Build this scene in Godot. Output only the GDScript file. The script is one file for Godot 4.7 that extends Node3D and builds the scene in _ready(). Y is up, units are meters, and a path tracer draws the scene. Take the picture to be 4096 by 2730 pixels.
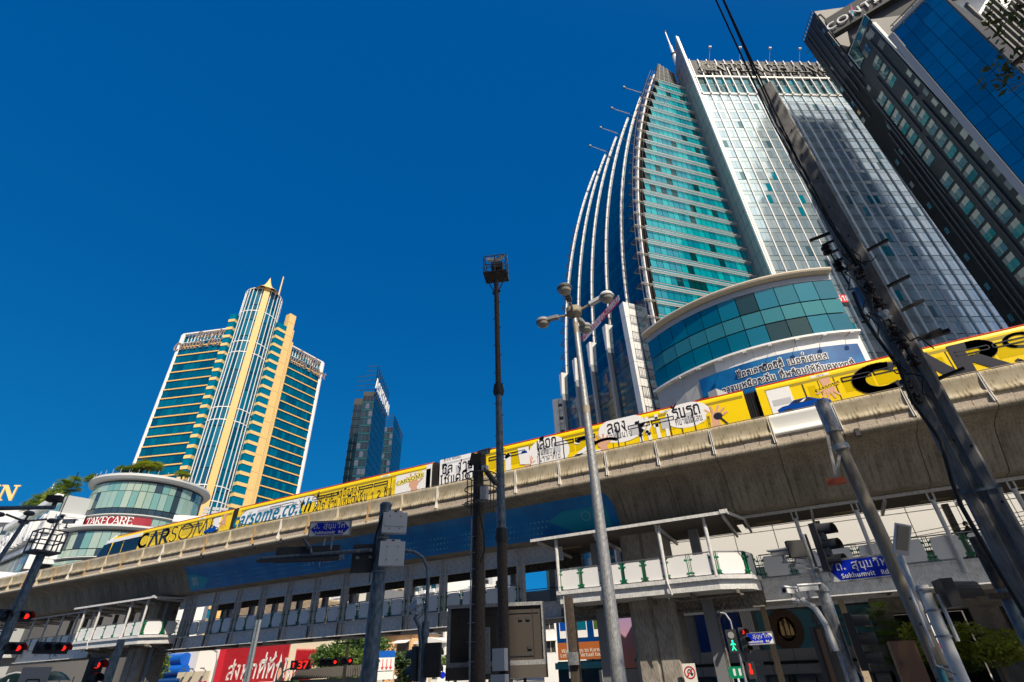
extends Node3D
# One elevated-railway crossing in a tropical city: x runs along the rail line, -z across the street, y up, metres.
const EYE := Vector3(0, 1.6, 0)
const SUN := Vector3(0.68, 1.0, 0.6)
var M := {}
var rng := RandomNumberGenerator.new()
var noises := {}

# ---------------------------------------------------------------- mesh collector
class Sh:
	var v := PackedVector3Array()
	var n := PackedVector3Array()
	func tri(a: Vector3, b: Vector3, c: Vector3) -> void:
		var k := (c - a).cross(b - a).normalized()
		v.append(a); v.append(b); v.append(c)
		n.append(k); n.append(k); n.append(k)
	func quad(a: Vector3, b: Vector3, c: Vector3, d: Vector3) -> void:
		tri(a, b, c); tri(a, c, d)
	func quad_n(a: Vector3, b: Vector3, c: Vector3, d: Vector3, na: Vector3, nb: Vector3, nc: Vector3, nd: Vector3) -> void:
		v.append(a); v.append(b); v.append(c); v.append(a); v.append(c); v.append(d)
		n.append(na); n.append(nb); n.append(nc); n.append(na); n.append(nc); n.append(nd)
	func xbox(t: Transform3D) -> void:   # unit box under a transform
		var p := []
		for i in 8:
			p.append(t * Vector3((i & 1) - 0.5, ((i >> 1) & 1) - 0.5, ((i >> 2) & 1) - 0.5))
		quad(p[4], p[6], p[7], p[5]); quad(p[1], p[3], p[2], p[0]); quad(p[0], p[2], p[6], p[4])
		quad(p[5], p[7], p[3], p[1]); quad(p[6], p[2], p[3], p[7]); quad(p[0], p[4], p[5], p[1])
	func box(c: Vector3, s: Vector3, b := Basis()) -> void:
		xbox(Transform3D(b * Basis.from_scale(s), c))
	func span(a: Vector3, b: Vector3) -> void:   # box between two corners
		box((a + b) * 0.5, (b - a).abs())
	func bar(a: Vector3, b: Vector3, w: float, h: float, up := Vector3.UP) -> void:   # square bar from a to b: w sideways, h along up
		var y := (b - a)
		var x := y.cross(up).normalized()
		if x.length() < 0.5:
			x = y.cross(Vector3.RIGHT).normalized()
		var z := x.cross(y.normalized())
		xbox(Transform3D(Basis(x * w, y, z * h), (a + b) * 0.5))
	func cyl(a: Vector3, b: Vector3, r0: float, r1 := -1.0, k := 10, caps := true) -> void:
		if r1 < 0.0: r1 = r0
		var y := (b - a).normalized()
		var x := y.cross(Vector3.UP if absf(y.y) < 0.95 else Vector3.RIGHT).normalized()
		var z := x.cross(y)
		for i in k:
			var t0 := TAU * i / k
			var t1 := TAU * (i + 1) / k
			var d0 := x * cos(t0) + z * sin(t0)
			var d1 := x * cos(t1) + z * sin(t1)
			quad_n(a + d1 * r0, b + d1 * r1, b + d0 * r1, a + d0 * r0, d1, d1, d0, d0)
			if caps:
				tri(b, b + d1 * r1, b + d0 * r1)
				tri(a, a + d0 * r0, a + d1 * r0)
	func path(pts: Array, r: float, k := 8) -> void:   # round bar along points
		for i in pts.size() - 1:
			cyl(pts[i], pts[i + 1], r, r, k, true)
	func lathe(o: Vector3, prof: Array, k := 14, axis := Vector3.UP) -> void:   # (radius, height) pairs about an axis
		var x := axis.cross(Vector3.FORWARD if absf(axis.z) < 0.9 else Vector3.RIGHT).normalized()
		var z := x.cross(axis)
		for j in prof.size() - 1:
			var p: Vector2 = prof[j]
			var q: Vector2 = prof[j + 1]
			var s := (q - p)
			var nr := Vector2(s.y, -s.x).normalized()
			for i in k:
				var t0 := TAU * i / k
				var t1 := TAU * (i + 1) / k
				var d0 := x * cos(t0) + z * sin(t0)
				var d1 := x * cos(t1) + z * sin(t1)
				var n0 := (d0 * nr.x + axis * nr.y).normalized()
				var n1 := (d1 * nr.x + axis * nr.y).normalized()
				quad_n(o + d1 * p.x + axis * p.y, o + d1 * q.x + axis * q.y, o + d0 * q.x + axis * q.y, o + d0 * p.x + axis * p.y, n1, n1, n0, n0)
	func prism(poly: PackedVector2Array, t: Transform3D, z0: float, z1: float) -> void:   # outline in t's xy plane, from z0 to z1
		var p := poly
		if not Geometry2D.is_polygon_clockwise(p):
			p = poly.duplicate(); p.reverse()
		var idx := Geometry2D.triangulate_polygon(p)
		for i in range(0, idx.size(), 3):
			var a := p[idx[i]]; var b := p[idx[i + 1]]; var c := p[idx[i + 2]]
			if (b - a).cross(c - a) > 0.0:
				var s := b; b = c; c = s
			tri(t * Vector3(a.x, a.y, z1), t * Vector3(b.x, b.y, z1), t * Vector3(c.x, c.y, z1))
			if z0 != z1: tri(t * Vector3(a.x, a.y, z0), t * Vector3(c.x, c.y, z0), t * Vector3(b.x, b.y, z0))
		if z0 == z1: return
		for i in p.size():
			var a := p[i]; var b := p[(i + 1) % p.size()]
			quad(t * Vector3(a.x, a.y, z0), t * Vector3(b.x, b.y, z0), t * Vector3(b.x, b.y, z1), t * Vector3(a.x, a.y, z1))
	func mesh() -> ArrayMesh:
		var m := ArrayMesh.new()
		if v.is_empty(): return m
		var a := []
		a.resize(Mesh.ARRAY_MAX)
		a[Mesh.ARRAY_VERTEX] = v
		a[Mesh.ARRAY_NORMAL] = n
		m.add_surface_from_arrays(Mesh.PRIMITIVE_TRIANGLES, a)
		return m

# ---------------------------------------------------------------- scene tree
func obj(called: String, s, m: Material, parent: Node = self) -> MeshInstance3D:
	var o := MeshInstance3D.new()
	o.name = called
	o.mesh = s.mesh() if s is Sh else s
	o.material_override = m
	parent.add_child(o, true)
	return o

func tag(o: Node, label := "", category := "", group := "", kind := "") -> Node:
	if label: o.set_meta("label", label)
	if category: o.set_meta("category", category)
	if group: o.set_meta("group", group)
	if kind: o.set_meta("kind", kind)
	return o

func thing(called: String, label: String, category: String, t := Transform3D(), group := "") -> Node3D:
	var o := Node3D.new()
	o.name = called
	o.transform = t
	add_child(o, true)
	tag(o, label, category, group)
	return o

func struct(called: String, s, m: Material) -> MeshInstance3D:
	var o := obj(called, s, m)
	o.set_meta("kind", "structure")
	return o

func dup(o: Node3D, t: Transform3D, label := "") -> Node3D:
	var c: Node3D = o.duplicate()
	c.name = String(o.name).rstrip("0123456789")
	add_child(c, true)
	c.transform = t
	if label: c.set_meta("label", label)
	return c

func fr(x: float, z: float, az: float, y := 0.0) -> Transform3D:   # local x along a heading (degrees right of -z), local z outwards
	var a := deg_to_rad(az)
	return Transform3D(Basis(Vector3(sin(a), 0, -cos(a)), Vector3.UP, Vector3(cos(a), 0, sin(a))), Vector3(x, y, z))

func at(x: float, y: float, z: float, turn := 0.0) -> Transform3D:
	return Transform3D(Basis(Vector3.UP, deg_to_rad(turn)), Vector3(x, y, z))

var unit_box: ArrayMesh
func pieces(called: String, list: Array, parent: Node3D, most := 300) -> void:   # list of [Transform3D of a unit box, material, (mesh)]; the nearest ones are parts, the rest one part
	var t := parent.transform
	var par := parent.get_parent()
	while par is Node3D and par != self:
		t = par.transform * t
		par = par.get_parent()
	for e in list:
		var w: Transform3D = t * (e[0] as Transform3D)
		e.append(w.origin.distance_to(EYE) / maxf(0.05, pow(absf(w.basis.determinant()), 0.333)))
	list.sort_custom(func(a, b): return a[-1] < b[-1])
	var rest := {}
	for i in list.size():
		var e: Array = list[i]
		if i < most:
			var o := MeshInstance3D.new()
			o.name = called
			o.mesh = unit_box
			o.material_override = e[1]
			o.transform = e[0]
			parent.add_child(o, true)
		else:
			if not rest.has(e[1]): rest[e[1]] = Sh.new()
			(rest[e[1]] as Sh).xbox(e[0])
	if rest.is_empty(): return
	var am := ArrayMesh.new()
	for m in rest:
		var s: Sh = rest[m]
		var a := []
		a.resize(Mesh.ARRAY_MAX)
		a[Mesh.ARRAY_VERTEX] = s.v
		a[Mesh.ARRAY_NORMAL] = s.n
		am.add_surface_from_arrays(Mesh.PRIMITIVE_TRIANGLES, a)
		am.surface_set_material(am.get_surface_count() - 1, m)
	var o := MeshInstance3D.new()
	o.name = "far_" + called
	o.mesh = am
	parent.add_child(o, true)
	o.set_meta("kind", "stuff")

func bx(c: Vector3, s: Vector3, b := Basis()) -> Transform3D:
	return Transform3D(b * Basis.from_scale(s), c)

# ---------------------------------------------------------------- materials (linear base colours)
func mat(key: String, r: float, g: float, b: float, rough := 0.7, metal := 0.0, spec := 0.5) -> StandardMaterial3D:
	var m := StandardMaterial3D.new()
	m.resource_name = key
	m.albedo_color = Color(r, g, b).linear_to_srgb()
	m.roughness = rough
	m.metallic = metal
	m.metallic_specular = spec
	M[key] = m
	return m

func noise(k: int, freq: float, oct := 4, lo := 0.3, hi := 0.7, c0 := Color.BLACK, c1 := Color.WHITE) -> NoiseTexture2D:
	var t := NoiseTexture2D.new()
	t.width = 512; t.height = 512; t.seamless = true
	var f := FastNoiseLite.new()
	f.seed = k; f.frequency = freq; f.fractal_octaves = oct
	t.noise = f
	var g := Gradient.new()
	g.offsets = PackedFloat32Array([lo, hi])
	g.colors = PackedColorArray([c0, c1])
	t.color_ramp = g
	return t

func weather(m: StandardMaterial3D, k: int, freq: float, c0: Color, c1: Color, scale: Vector3, lo := 0.3, hi := 0.7, bump := 0.0) -> StandardMaterial3D:
	m.albedo_texture = noise(k, freq, 5, lo, hi, c0.linear_to_srgb(), c1.linear_to_srgb())
	m.albedo_color = Color.WHITE
	m.uv1_triplanar = true
	m.uv1_world_triplanar = true
	m.uv1_scale = scale
	if bump > 0.0:
		m.heightmap_enabled = true
		m.heightmap_texture = noise(k + 50, freq * 2.0, 5)
		m.heightmap_scale = bump
	return m

func streak(m: StandardMaterial3D, k: int, freq: float, c: Color, scale: Vector3, lo := 0.45, hi := 0.8) -> void:   # dark runs over the base
	m.detail_enabled = true
	m.detail_blend_mode = BaseMaterial3D.BLEND_MODE_MUL
	m.detail_uv_layer = BaseMaterial3D.DETAIL_UV_2
	m.uv2_triplanar = true
	m.uv2_world_triplanar = true
	m.uv2_scale = scale
	m.detail_albedo = noise(k, freq, 4, lo, hi, Color.WHITE, c.linear_to_srgb())

# ---------------------------------------------------------------- lettering
const THAI := {
	"ก": [6.5, "00 04 15 06 17 47 56 50"], "ข": [6, "15 26 17 06 14 10 50 57"], "ค": [6.5, "00 05 17 47 56 50/13 33 22 00"],
	"ง": [5, "17 37 30 04"], "จ": [6.5, "06 17 47 56 51 40 20 24 04"], "ช": [6.5, "15 26 17 06 14 10 50 54 45 68"], "ซ": [6.5, "05 17 26 37 14 10 50 54 45 68"],
	"ด": [6.5, "33 22 20 00 05 17 47 56 50"], "ต": [6.5, "33 22 20 00 05 17 26 37 47 56 50"], "ถ": [6.5, "20 00 04 15 06 17 47 56 50"],
	"ท": [7, "07 17 10/12 46 57 66 60"], "ณ": [8, "07 17 10 30 34 57 66 60 80"], "น": [7, "07 17 10/10 42 57/42 40 60"], "บ": [6.5, "07 17 10 50 57"], "ป": [6.5, "07 17 10 50 59"],
	"พ": [8, "07 17 20 45 60 77"], "ม": [7, "07 17 11 00 10 50 57"], "ย": [6.5, "27 07 05 25 14 10 50 57"], "ร": [5.5, "57 17 06 15 45 54 50 40"],
	"ล": [6.5, "06 17 47 56 50/54 13 02 00 20"], "ว": [5.5, "06 17 37 46 40 30"], "ส": [6.5, "06 17 47 56 50/54 13 02 00 20/46 68"], "ห": [7, "07 17 10/12 46 67/46 50 60"],
	"อ": [6.5, "04 06 17 47 56 51 40 10 01 13"], "า": [5, "06 17 37 46 40"], "เ": [3, "17 10 20"], "แ": [5.5, "17 10 20/47 40 50"], "โ": [4, "49 19 08 17 10 20"],
	"ใ": [3.5, "10 18 09 29/10 20"], "ไ": [3.5, "20 10 18 09 29"], "ะ": [4, "05 15 37/01 11 33"], "-": [4, "04 34"], ".": [2.5, "00 10 11 01 00"], "1": [5, "05 37 30"], "2": [6, "06 17 47 56 54 00 50"],
	" ": [4, ""]}
const MARKS := {"ิ": "50 41 11 00 50", "ี": "50 41 11 00 50 52", "ึ": "50 41 11 00 50 52", "ื": "50 41 11 00 50 52/30 32", "ั": "02 01 20 53", "่": "43 45", "้": "24 34 33 55", "๊": "23 25 34 45 43", "็": "11 12 32 43 55", "์": "34 44 45 56"}
const LOWS := {"ุ": "40 42/42 32", "ู": "40 42 22 21"}

func pairs(s: String) -> Array:
	var out := []
	for run in s.split("/"):
		var pts := []
		for w in run.split(" ", false):
			pts.append(Vector2(w.unicode_at(0) - 48, w.unicode_at(1) - 48))
		if pts.size() > 1: out.append(pts)
	return out

func stroke(s: Sh, pts: Array, w: float, t: Transform3D, z: float) -> void:
	for i in pts.size() - 1:
		var a: Vector2 = pts[i]
		var b: Vector2 = pts[i + 1]
		var d := (b - a).normalized() * w * 0.5
		var p := Vector2(-d.y, d.x)
		var e := d * 0.75
		a -= e; b += e
		s.quad(t * Vector3(a.x + p.x, a.y + p.y, z), t * Vector3(b.x + p.x, b.y + p.y, z), t * Vector3(b.x - p.x, b.y - p.y, z), t * Vector3(a.x - p.x, a.y - p.y, z))

func thai_w(text: String) -> float:
	var x := 0.0
	for ch in text:
		if THAI.has(ch): x += THAI[ch][0] + 1.6
	return x

func thai(s: Sh, text: String, h: float, w: float, t: Transform3D, slant := 0.0, z := 0.004) -> void:   # body height h, stroke w, starting at t's origin
	var k := h / 7.0
	var x := 0.0
	var last := 6.0
	var stacked := 0.0
	for ch in text:
		var lift := 0.0
		var dx := x
		var code := ""
		if THAI.has(ch):
			code = THAI[ch][1]; last = THAI[ch][0]; stacked = 0.0
			x += THAI[ch][0] + 1.6
		elif MARKS.has(ch):
			code = MARKS[ch]; dx = x - last - 1.6 + maxf(0.0, last - 6.5); lift = 8.2
			if ch in "่้๊" : lift = 5.4 + stacked
			stacked = 2.6
		elif LOWS.has(ch):
			code = LOWS[ch]; dx = x - last - 1.0; lift = -3.0
		for run in pairs(code):
			var pts := []
			for p in run: pts.append(Vector2((p.x + dx + slant * (p.y + lift)) * k, (p.y + lift) * k))
			stroke(s, pts, w, t, z)

func letters(called: String, text: String, h: float, depth: float, m: Material, parent: Node, t: Transform3D, bold := true, serif := false, squeeze := 1.0) -> MeshInstance3D:
	var tm := TextMesh.new()
	var f := SystemFont.new()
	f.font_names = PackedStringArray(["Droid Serif" if serif else "Droid Sans"])
	f.font_weight = 700 if bold else 400
	tm.font = f
	tm.text = text
	tm.font_size = 64
	tm.pixel_size = h / 46.0
	tm.depth = depth
	tm.curve_step = 2.0
	var o := MeshInstance3D.new()
	o.name = called
	o.mesh = tm
	o.material_override = m
	o.transform = t * Transform3D(Basis.from_scale(Vector3(squeeze, 1, 1)), Vector3.ZERO)
	parent.add_child(o, true)
	return o

func _ready() -> void:
	var cam := Camera3D.new()
	cam.name = "camera"
	cam.fov = 67.36
	cam.near = 0.1
	cam.far = 4000.0
	var yaw := deg_to_rad(27.084)
	var pitch := deg_to_rad(32.935)
	cam.transform = Transform3D(Basis(Vector3.UP, yaw) * Basis(Vector3.RIGHT, pitch) * Basis(Vector3.BACK, deg_to_rad(-2.257)), EYE)
	add_child(cam)
	cam.current = true
	var we := WorldEnvironment.new()
	we.name = "world"
	var env := Environment.new()
	env.background_mode = Environment.BG_SKY
	var sky := Sky.new()
	var sm := ProceduralSkyMaterial.new()
	sm.sky_top_color = Color(0.0, 0.08, 0.29).linear_to_srgb()
	sm.sky_horizon_color = Color(0.010, 0.25, 0.60).linear_to_srgb()
	sm.sky_curve = 0.22
	sm.ground_bottom_color = Color(0.10, 0.10, 0.10).linear_to_srgb()
	sm.ground_horizon_color = Color(0.2, 0.22, 0.25).linear_to_srgb()
	sm.sun_angle_max = 70.0
	sm.sun_curve = 0.5
	sky.sky_material = sm
	env.sky = sky
	env.tonemap_mode = Environment.TONE_MAPPER_LINEAR
	env.tonemap_exposure = 1.12
	env.sdfgi_enabled = true
	env.ssao_enabled = true
	env.ssil_enabled = true
	we.environment = env
	add_child(we)
	var sun := DirectionalLight3D.new()
	sun.name = "sun"
	sun.light_energy = 1.6
	sun.light_color = Color(1.0, 0.95, 0.87)
	sun.light_angular_distance = 0.5
	sun.shadow_enabled = true
	add_child(sun)
	sun.look_at_from_position(SUN * 100.0, Vector3.ZERO)
	rng.seed = 7
	var ub := Sh.new()
	ub.box(Vector3.ZERO, Vector3.ONE)
	unit_box = ub.mesh()
	materials()
	ground()
	viaduct()
	train()
	footbridge()
	interchange_tower()
	dark_hotel()
	gold_tower()
	far_towers()
	mall()
	street()
	background()

func materials() -> void:
	var m := mat("parapet_concrete", .36, .31, .22, .9)
	weather(m, 3, .006, Color(.36, .305, .205), Color(.47, .41, .30), Vector3(.22, .3, .22), .25, .75, .15)
	streak(m, 9, .012, Color(.30, .27, .23), Vector3(1.1, .12, 1.1), .56, .86)
	m = mat("parapet_light", .5, .45, .36, .9)
	weather(m, 4, .02, Color(.40, .35, .26), Color(.62, .57, .46), Vector3(.8, .8, .8))
	streak(m, 10, .03, Color(.25, .22, .2), Vector3(2.0, .5, 2.0), .55, .8)
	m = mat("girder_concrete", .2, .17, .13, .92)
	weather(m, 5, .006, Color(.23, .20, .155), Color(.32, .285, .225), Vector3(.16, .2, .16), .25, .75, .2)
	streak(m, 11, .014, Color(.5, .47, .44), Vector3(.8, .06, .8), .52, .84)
	m = mat("pier_concrete", .3, .27, .23, .9)
	weather(m, 6, .006, Color(.27, .245, .21), Color(.35, .32, .28), Vector3(.2, .2, .2), .3, .7, .2)
	streak(m, 12, .025, Color(.5, .47, .44), Vector3(1.6, .12, 1.6), .5, .78)
	m = mat("ledge_tile", .45, .38, .31, .85)
	weather(m, 7, .03, Color(.34, .28, .22), Color(.5, .43, .36), Vector3(.6, .6, .6))
	mat("rib_cream", .62, .53, .38, .8)
	mat("rib_rust", .42, .27, .12, .85)
	mat("rib_pale", .72, .7, .66, .8)
	mat("panel_new", .80, .80, .76, .5)
	mat("rail_bar", .22, .19, .15, .5, .4)
	mat("yellow", .93, .66, .002, .32)
	mat("yellow_soft", .93, .80, .16, .35)
	mat("yellow_window", .70, .50, .003, .15)
	mat("yellow_dark", .36, .27, .01, .5)
	mat("wrap_white", .88, .88, .9, .32)
	mat("wrap_grey", .55, .56, .6, .2)
	mat("wrap_navy", .012, .014, .03, .4)
	mat("gangway", .012, .012, .014, .9)
	mat("stripe_red", .75, .04, .02, .4)
	mat("train_blue", .0, .035, .16, .25)
	mat("train_roof", .5, .5, .52, .6)
	mat("train_glass", .012, .018, .02, .04, .3, .8)
	mat("skin", .72, .40, .27, .5)
	mat("car_blue", .0, .06, .36, .25)
	mat("teal_print", .0, .16, .30, .4)
	mat("banner_blue", .0, .085, .29, .45)
	weather(M.banner_blue, 21, .006, Color(.0, .17, .50), Color(.0, .22, .60), Vector3(.2, .2, .2))
	mat("banner_mid", .0, .34, .50, .45)
	mat("banner_dot", .14, .52, .66, .45)
	mat("banner_pale", .42, .62, .72, .45)
	mat("banner_text", .42, .45, .55, .5)
	m = mat("steel_white", .62, .63, .63, .45)
	weather(m, 22, .01, Color(.58, .59, .59), Color(.68, .68, .68), Vector3(.4, .4, .4))
	streak(m, 23, .03, Color(.62, .56, .48), Vector3(1.4, .2, 1.4), .6, .85)
	m = mat("steel_grey", .40, .40, .41, .5)
	weather(m, 24, .012, Color(.54, .55, .56), Color(.64, .64, .65), Vector3(.4, .4, .4))
	streak(m, 25, .03, Color(.6, .5, .42), Vector3(1.4, .2, 1.4), .6, .85)
	mat("column_grey", .17, .175, .185, .6)
	mat("panel_white", .74, .74, .74, .45)
	mat("rail_green", .0, .16, .07, .45)
	mat("handrail", .42, .44, .47, .25, .85)
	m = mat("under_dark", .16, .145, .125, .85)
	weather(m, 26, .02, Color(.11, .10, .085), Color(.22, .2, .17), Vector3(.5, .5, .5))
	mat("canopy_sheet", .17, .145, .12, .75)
	mat("tube_lamp", .35, .26, .08, .5)
	mat("chrome", .62, .65, .7, .2, .9)
	mat("asphalt", .05, .05, .052, .95)
	weather(M.asphalt, 27, .03, Color(.075, .075, .077), Color(.11, .108, .105), Vector3(.3, .3, .3))
	mat("pavement", .36, .34, .31, .9)
	mat("road_paint", .7, .7, .68, .8)
	mat("black", .012, .012, .013, .6)
	mat("near_black", .03, .03, .032, .6)
	mat("white", .8, .8, .8, .5)
	mat("off_white", .7, .68, .62, .7)
	mat("grey_mid", .3, .3, .31, .6)
	mat("grey_dark", .09, .09, .095, .6)

func ground() -> void:
	var s := Sh.new()
	s.quad(Vector3(-1500, 0, 1500), Vector3(-1500, 0, -1500), Vector3(1500, 0, -1500), Vector3(1500, 0, 1500))
	struct("ground", s, M.pavement)
	s = Sh.new()
	s.quad(Vector3(-600, .004, -16), Vector3(-600, .004, -52), Vector3(200, .004, -52), Vector3(200, .004, -16))
	s.quad(Vector3(-60, .004, -52), Vector3(-60, .004, -260), Vector3(-32, .004, -260), Vector3(-32, .004, -52))
	struct("road", s, M.asphalt)
	s = Sh.new()
	s.span(Vector3(-24, 0, -15.7), Vector3(120, .13, 12)); s.span(Vector3(-28, 0, -54), Vector3(120, .13, -52.2)); s.span(Vector3(-200, 0, -54), Vector3(-64, .13, -52.2))
	struct("pavement", s, M.pavement)
	s = Sh.new()
	for i in 60:
		s.quad(Vector3(-200 + i * 5, .008, -21.1), Vector3(-200 + i * 5, .008, -21.25), Vector3(-197 + i * 5, .008, -21.25), Vector3(-197 + i * 5, .008, -21.1))
		s.quad(Vector3(-200 + i * 5, .008, -44.1), Vector3(-200 + i * 5, .008, -44.25), Vector3(-197 + i * 5, .008, -44.25), Vector3(-197 + i * 5, .008, -44.1))
	struct("road_marking", s, M.road_paint)

const RIB0 := 3.44
const STEP := 3.03

func sweep(s: Sh, prof: Array, x0: float, x1: float, caps := true) -> void:   # (z, y) outline drawn along x
	for i in prof.size() - 1:
		var p: Vector2 = prof[i]
		var q: Vector2 = prof[i + 1]
		s.quad(Vector3(x0, p.y, p.x), Vector3(x0, q.y, q.x), Vector3(x1, q.y, q.x), Vector3(x1, p.y, p.x))
	if caps:
		var pa := PackedVector2Array()
		for p in prof: pa.append(p)
		for x in [x0, x1]:
			var idx := Geometry2D.triangulate_polygon(pa)
			for k in range(0, idx.size(), 3):
				var a := pa[idx[k]]; var b := pa[idx[k + 1]]; var c := pa[idx[k + 2]]
				s.tri(Vector3(x, a.y, a.x), Vector3(x, b.y, b.x), Vector3(x, c.y, c.x))

func smooth_sweep(s: Sh, prof: Array, x0: float, x1: float) -> void:   # same with rounded shading
	var ns := []
	for i in prof.size():
		var d: Vector2 = (prof[mini(i + 1, prof.size() - 1)] - prof[maxi(i - 1, 0)]).normalized()
		ns.append(Vector3(0, -d.x, d.y))
	var f: Vector2 = prof[1] - prof[0]
	for i in prof.size() - 1:
		var p: Vector2 = prof[i]
		var q: Vector2 = prof[i + 1]
		s.quad_n(Vector3(x0, p.y, p.x), Vector3(x0, q.y, q.x), Vector3(x1, q.y, q.x), Vector3(x1, p.y, p.x), ns[i], ns[i + 1], ns[i + 1], ns[i])

func viaduct() -> void:
	var o := thing("railway_viaduct", "long weathered concrete viaduct carrying the yellow train over the street", "viaduct")
	var zf := -28.6
	# a parapet panel: rolled top, hollow face, drip lip; the outline runs upwards so the rounded shading faces the street
	var face := [Vector2(zf - .06, 11.46), Vector2(zf + .06, 11.46), Vector2(zf + .10, 11.52), Vector2(zf + .09, 11.62), Vector2(zf - .01, 11.70), Vector2(zf - .035, 11.85), Vector2(zf - .02, 12.1), Vector2(zf + .04, 12.36), Vector2(zf + .06, 12.46), Vector2(zf + .03, 12.56), Vector2(zf - .08, 12.6), Vector2(zf - .16, 12.58)]
	var pan := Sh.new()
	smooth_sweep(pan, face, .07, STEP - .07)
	pan.quad(Vector3(.07, 11.46, zf - .16), Vector3(.07, 12.58, zf - .16), Vector3(STEP - .07, 12.58, zf - .16), Vector3(STEP - .07, 11.46, zf - .16))
	for x in [.07, STEP - .07]:
		for i in face.size() - 1:
			pan.tri(Vector3(x, 12.0, zf - .16), Vector3(x, face[i].y, face[i].x), Vector3(x, face[i + 1].y, face[i + 1].x))
	var pm := pan.mesh()
	var rib := Sh.new()
	rib.prism(PackedVector2Array([Vector2(-.03, 11.04), Vector2(.03, 11.04), Vector2(.03, 12.52), Vector2(-.03, 12.52)]), Transform3D(), zf - .12, zf - .05)
	for sx in [-.045, .045]:
		rib.prism(PackedVector2Array([Vector2(zf - .1, 11.04), Vector2(zf + .20, 11.04), Vector2(zf + .09, 11.5), Vector2(zf + .07, 12.54), Vector2(zf - .1, 12.54)]), Transform3D(Basis(Vector3(0, 0, 1), Vector3(0, 1, 0), Vector3(-1, 0, 0)), Vector3(sx, 0, 0)), -.014, .014)
	var rm := rib.mesh()
	var tile := Sh.new()
	tile.box(Vector3(0, 11.25, zf - .12), Vector3(.735, .40, .2))
	var tm := tile.mesh()
	var edge := Sh.new()
	smooth_sweep(edge, [Vector2(zf - 1.0, 10.72), Vector2(zf + .06, 10.76), Vector2(zf + .13, 10.8), Vector2(zf + .16, 10.9), Vector2(zf + .13, 11.0), Vector2(zf + .05, 11.045), Vector2(zf - .3, 11.05)], .012, STEP - .012)
	var em := edge.mesh()
	var web := Sh.new()
	var wp := [Vector2(-34.7, 8.62), Vector2(-31.6, 8.62), Vector2(-31.35, 8.68), Vector2(-31.15, 8.95), Vector2(-30.55, 10.0), Vector2(-30.3, 10.33), Vector2(-29.95, 10.55), Vector2(-29.5, 10.66), Vector2(-28.75, 10.73)]
	smooth_sweep(web, wp, .014, STEP - .014)
	var back := []
	for p in wp: back.append(Vector2(-66.2 - p.x, p.y))
	back.reverse()
	smooth_sweep(web, back.slice(0, 8), .014, STEP - .014)
	var wm := web.mesh()
	for k in range(-34, 9):
		var x := RIB0 + STEP * k
		var p := obj("parapet_panel", pm, M.panel_new if k == -1 else M.parapet_concrete, o)
		p.position.x = x
		if k == -1: tag(p, "clean white replacement parapet panel")
		var r := obj("rib", rm, M.rib_pale if (k * 7 + 91) % 5 == 0 or k > -7 else M.rib_cream if k % 2 else M.rib_rust, o)
		r.position.x = x
		for j in 4:
			if k < -22: break
			var t := obj("ledge_tile", tm, M.ledge_tile, o)
			t.position = Vector3(x + STEP * (j + .5) / 4, rng.randf_range(-.006, .006), rng.randf_range(-.01, .01))
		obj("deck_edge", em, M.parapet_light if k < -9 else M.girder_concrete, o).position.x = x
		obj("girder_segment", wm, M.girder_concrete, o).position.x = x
	var s := Sh.new()
	s.span(Vector3(-100, 11.05, -37.4), Vector3(30, 11.3, zf - .2))      # deck slab
	s.span(Vector3(-100, 8.7, -33.6), Vector3(30, 11.0, -32.6))           # core behind the joints
	s.span(Vector3(-100, 11.3, -37.6), Vector3(30, 12.55, -37.4))         # far parapet
	s.span(Vector3(-100, 10.74, -37.5), Vector3(30, 10.99, -29.2))
	s.span(Vector3(-100, 11.1, zf - .3), Vector3(-63, 11.5, zf - .07))
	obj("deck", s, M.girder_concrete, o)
	s = Sh.new()
	for z in [-30.4, -31.84, -34.3, -35.74]: s.span(Vector3(-100, 11.3, z - .04), Vector3(30, 11.46, z + .04))
	obj("track_rail", s, M.rail_bar, o)
	s = Sh.new()
	s.cyl(Vector3(-96, 12.64, zf - .06), Vector3(30, 12.64, zf - .06), .022)
	obj("rail_bar", s, M.rail_bar, o)
	# bundles of hanging roots and a drain or two under the edge
	for i in 5:
		var x: float = [-29.0, -35.4, -38.6, -45.0, 4.0][i]
		s = Sh.new()
		s.span(Vector3(x - .1, 10.62, zf - .02), Vector3(x + .1, 10.98, zf + .2))
		obj("drain_spout", s, M.near_black, o)
	# the blue city banner on the girder flank
	var b := thing("blue_banner", "long deep blue cloth banner with rows of pale diamonds on the viaduct flank", "banner")
	var off := Vector2(.03, .015)
	var bp := []
	for i in range(2, 7): bp.append(wp[i] + off)
	s = Sh.new()
	smooth_sweep(s, bp, -49.5, -9.6)
	# rounded right end
	for i in bp.size() - 1:
		var c0 := .5 * pow(float(i) / 4, 2.0)
		var c1 := .5 * pow(float(i + 1) / 4, 2.0)
		s.quad(Vector3(-9.6, bp[i].y, bp[i].x), Vector3(-9.6, bp[i + 1].y, bp[i + 1].x), Vector3(-9.1 - c1, bp[i + 1].y, bp[i + 1].x), Vector3(-9.1 - c0, bp[i].y, bp[i].x))
	obj("cloth", s, M.banner_blue, b)
	# a flat frame on the sloping flank: its local x runs along the banner, y up the slope
	var base := Vector3(0, 8.95, -31.15)
	var up := (Vector3(0, 10.0, -30.55) - base).normalized()
	var bt := Transform3D(Basis(Vector3.RIGHT, up, Vector3.RIGHT.cross(up)), base + Vector3.RIGHT.cross(up) * .045)
	s = Sh.new()
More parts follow.
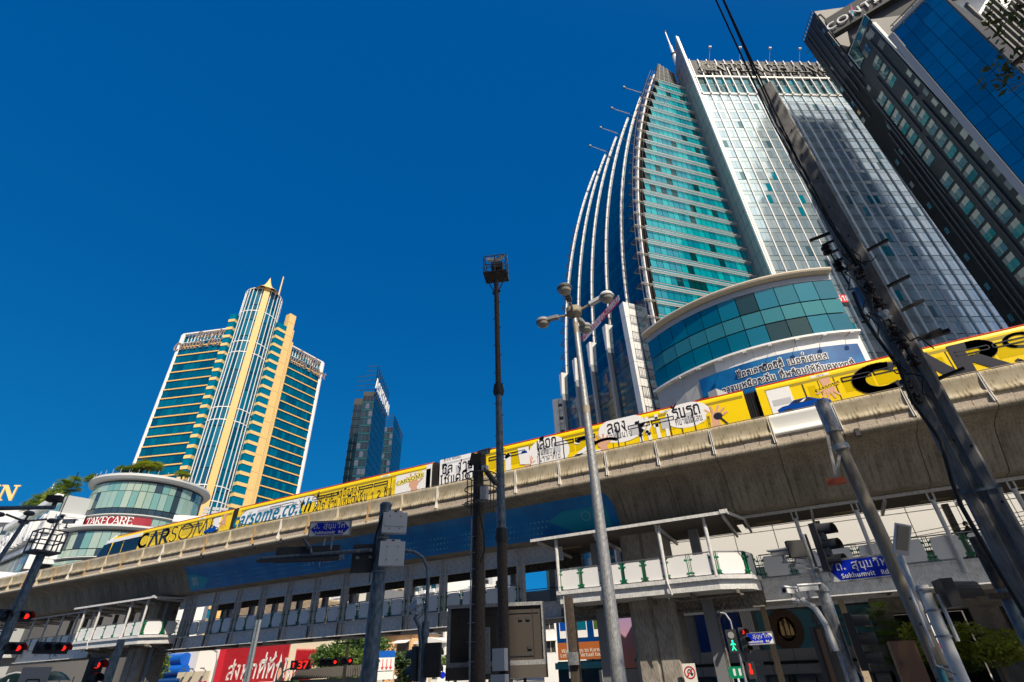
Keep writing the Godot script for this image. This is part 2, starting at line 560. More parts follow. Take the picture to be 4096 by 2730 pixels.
	for i in 118:
		for j in 3:
			var cx := -46.2 + i * .29 + (.145 if j == 1 else 0.0)
			if cx > -14.2 + j * .35 or (cx > -43 and cx < -41.5 and j == 2): continue
			var cy := .08 + j * .36
			for q in 4:
				var d := Vector2(.034, 0).rotated(PI / 2 * q)
				var c := Vector2(cx, cy) + d * 1.1
				var r := .026 + .012 * sin(i * .7)
				s.quad(bt * Vector3(c.x - r, c.y, 0), bt * Vector3(c.x, c.y + r, 0), bt * Vector3(c.x + r, c.y, 0), bt * Vector3(c.x, c.y - r, 0))
	tag(obj("diamond_print", s, M.banner_dot, b), "", "", "", "stuff")
	s = Sh.new()
	s.prism(PackedVector2Array([Vector2(-9.6, -.1), Vector2(-12.2, -.1), Vector2(-13.7, .75), Vector2(-12.6, 1.2), Vector2(-9.75, 1.2)]), bt, -.005, -.005)
	obj("chevron_print", s, M.banner_mid, b)
	s = Sh.new()
	s.prism(PackedVector2Array([Vector2(-49.4, -.1), Vector2(-47.6, -.1), Vector2(-46.6, .6), Vector2(-48.6, 1.2), Vector2(-49.4, 1.2)]), bt, -.005, -.005)
	obj("chevron_print", s, M.banner_mid, b)
	s = Sh.new()
	for q in 4:
		var pet := PackedVector2Array()
		for i in 9:
			var a := PI * i / 8.0
			pet.append(Vector2(-48.6, .55) + Vector2(sin(a) * (.20 + .28 * sin(a)), cos(a) * .26 - .0).rotated(PI / 2 * q + PI / 4))
		s.prism(pet, bt, .004, .004)
	obj("flower_emblem", s, M.banner_pale, b)
	s = Sh.new()
	for i in 24:
		var a := TAU * i / 24
		for r in [.30, .25]:
			stroke(s, [Vector2(-11.1, .72) + Vector2(cos(a), sin(a)) * r, Vector2(-11.1, .72) + Vector2(cos(a + .27), sin(a + .27)) * r], .014, bt, .004)
	obj("seal_emblem", s, M.banner_pale, b)
	s = Sh.new()
	thai(s, "กรุงเทพ", .62, .085, bt * at(-34.6, .42, 0), .25)
	obj("banner_lettering", s, M.banner_text, b)
	s = Sh.new()
	thai(s, "งดต", .62, .085, bt * Transform3D(Basis.from_scale(Vector3(-1, 1, 1)), Vector3(-25.2, .5, 0)))
	obj("banner_lettering", s, M.banner_text, b)
	# piers
	for x in [-8.3, -56.4, -92.0]:
		var pt := thing("viaduct_pier", ["grey concrete pier with a central groove under the jutting platform", "dark concrete pier under the bridge beside the red hoarding", "far concrete pier at the left end of the viaduct"][0 if x > -10 else 1 if x > -70 else 2], "pier", at(x, 0, -33.1), "piers under the viaduct")
		s = Sh.new()
		var sec := PackedVector2Array([Vector2(-1.05, 1.15), Vector2(-.12, 1.15), Vector2(-.06, 1.04), Vector2(.06, 1.04), Vector2(.12, 1.15), Vector2(1.05, 1.15), Vector2(1.3, .9), Vector2(1.3, -.9), Vector2(1.05, -1.15), Vector2(-1.05, -1.15), Vector2(-1.3, -.9), Vector2(-1.3, .9)])
		s.prism(sec, Transform3D(Basis(Vector3.RIGHT, Vector3(0, 0, 1), Vector3.UP), Vector3.ZERO), 0.0, 8.7)
		obj("shaft", s, M.pier_concrete, pt)

func flat(s: Sh, pts: Array, z: float, x0 := 0.0, y0 := 0.0) -> void:   # printed shape on a car side
	var p := PackedVector2Array()
	for q in pts: p.append(q + Vector2(x0, y0))
	s.prism(p, Transform3D(), z, z)

func disc(s: Sh, c: Vector2, rx: float, ry: float, z: float, lo := -9.0, hi := 9.0) -> void:
	var p := PackedVector2Array()
	for i in 40:
		var a := TAU * i / 40
		p.append(Vector2(c.x + rx * cos(a), clampf(c.y + ry * sin(a), lo, hi)))
	s.prism(p, Transform3D(), z, z)

func ring(s: Sh, c: Vector2, rx: float, ry: float, w: float, t: Transform3D, z: float, a0 := 0.0, a1 := TAU) -> void:
	var k := 28
	for i in k:
		var p := a0 + (a1 - a0) * i / k
		var q := a0 + (a1 - a0) * (i + 1) / k
		stroke(s, [c + Vector2(rx * cos(p), ry * sin(p)), c + Vector2(rx * cos(q), ry * sin(q))], w, t, z)

func fit(s: Sh, text: String, x: float, y: float, width: float, h: float, w: float, T: Transform3D, z := .012) -> void:   # a line of lettering made to a given width; the wrap is later pressed to .653 of its height
	var k := width / (thai_w(text) * h / 7.0)
	thai(s, text, h, w, T * at(x, y, 0) * Transform3D(Basis.from_scale(Vector3(k, 1.53, 1)), Vector3.ZERO), 0.0, z)

func hand(s: Sh, c: Vector2, k: float, z: float, turn := 0.0, spread := .28) -> void:   # printed open hand
	var t := Transform3D(Basis(Vector3.BACK, turn).scaled(Vector3(k, k, 1)), Vector3(c.x, c.y, z))
	var palm := PackedVector2Array()
	for i in 16:
		var a := TAU * i / 16
		palm.append(Vector2(cos(a) * .42, sin(a) * .5))
	s.prism(palm, t, 0, 0)
	s.prism(PackedVector2Array([Vector2(-.25, -.3), Vector2(-.35, -1.3), Vector2(.35, -1.3), Vector2(.25, -.3)]), t, 0.0006, 0.0006)
	for i in 4:
		var a := spread * (1.5 - i)
		stroke(s, [Vector2(-.27 + i * .18, .3), Vector2(-.27 + i * .18, .3) + Vector2(-sin(a), cos(a)) * [.65, .85, .8, .55][i]], .16, t, .001 + .0004 * i)
	stroke(s, [Vector2(.3, -.1), Vector2(.75, .3)], .19, t, .003)

func print_car(t: Transform3D, root: Node3D) -> void:   # the blue saloon of the advertisement, flat print
	var s := Sh.new()
	s.prism(PackedVector2Array([Vector2(-1, 0), Vector2(-1.02, .3), Vector2(-.8, .48), Vector2(-.55, .5), Vector2(-.3, .8), Vector2(.3, .82), Vector2(.62, .52), Vector2(1.0, .4), Vector2(1.06, .1), Vector2(1.0, 0)]), t, .001, .001)
	obj("car_print", s, M.car_blue, root)
	s = Sh.new()
	s.prism(PackedVector2Array([Vector2(-.42, .52), Vector2(-.26, .74), Vector2(.26, .76), Vector2(.48, .52)]), t, .003, .003)
	for x in [-.6, .6]:
		var p := PackedVector2Array()
		for i in 14: p.append(Vector2(x + .2 * cos(TAU * i / 14), .02 + .2 * sin(TAU * i / 14)))
		s.prism(p, t, .004, .004)
	obj("car_print_dark", s, M.wrap_navy, root)
	s = Sh.new()
	s.prism(PackedVector2Array([Vector2(.62, .22), Vector2(.9, .24), Vector2(.94, .36), Vector2(.7, .36)]), t, .004, .004)
	s.prism(PackedVector2Array([Vector2(-.1, .55), Vector2(.1, .75), Vector2(.2, .75), Vector2(.05, .55)]), t, .0042, .0042)
	obj("car_print_light", s, M.wrap_white, root)

func arc2(c: Vector2, rx: float, ry: float, a0: float, a1: float, k := 14) -> Array:
	var o := []
	for i in k + 1:
		var a := deg_to_rad(lerpf(a0, a1, float(i) / k))
		o.append(c + Vector2(rx * cos(a), ry * sin(a)))
	return o

func word(s: Sh, x: float, y: float, h: float, t: Transform3D, heavy: float, thin: float, only := 99) -> void:   # the seven large letters of the wrap; the first three heavy
	var c := Vector2(x, y)
	var k := h / 2.0
	stroke(s, arc2(c + Vector2(.95, 1) * k, .8 * k, .82 * k, 55, 305), heavy, t, .006)
	stroke(s, [c + Vector2(1.95, .03) * k, c + Vector2(2.55, 1.9) * k], heavy, t, .006)
	stroke(s, [c + Vector2(2.55, 1.9) * k, c + Vector2(3.35, .03) * k], heavy, t, .0066)
	if only < 3: return
	stroke(s, [c + Vector2(3.75, .03) * k, c + Vector2(3.75, 1.9) * k], heavy, t, .006)
	stroke(s, [c + Vector2(3.75, 1.85) * k] + arc2(c + Vector2(4.3, 1.4) * k, .42 * k, .45 * k, 90, -90) + [c + Vector2(3.75, .95) * k], heavy, t, .0066)
	stroke(s, [c + Vector2(4.2, .95) * k, c + Vector2(4.85, .03) * k], heavy, t, .007)
	stroke(s, arc2(c + Vector2(5.7, 1.48) * k, .42 * k, .42 * k, 35, 240) + arc2(c + Vector2(5.7, .52) * k, .45 * k, .5 * k, 60, -150), thin, t, .006)
	ring(s, c + Vector2(7.5, 1) * k, .95 * k, .95 * k, thin, t, .006)
	stroke(s, [c + Vector2(8.8, .05) * k, c + Vector2(9.1, 1.95) * k, c + Vector2(9.75, .35) * k, c + Vector2(10.4, 1.95) * k, c + Vector2(10.7, .05) * k], thin, t, .006)
	stroke(s, [c + Vector2(12.3, 1.92) * k, c + Vector2(11.2, 1.92) * k, c + Vector2(11.2, .08) * k, c + Vector2(12.3, .08) * k], thin, t, .006)
	stroke(s, [c + Vector2(11.2, 1.02) * k, c + Vector2(12.1, 1.02) * k], thin, t, .0066)

func train() -> void:
	# four cars of 21.8 m; local x runs along the car from its left end, z = 0 on the near side
	var names := ["leading yellow train car with a raked blue and glass nose", "second yellow train car with a white speech bubble and dark lettering", "third yellow train car with white bubbles and printed hands", "nearest yellow train car with very large dark letters, running out of the picture"]
	for c in 4:
		var o := thing("train_car", names[c], "train car", at(-65.27 + 21.74 * c, 11.35, -29.62), "cars of the yellow train")
		var L := 21.04
		var x0 := .35
		var sec := [Vector2(0, 0.2), Vector2(.0, .5), Vector2(0.0, 3.2), Vector2(-.03, 3.36), Vector2(-.11, 3.5), Vector2(-.34, 3.62), Vector2(-.9, 3.69), Vector2(-1.6, 3.71), Vector2(-2.3, 3.69), Vector2(-2.86, 3.58), Vector2(-3.08, 3.42), Vector2(-3.2, 2.95), Vector2(-3.2, .2)]
		var s := Sh.new()
		var nose := 3.0 if c == 0 else 0.0
		smooth_sweep(s, sec.slice(1, 5), x0 + nose * .85, x0 + L)
		smooth_sweep(s, sec.slice(8), x0 + nose * .85, x0 + L)
		var body := s
		s = Sh.new()
		for q in [x0 + nose * .85, x0 + L]:
			var pa := PackedVector2Array()
			for p in sec: pa.append(p)
			var idx := Geometry2D.triangulate_polygon(pa)
			for k in range(0, idx.size(), 3):
				s.tri(Vector3(q, pa[idx[k]].y, pa[idx[k]].x), Vector3(q, pa[idx[k + 1]].y, pa[idx[k + 1]].x), Vector3(q, pa[idx[k + 2]].y, pa[idx[k + 2]].x))
		obj("end_wall", s, M.gangway, o)
		obj("body_side", body, M.yellow, o)
		s = Sh.new()
		smooth_sweep(s, sec.slice(4, 9), x0 + nose * .85, x0 + L)
		obj("roof", s, M.wrap_white, o)
		s = Sh.new()
		s.span(Vector3(x0 + nose * .6, 0.0, -3.0), Vector3(x0 + L, .5, -.12))
		obj("underframe", s, M.near_black, o)
		s = Sh.new()
		s.bar(Vector3(x0 + nose, 3.47, -.06), Vector3(x0 + L, 3.47, -.06), .045, .045)
		obj("roof_stripe", s, M.stripe_red, o)
		s = Sh.new()   # recessed track of the sliding doors
		s.span(Vector3(x0 + nose + .4, 2.99, -.01), Vector3(x0 + L - .1, 3.15, .006))
		obj("door_track", s, M.yellow_dark, o)
		if c < 3:
			s = Sh.new()
			s.span(Vector3(x0 + L + .02, .4, -2.9), Vector3(x0 + L + .70, 3.3, -.25))
			for i in 5: s.span(Vector3(x0 + L + .06 + i * .13, .35, -2.95), Vector3(x0 + L + .12 + i * .13, 3.36, -.2))
			obj("gangway", s, M.gangway, o)
		# four double doors and the window pairs between them
		for d in 4:
			var dx := x0 + 3.05 + d * 5.0
			if c == 0 and d == 0: continue
			for h in 2:
				var dd := Sh.new()
				dd.span(Vector3(dx - .72 + h * .73, .45, -.005), Vector3(dx - .02 + h * .73, 2.985, .016))
				var door := obj("door", dd, M.yellow, o)
				dd = Sh.new()
				dd.span(Vector3(dx - .56 + h * .73, 2.0, .016), Vector3(dx - .18 + h * .73, 2.78, .02))
				obj("window", dd, M.yellow_window, door)
			s = Sh.new()
			for xx in [dx - .76, dx - .005, dx + .75]: s.span(Vector3(xx - .022, .45, -.004), Vector3(xx + .022, 2.99, .019))
			obj("door_gap", s, M.wrap_navy, o)
		for w in 3:
			var wx := x0 + 5.55 + w * 5.0
			for h in 2:
				var ww := Sh.new()
				ww.span(Vector3(wx - 1.42 + h * 1.47, 2.0, -.004), Vector3(wx - .05 + h * 1.47, 2.86, .006))
				var win := obj("window", ww, M.yellow_window, o)
				ww = Sh.new()
				for e in [[-1.42, 2.81, -.05, 2.86], [-1.42, 2.60, -.05, 2.65], [-1.42, 2.6, -1.37, 2.86], [-.10, 2.6, -.05, 2.86]]:
					ww.span(Vector3(wx + e[0] + h * 1.47, e[1], 0), Vector3(wx + e[2] + h * 1.47, e[3], .034))
				obj("frame", ww, M.wrap_navy, win)
		var st := Sh.new()
		st.span(Vector3(x0 + 1.6 + (14.6 if c != 3 else 1.2), 3.2, 0), Vector3(x0 + 2.5 + (14.6 if c != 3 else 1.2), 3.33, .008))
		var pl := obj("number_plate", st, M.wrap_white, o)
		letters("number", ["2076", "2976", "2876", "1876"][c], .13, .004, M.grey_mid, pl, at(x0 + 2.05 + (14.6 if c != 3 else 1.2), 3.265, .012), false)
		var first := o.get_child_count()
		car_print_wrap(c, o, x0, L)
		for i in range(first, o.get_child_count()):   # the wrap sits on the visible upper part of the side
			var w: Node3D = o.get_child(i)
			if String(w.name) in ["nose", "blue_skirt", "cab_window", "windscreen", "white_band"]: continue
			w.transform = Transform3D(Basis.from_scale(Vector3(1, .653, 1)), Vector3(0, 1.286, 0)) * w.transform

func car_print_wrap(c: int, o: Node3D, x0: float, L: float) -> void:
	var T := Transform3D(Basis(), Vector3(0, 0, .02))
	var TALL := Transform3D(Basis.from_scale(Vector3(1, 1.5, 1)), Vector3.ZERO)
	var s := Sh.new()
	if c == 0:
		# raked nose with windscreen and side glass
		var pr := PackedVector2Array([Vector2(x0, .25), Vector2(x0 + .12, 1.0), Vector2(x0 + .9, 2.5), Vector2(x0 + 1.35, 3.1), Vector2(x0 + 2.1, 3.5), Vector2(x0 + 2.55, 3.6), Vector2(x0 + 2.55, .25)])
		s.prism(pr, Transform3D(), -3.05, -.12)
		obj("nose", s, M.wrap_white, o)
		s = Sh.new()
		s.prism(PackedVector2Array([Vector2(x0 + .02, .25), Vector2(x0 + .14, 1.0), Vector2(x0 + .5, 1.65), Vector2(x0 + 7.3, 1.45), Vector2(x0 + 7.0, .25)]), Transform3D(), -.1, .021)
		obj("blue_skirt", s, M.train_blue, o)
		s = Sh.new()
		s.prism(PackedVector2Array([Vector2(x0 + .45, 1.6), Vector2(x0 + 1.15, 2.8), Vector2(x0 + 2.5, 2.85), Vector2(x0 + 2.2, 1.55)]), Transform3D(), -.1, .02)
		s.prism(PackedVector2Array([Vector2(x0 + 2.6, 1.5), Vector2(x0 + 2.85, 2.85), Vector2(x0 + 4.6, 2.85), Vector2(x0 + 4.6, 1.48)]), Transform3D(), -.1, .02)
		s.prism(PackedVector2Array([Vector2(x0 + 4.75, 1.47), Vector2(x0 + 4.75, 2.85), Vector2(x0 + 7.6, 2.85), Vector2(x0 + 7.35, 1.45)]), Transform3D(), -.1, .02)
		obj("cab_window", s, M.train_glass, o)
		s = Sh.new()
		s.prism(PackedVector2Array([Vector2(x0 + .3, 1.3), Vector2(x0 + 1.3, 2.95), Vector2(x0 + 1.15, 3.0), Vector2(x0 + .22, 1.4)]), Transform3D(), -2.9, -.3)
		obj("windscreen", s, M.train_glass, o)
		s = Sh.new()
		s.span(Vector3(x0 + 1.5, 2.88, -.05), Vector3(x0 + 7.7, 3.2, .012))
		obj("white_band", s, M.wrap_white, o)
		s = Sh.new()
		word(s, x0 + 7.4, 0, 1.95, T * at(0, .55, 0) * Transform3D(Basis.from_scale(Vector3(1, 1.12, 1)), Vector3.ZERO), .34, .14)
		obj("lettering", s, M.wrap_navy, o)
		s = Sh.new()
		s.span(Vector3(x0 + 18.6, .9, .0), Vector3(x0 + 19.5, 2.6, .03))
		obj("poster_white", s, M.wrap_white, o)
		print_car(T * at(18.9, .75, .012) * Transform3D(Basis.from_scale(Vector3(1.0, 1, 1)), Vector3.ZERO), o)
		s = Sh.new()
		hand(s, Vector2(20.4, 1.9), .75, .034, PI)
		obj("hand_print", s, M.skin, o)
	elif c == 1:
		s = Sh.new()
		for v in [[M.wrap_navy, .02, 0.0], [M.wrap_white, .026, .07]]:
			s = Sh.new()
			var p := PackedVector2Array(arc2(Vector2(1.9, 1.75), 1.15 - v[2], 1.0 - v[2], 90, 270) + arc2(Vector2(9.0, 1.6), 1.2 - v[2], 1.15 - v[2], -90, 90))
			s.prism(p, Transform3D(), v[1], v[1])
			obj("bubble_edge" if v[2] == 0.0 else "bubble", s, v[0], o)
		for w in [[1.9, .38], [3.0, 1.35], [4.55, 1.35], [7.35, .4], [8.05, .4]]:
			s = Sh.new()
			s.span(Vector3(w[0], 1.4, .02), Vector3(w[0] + w[1], 2.35, .03))
			obj("window_tint", s, M.wrap_grey, o)
		letters("web_address", "carsome.co.th", 1.35, .004, M.teal_print, o, at(4.85, 1.5, .036) * Transform3D(Basis(Vector3(.74, 0, 0), Vector3(.2, 1.25, 0), Vector3.BACK), Vector3.ZERO), true)
		for v in [[M.wrap_navy, .034, .07], [M.yellow, .038, .0]]:
			s = Sh.new()
			var w: float = v[2]
			s.prism(PackedVector2Array([Vector2(8.55 - w, .5), Vector2(8.35 - w, 1.4), Vector2(8.3 - w, 2.05 + w), Vector2(8.55 + w, 2.05 + w), Vector2(8.65, 1.5), Vector2(9.1, 1.75 + w), Vector2(9.85 + w, 1.75 + w), Vector2(9.9 + w, 1.0), Vector2(9.7 + w, .5)]), Transform3D(), v[1], v[1])
			obj("pointing_hand" if w == 0.0 else "hand_edge", s, v[0], o)
		s = Sh.new()
		for a in [[7.5, 1.5, 8.0, 1.5], [7.55, 2.05, 7.95, 1.85], [8.0, 2.5, 8.15, 2.15], [8.55, 2.6, 8.45, 2.2], [7.65, .95, 8.0, 1.15]]:
			stroke(s, [Vector2(a[0], a[1]), Vector2(a[2], a[3])], .06, T, .02)
		fit(s, "ซื้อ-ขาย รถมือสอง", 9.95, 1.72, 4.7, .44, .06, T)
		fit(s, "มั่นใจ ง่าย เหมือนนับ 1 2 ซั่บ", 9.6, .62, 8.3, .5, .075, T)
		obj("lettering", s, M.wrap_navy, o)
		s = Sh.new()
		s.span(Vector3(18.1, .45, .0), Vector3(21.3, 2.68, .022))
		s.span(Vector3(20.9, .45, .0), Vector3(21.39, 3.2, .022))
		obj("poster_white", s, M.wrap_white, o)
		s = Sh.new()
		hand(s, Vector2(19.8, 1.35), 1.05, .026, .1, .3)
		obj("hand_print", s, M.skin, o)
		s = Sh.new()
		s.prism(PackedVector2Array([Vector2(18.2, 1.45), Vector2(20.6, 1.85), Vector2(20.75, 2.4), Vector2(18.25, 2.0)]), Transform3D(), .034, .034)
		s.prism(PackedVector2Array([Vector2(20.0, 2.4), Vector2(20.4, 2.4), Vector2(20.6, 2.69), Vector2(20.2, 2.69)]), Transform3D(), .034, .034)
		var tg := obj("tag_print", s, M.yellow_soft, o)
		letters("tag_lettering", "CARSOME", .42, .002, M.wrap_navy, tg, at(19.45, 1.93, .037) * Transform3D(Basis(Vector3.BACK, .165), Vector3.ZERO), false)
	elif c == 2:
		s = Sh.new()
		s.prism(PackedVector2Array([Vector2(.36, .3), Vector2(2.9, .3), Vector2(3.6, 1.2), Vector2(3.5, 2.2), Vector2(3.15, 3.38), Vector2(.36, 3.38)]), Transform3D(), .0215, .0215)
		obj("poster_white", s, M.wrap_white, o)
		s = Sh.new()
		s.span(Vector3(.5, 2.72, .02), Vector3(3.2, 2.9, .024))
		for w in [.75, 1.75, 2.65]: s.span(Vector3(w, 1.45, .02), Vector3(w + .45, 2.35, .024))
		obj("window_tint", s, M.wrap_grey, o)
		s = Sh.new()
		fit(s, "ชิล ง่าย", .6, 1.75, 2.7, .5, .10, T)
		fit(s, "ใช้แค่มือ", .5, .55, 2.9, .5, .10, T)
		fit(s, "ซื้อ-ขาย รถมือสอง", .7, 3.12, 1.5, .14, .02, T)
		for b in [[8.2, "เลือก", 1.55, "คันที่ชอบ", 1.3, "ในราคาที่ใช่", 1.7], [13.2, "ลอง", 1.3, "จนมั่นใจ", 1.5, "", 0], [17.3, "รับรถ", 1.7, "ที่บ้านได้เลย", 1.6, "", 0]]:
			fit(s, b[1], b[0], 2.1, b[2], .56, .11, T)
			fit(s, b[3], b[0] + .05, 1.42, b[4], .3, .04, T)
			if b[5]: fit(s, b[5], b[0], .75, b[6], .3, .04, T)
		for x in [8.35, 10.1, 13.75, 15.2, 17.0, 18.4]: s.span(Vector3(x - .03, .45, .02), Vector3(x + .03, 2.7, .034))
		obj("lettering", s, M.wrap_navy, o)
		for b in [[9.0, 1.5, 1.5, 1.7], [14.1, 2.3, 1.55, 1.35], [18.1, 2.2, 1.3, 1.2]]:
			s = Sh.new()
			disc(s, Vector2(b[0], b[1]), b[2], b[3], .022, .3, 3.36)
			obj("bubble", s, M.wrap_white, o)
		s = Sh.new()
		for b in [[8.5, .5], [9.4, .5], [13.5, .5], [14.6, .5], [16.5, .45], [17.9, .5]]:
			s.span(Vector3(b[0], 1.35, .0215), Vector3(b[0] + b[1], 2.4, .0242))
		obj("window_tint", s, M.wrap_grey, o)
		s = Sh.new()
		stroke(s, [Vector2(5.3, 1.75), Vector2(6.0, 2.15), Vector2(6.0, .4)], .42, T, .003)
		obj("white_numeral", s, M.wrap_white, o)
		s = Sh.new()
		stroke(s, arc2(Vector2(11.6, 1.75), .55, .5, 165, -40) + [Vector2(10.95, .55), Vector2(12.45, .55)], .36, T, .003)
		obj("white_numeral", s, M.wrap_white, o)
		s = Sh.new()
		thai(s, "ชับ", 1.5, .34, T * at(15.05, .35, 0) * Transform3D(Basis.from_scale(Vector3(.62, 1, 1)), Vector3.ZERO), 0.0, .002)
		stroke(s, [Vector2(15.4, 2.55), Vector2(16.3, 2.55), Vector2(16.3, 2.85)], .22, T, .003)
		obj("white_lettering", s, M.wrap_white, o)
		s = Sh.new()
		hand(s, Vector2(7.5, .9), .62, .024, -.3, .1)
		obj("hand_print", s, M.skin, o)
		s = Sh.new()
		hand(s, Vector2(12.75, 1.2), .85, .024, .1, .32)
		obj("hand_print", s, M.skin, o)
		s = Sh.new()
		hand(s, Vector2(19.6, 1.5), .85, .024, -.1, .4)
		obj("hand_print", s, M.skin, o)
		s = Sh.new()
		s.prism(PackedVector2Array([Vector2(6.9, .9), Vector2(7.65, .75), Vector2(7.6, 2.65), Vector2(6.75, 2.65)]), Transform3D(), .031, .031)
		obj("phone_print", s, M.wrap_white, o)
		s = Sh.new()
		s.prism(PackedVector2Array([Vector2(6.98, 2.0), Vector2(7.5, 1.98), Vector2(7.4, 2.25), Vector2(7.1, 2.3)]), Transform3D(), .034, .034)
		obj("phone_car_print", s, M.car_blue, o)
		s = Sh.new()
		stroke(s, arc2(Vector2(12.9, -.4), 1.6, 2.0, 130, 62), .26, T, .016)
		s.prism(PackedVector2Array(arc2(Vector2(19.75, 1.45), .25, .33, 0, 340)), Transform3D(), .032, .032)
		stroke(s, [Vector2(19.9, 1.2), Vector2(20.15, .6)], .09, T, .014)
		obj("dark_print", s, M.wrap_navy, o)
		s = Sh.new()
		s.prism(PackedVector2Array([Vector2(19.0, .5), Vector2(19.3, .5), Vector2(19.4, 1.9), Vector2(19.15, 1.9)]), Transform3D(), .033, .033)
		letters("tag_lettering", "CARSOME", .16, .002, M.wrap_navy, obj("tag_print", s, M.yellow, o), at(19.2, 1.15, .036) * Transform3D(Basis(Vector3.BACK, PI / 2 - .05), Vector3.ZERO))
	else:
		s = Sh.new()
		s.span(Vector3(.8, .45, .0), Vector3(2.0, 2.72, .024))
		obj("phone_print", s, M.wrap_white, o)
		s = Sh.new()
		s.span(Vector3(.95, 1.2, .02), Vector3(1.9, 1.75, .028))
		obj("photo_print", s, M.wrap_grey, o)
		print_car(T * at(2.35, .5, .012) * Transform3D(Basis.from_scale(Vector3(1.25, 1.1, 1)), Vector3.ZERO), o)
		s = Sh.new()
		hand(s, Vector2(3.75, 1.7), .75, .032, PI)
		obj("hand_print", s, M.skin, o)
		s = Sh.new()
		s.prism(PackedVector2Array([Vector2(3.2, 1.6), Vector2(4.3, 1.95), Vector2(4.35, 2.25), Vector2(3.2, 1.9)]), Transform3D(), .04, .04)
		letters("tag_lettering", "CARSOME", .2, .002, M.wrap_navy, obj("tag_print", s, M.yellow, o), at(3.75, 1.93, .043) * Transform3D(Basis(Vector3.BACK, .29), Vector3.ZERO))
		s = Sh.new()
		word(s, 5.0, 0, 2.45, T * at(0, .42, 0), .62, .2)
		obj("lettering", s, M.wrap_navy, o)

func tower_mats() -> void:
	for i in 3:
		mat("teal_glass_%d" % i, [.0, .0, .004][i], [.33, .23, .40][i], [.40, .32, .44][i], .07, .25, .7)
	mat("teal_glass_3", .0, .055, .065, .05, .3, .8)
	for i in 3:
		mat("sky_glass_%d" % i, [.56, .46, .62][i], [.70, .62, .74][i], [.78, .72, .80][i], [.10, .07, .14][i], .62, .7)
	mat("sky_glass_3", .10, .22, .26, .05, .5, .6)
	mat("spandrel_pale", .46, .58, .63, .18, .7, .5)
	for i in 3:
		mat("navy_glass_%d" % i, .0, [.05, .075, .035][i], [.115, .135, .09][i], .06, .35, .7)
	mat("podium_glass_0", .0, .12, .19, .06, .3, .7)
	mat("podium_glass_1", .0, .145, .21, .06, .3, .7)
	mat("podium_glass_2", .0, .16, .24, .06, .3, .7)
	mat("podium_glass_3", .03, .20, .24, .12, .3, .6)
	mat("podium_glass_4", .006, .045, .055, .05, .3, .7)
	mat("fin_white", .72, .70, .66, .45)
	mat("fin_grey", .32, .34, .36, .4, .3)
	mat("blade_grey", .26, .27, .29, .5, .2)
	mat("louver_white", .66, .61, .54, .5)
	mat("louver_dark", .10, .095, .09, .6)
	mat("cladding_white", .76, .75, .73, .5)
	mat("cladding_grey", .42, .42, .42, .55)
	mat("soffit_tan", .46, .40, .31, .6)
	mat("podium_band", .30, .33, .38, .5)
	mat("mast_white", .75, .75, .75, .4)
	mat("sign_dark", .016, .016, .018, .5)
	mat("roof_grille", .04, .041, .046, .7)
	mat("poster_blue", .0, .10, .33, .4)
	weather(M.poster_blue, 33, .006, Color(.0, .075, .25), Color(.0, .14, .36), Vector3(.05, .05, .05))
	mat("hoarding_red", .62, .012, .03, .5)
	mat("screen_dark", .035, .045, .07, .3)
	mat("screen_frame", .12, .15, .22, .5)
	mat("hotel_dark", .022, .023, .026, .6)
	weather(M.hotel_dark, 34, .02, Color(.018, .019, .021), Color(.028, .029, .033), Vector3(.2, .2, .2))
	mat("hotel_rib", .045, .046, .05, .6)
	mat("hotel_window", .035, .14, .155, .05, .4, .7)
	mat("hotel_blind", .50, .47, .36, .3)
	mat("hotel_shade", .16, .19, .18, .12, .2)
	mat("hotel_teal", .0, .20, .20, .06, .3)
	mat("hotel_lamp", .8, .5, .15, .4)
	for i in 3:
		mat("blue_glass_%d" % i, .0, [.14, .115, .165][i], [.31, .26, .35][i], .07, .4, .7)
	mat("blue_shine", .01, .16, .46, .25, .3, .6)
	mat("gold_stone", .74, .47, .17, .55)
	mat("gold_glow", .80, .55, .22, .5)
	for i in 3:
		mat("gold_glass_%d" % i, .0, [.125, .085, .165][i], [.21, .16, .26][i], .06, .3, .7)
	mat("gold_glass_3", .0, .20, .31, .06, .25, .7)
	mat("sign_bronze", .42, .30, .22, .45, .3)
	for i in 3:
		mat("ash_glass_%d" % i, .008, [.032, .045, .022][i], [.05, .075, .04][i], .06, .35, .7)
	mat("ash_band", .01, .075, .10, .15, .2, .6)
	mat("ash_blind", .07, .095, .15, .3)

func pick(keys: Array) -> Material:
	return M[keys[rng.randi() % keys.size()]]

# ------------------------------------------------------------------ the sail-shaped office tower
const TR := Vector3(8.2, 0, -103.9)
func teal_u(y: float) -> float:
	return 27.9 - .00206 * pow(maxf(0.0, y - 52.0), 2.0)

func sail(w: float, y: float, out := 0.0) -> Vector3:   # a point on the curved left side: w metres left of its right edge
	var td := Vector3(.701, 0, -.713)
	var wd := Vector3(-.755, 0, -.656)
	return TR - td * (teal_u(y) + 1.2) + wd * w + Vector3(-.656, 0, .755) * out + Vector3(0, y, 0)

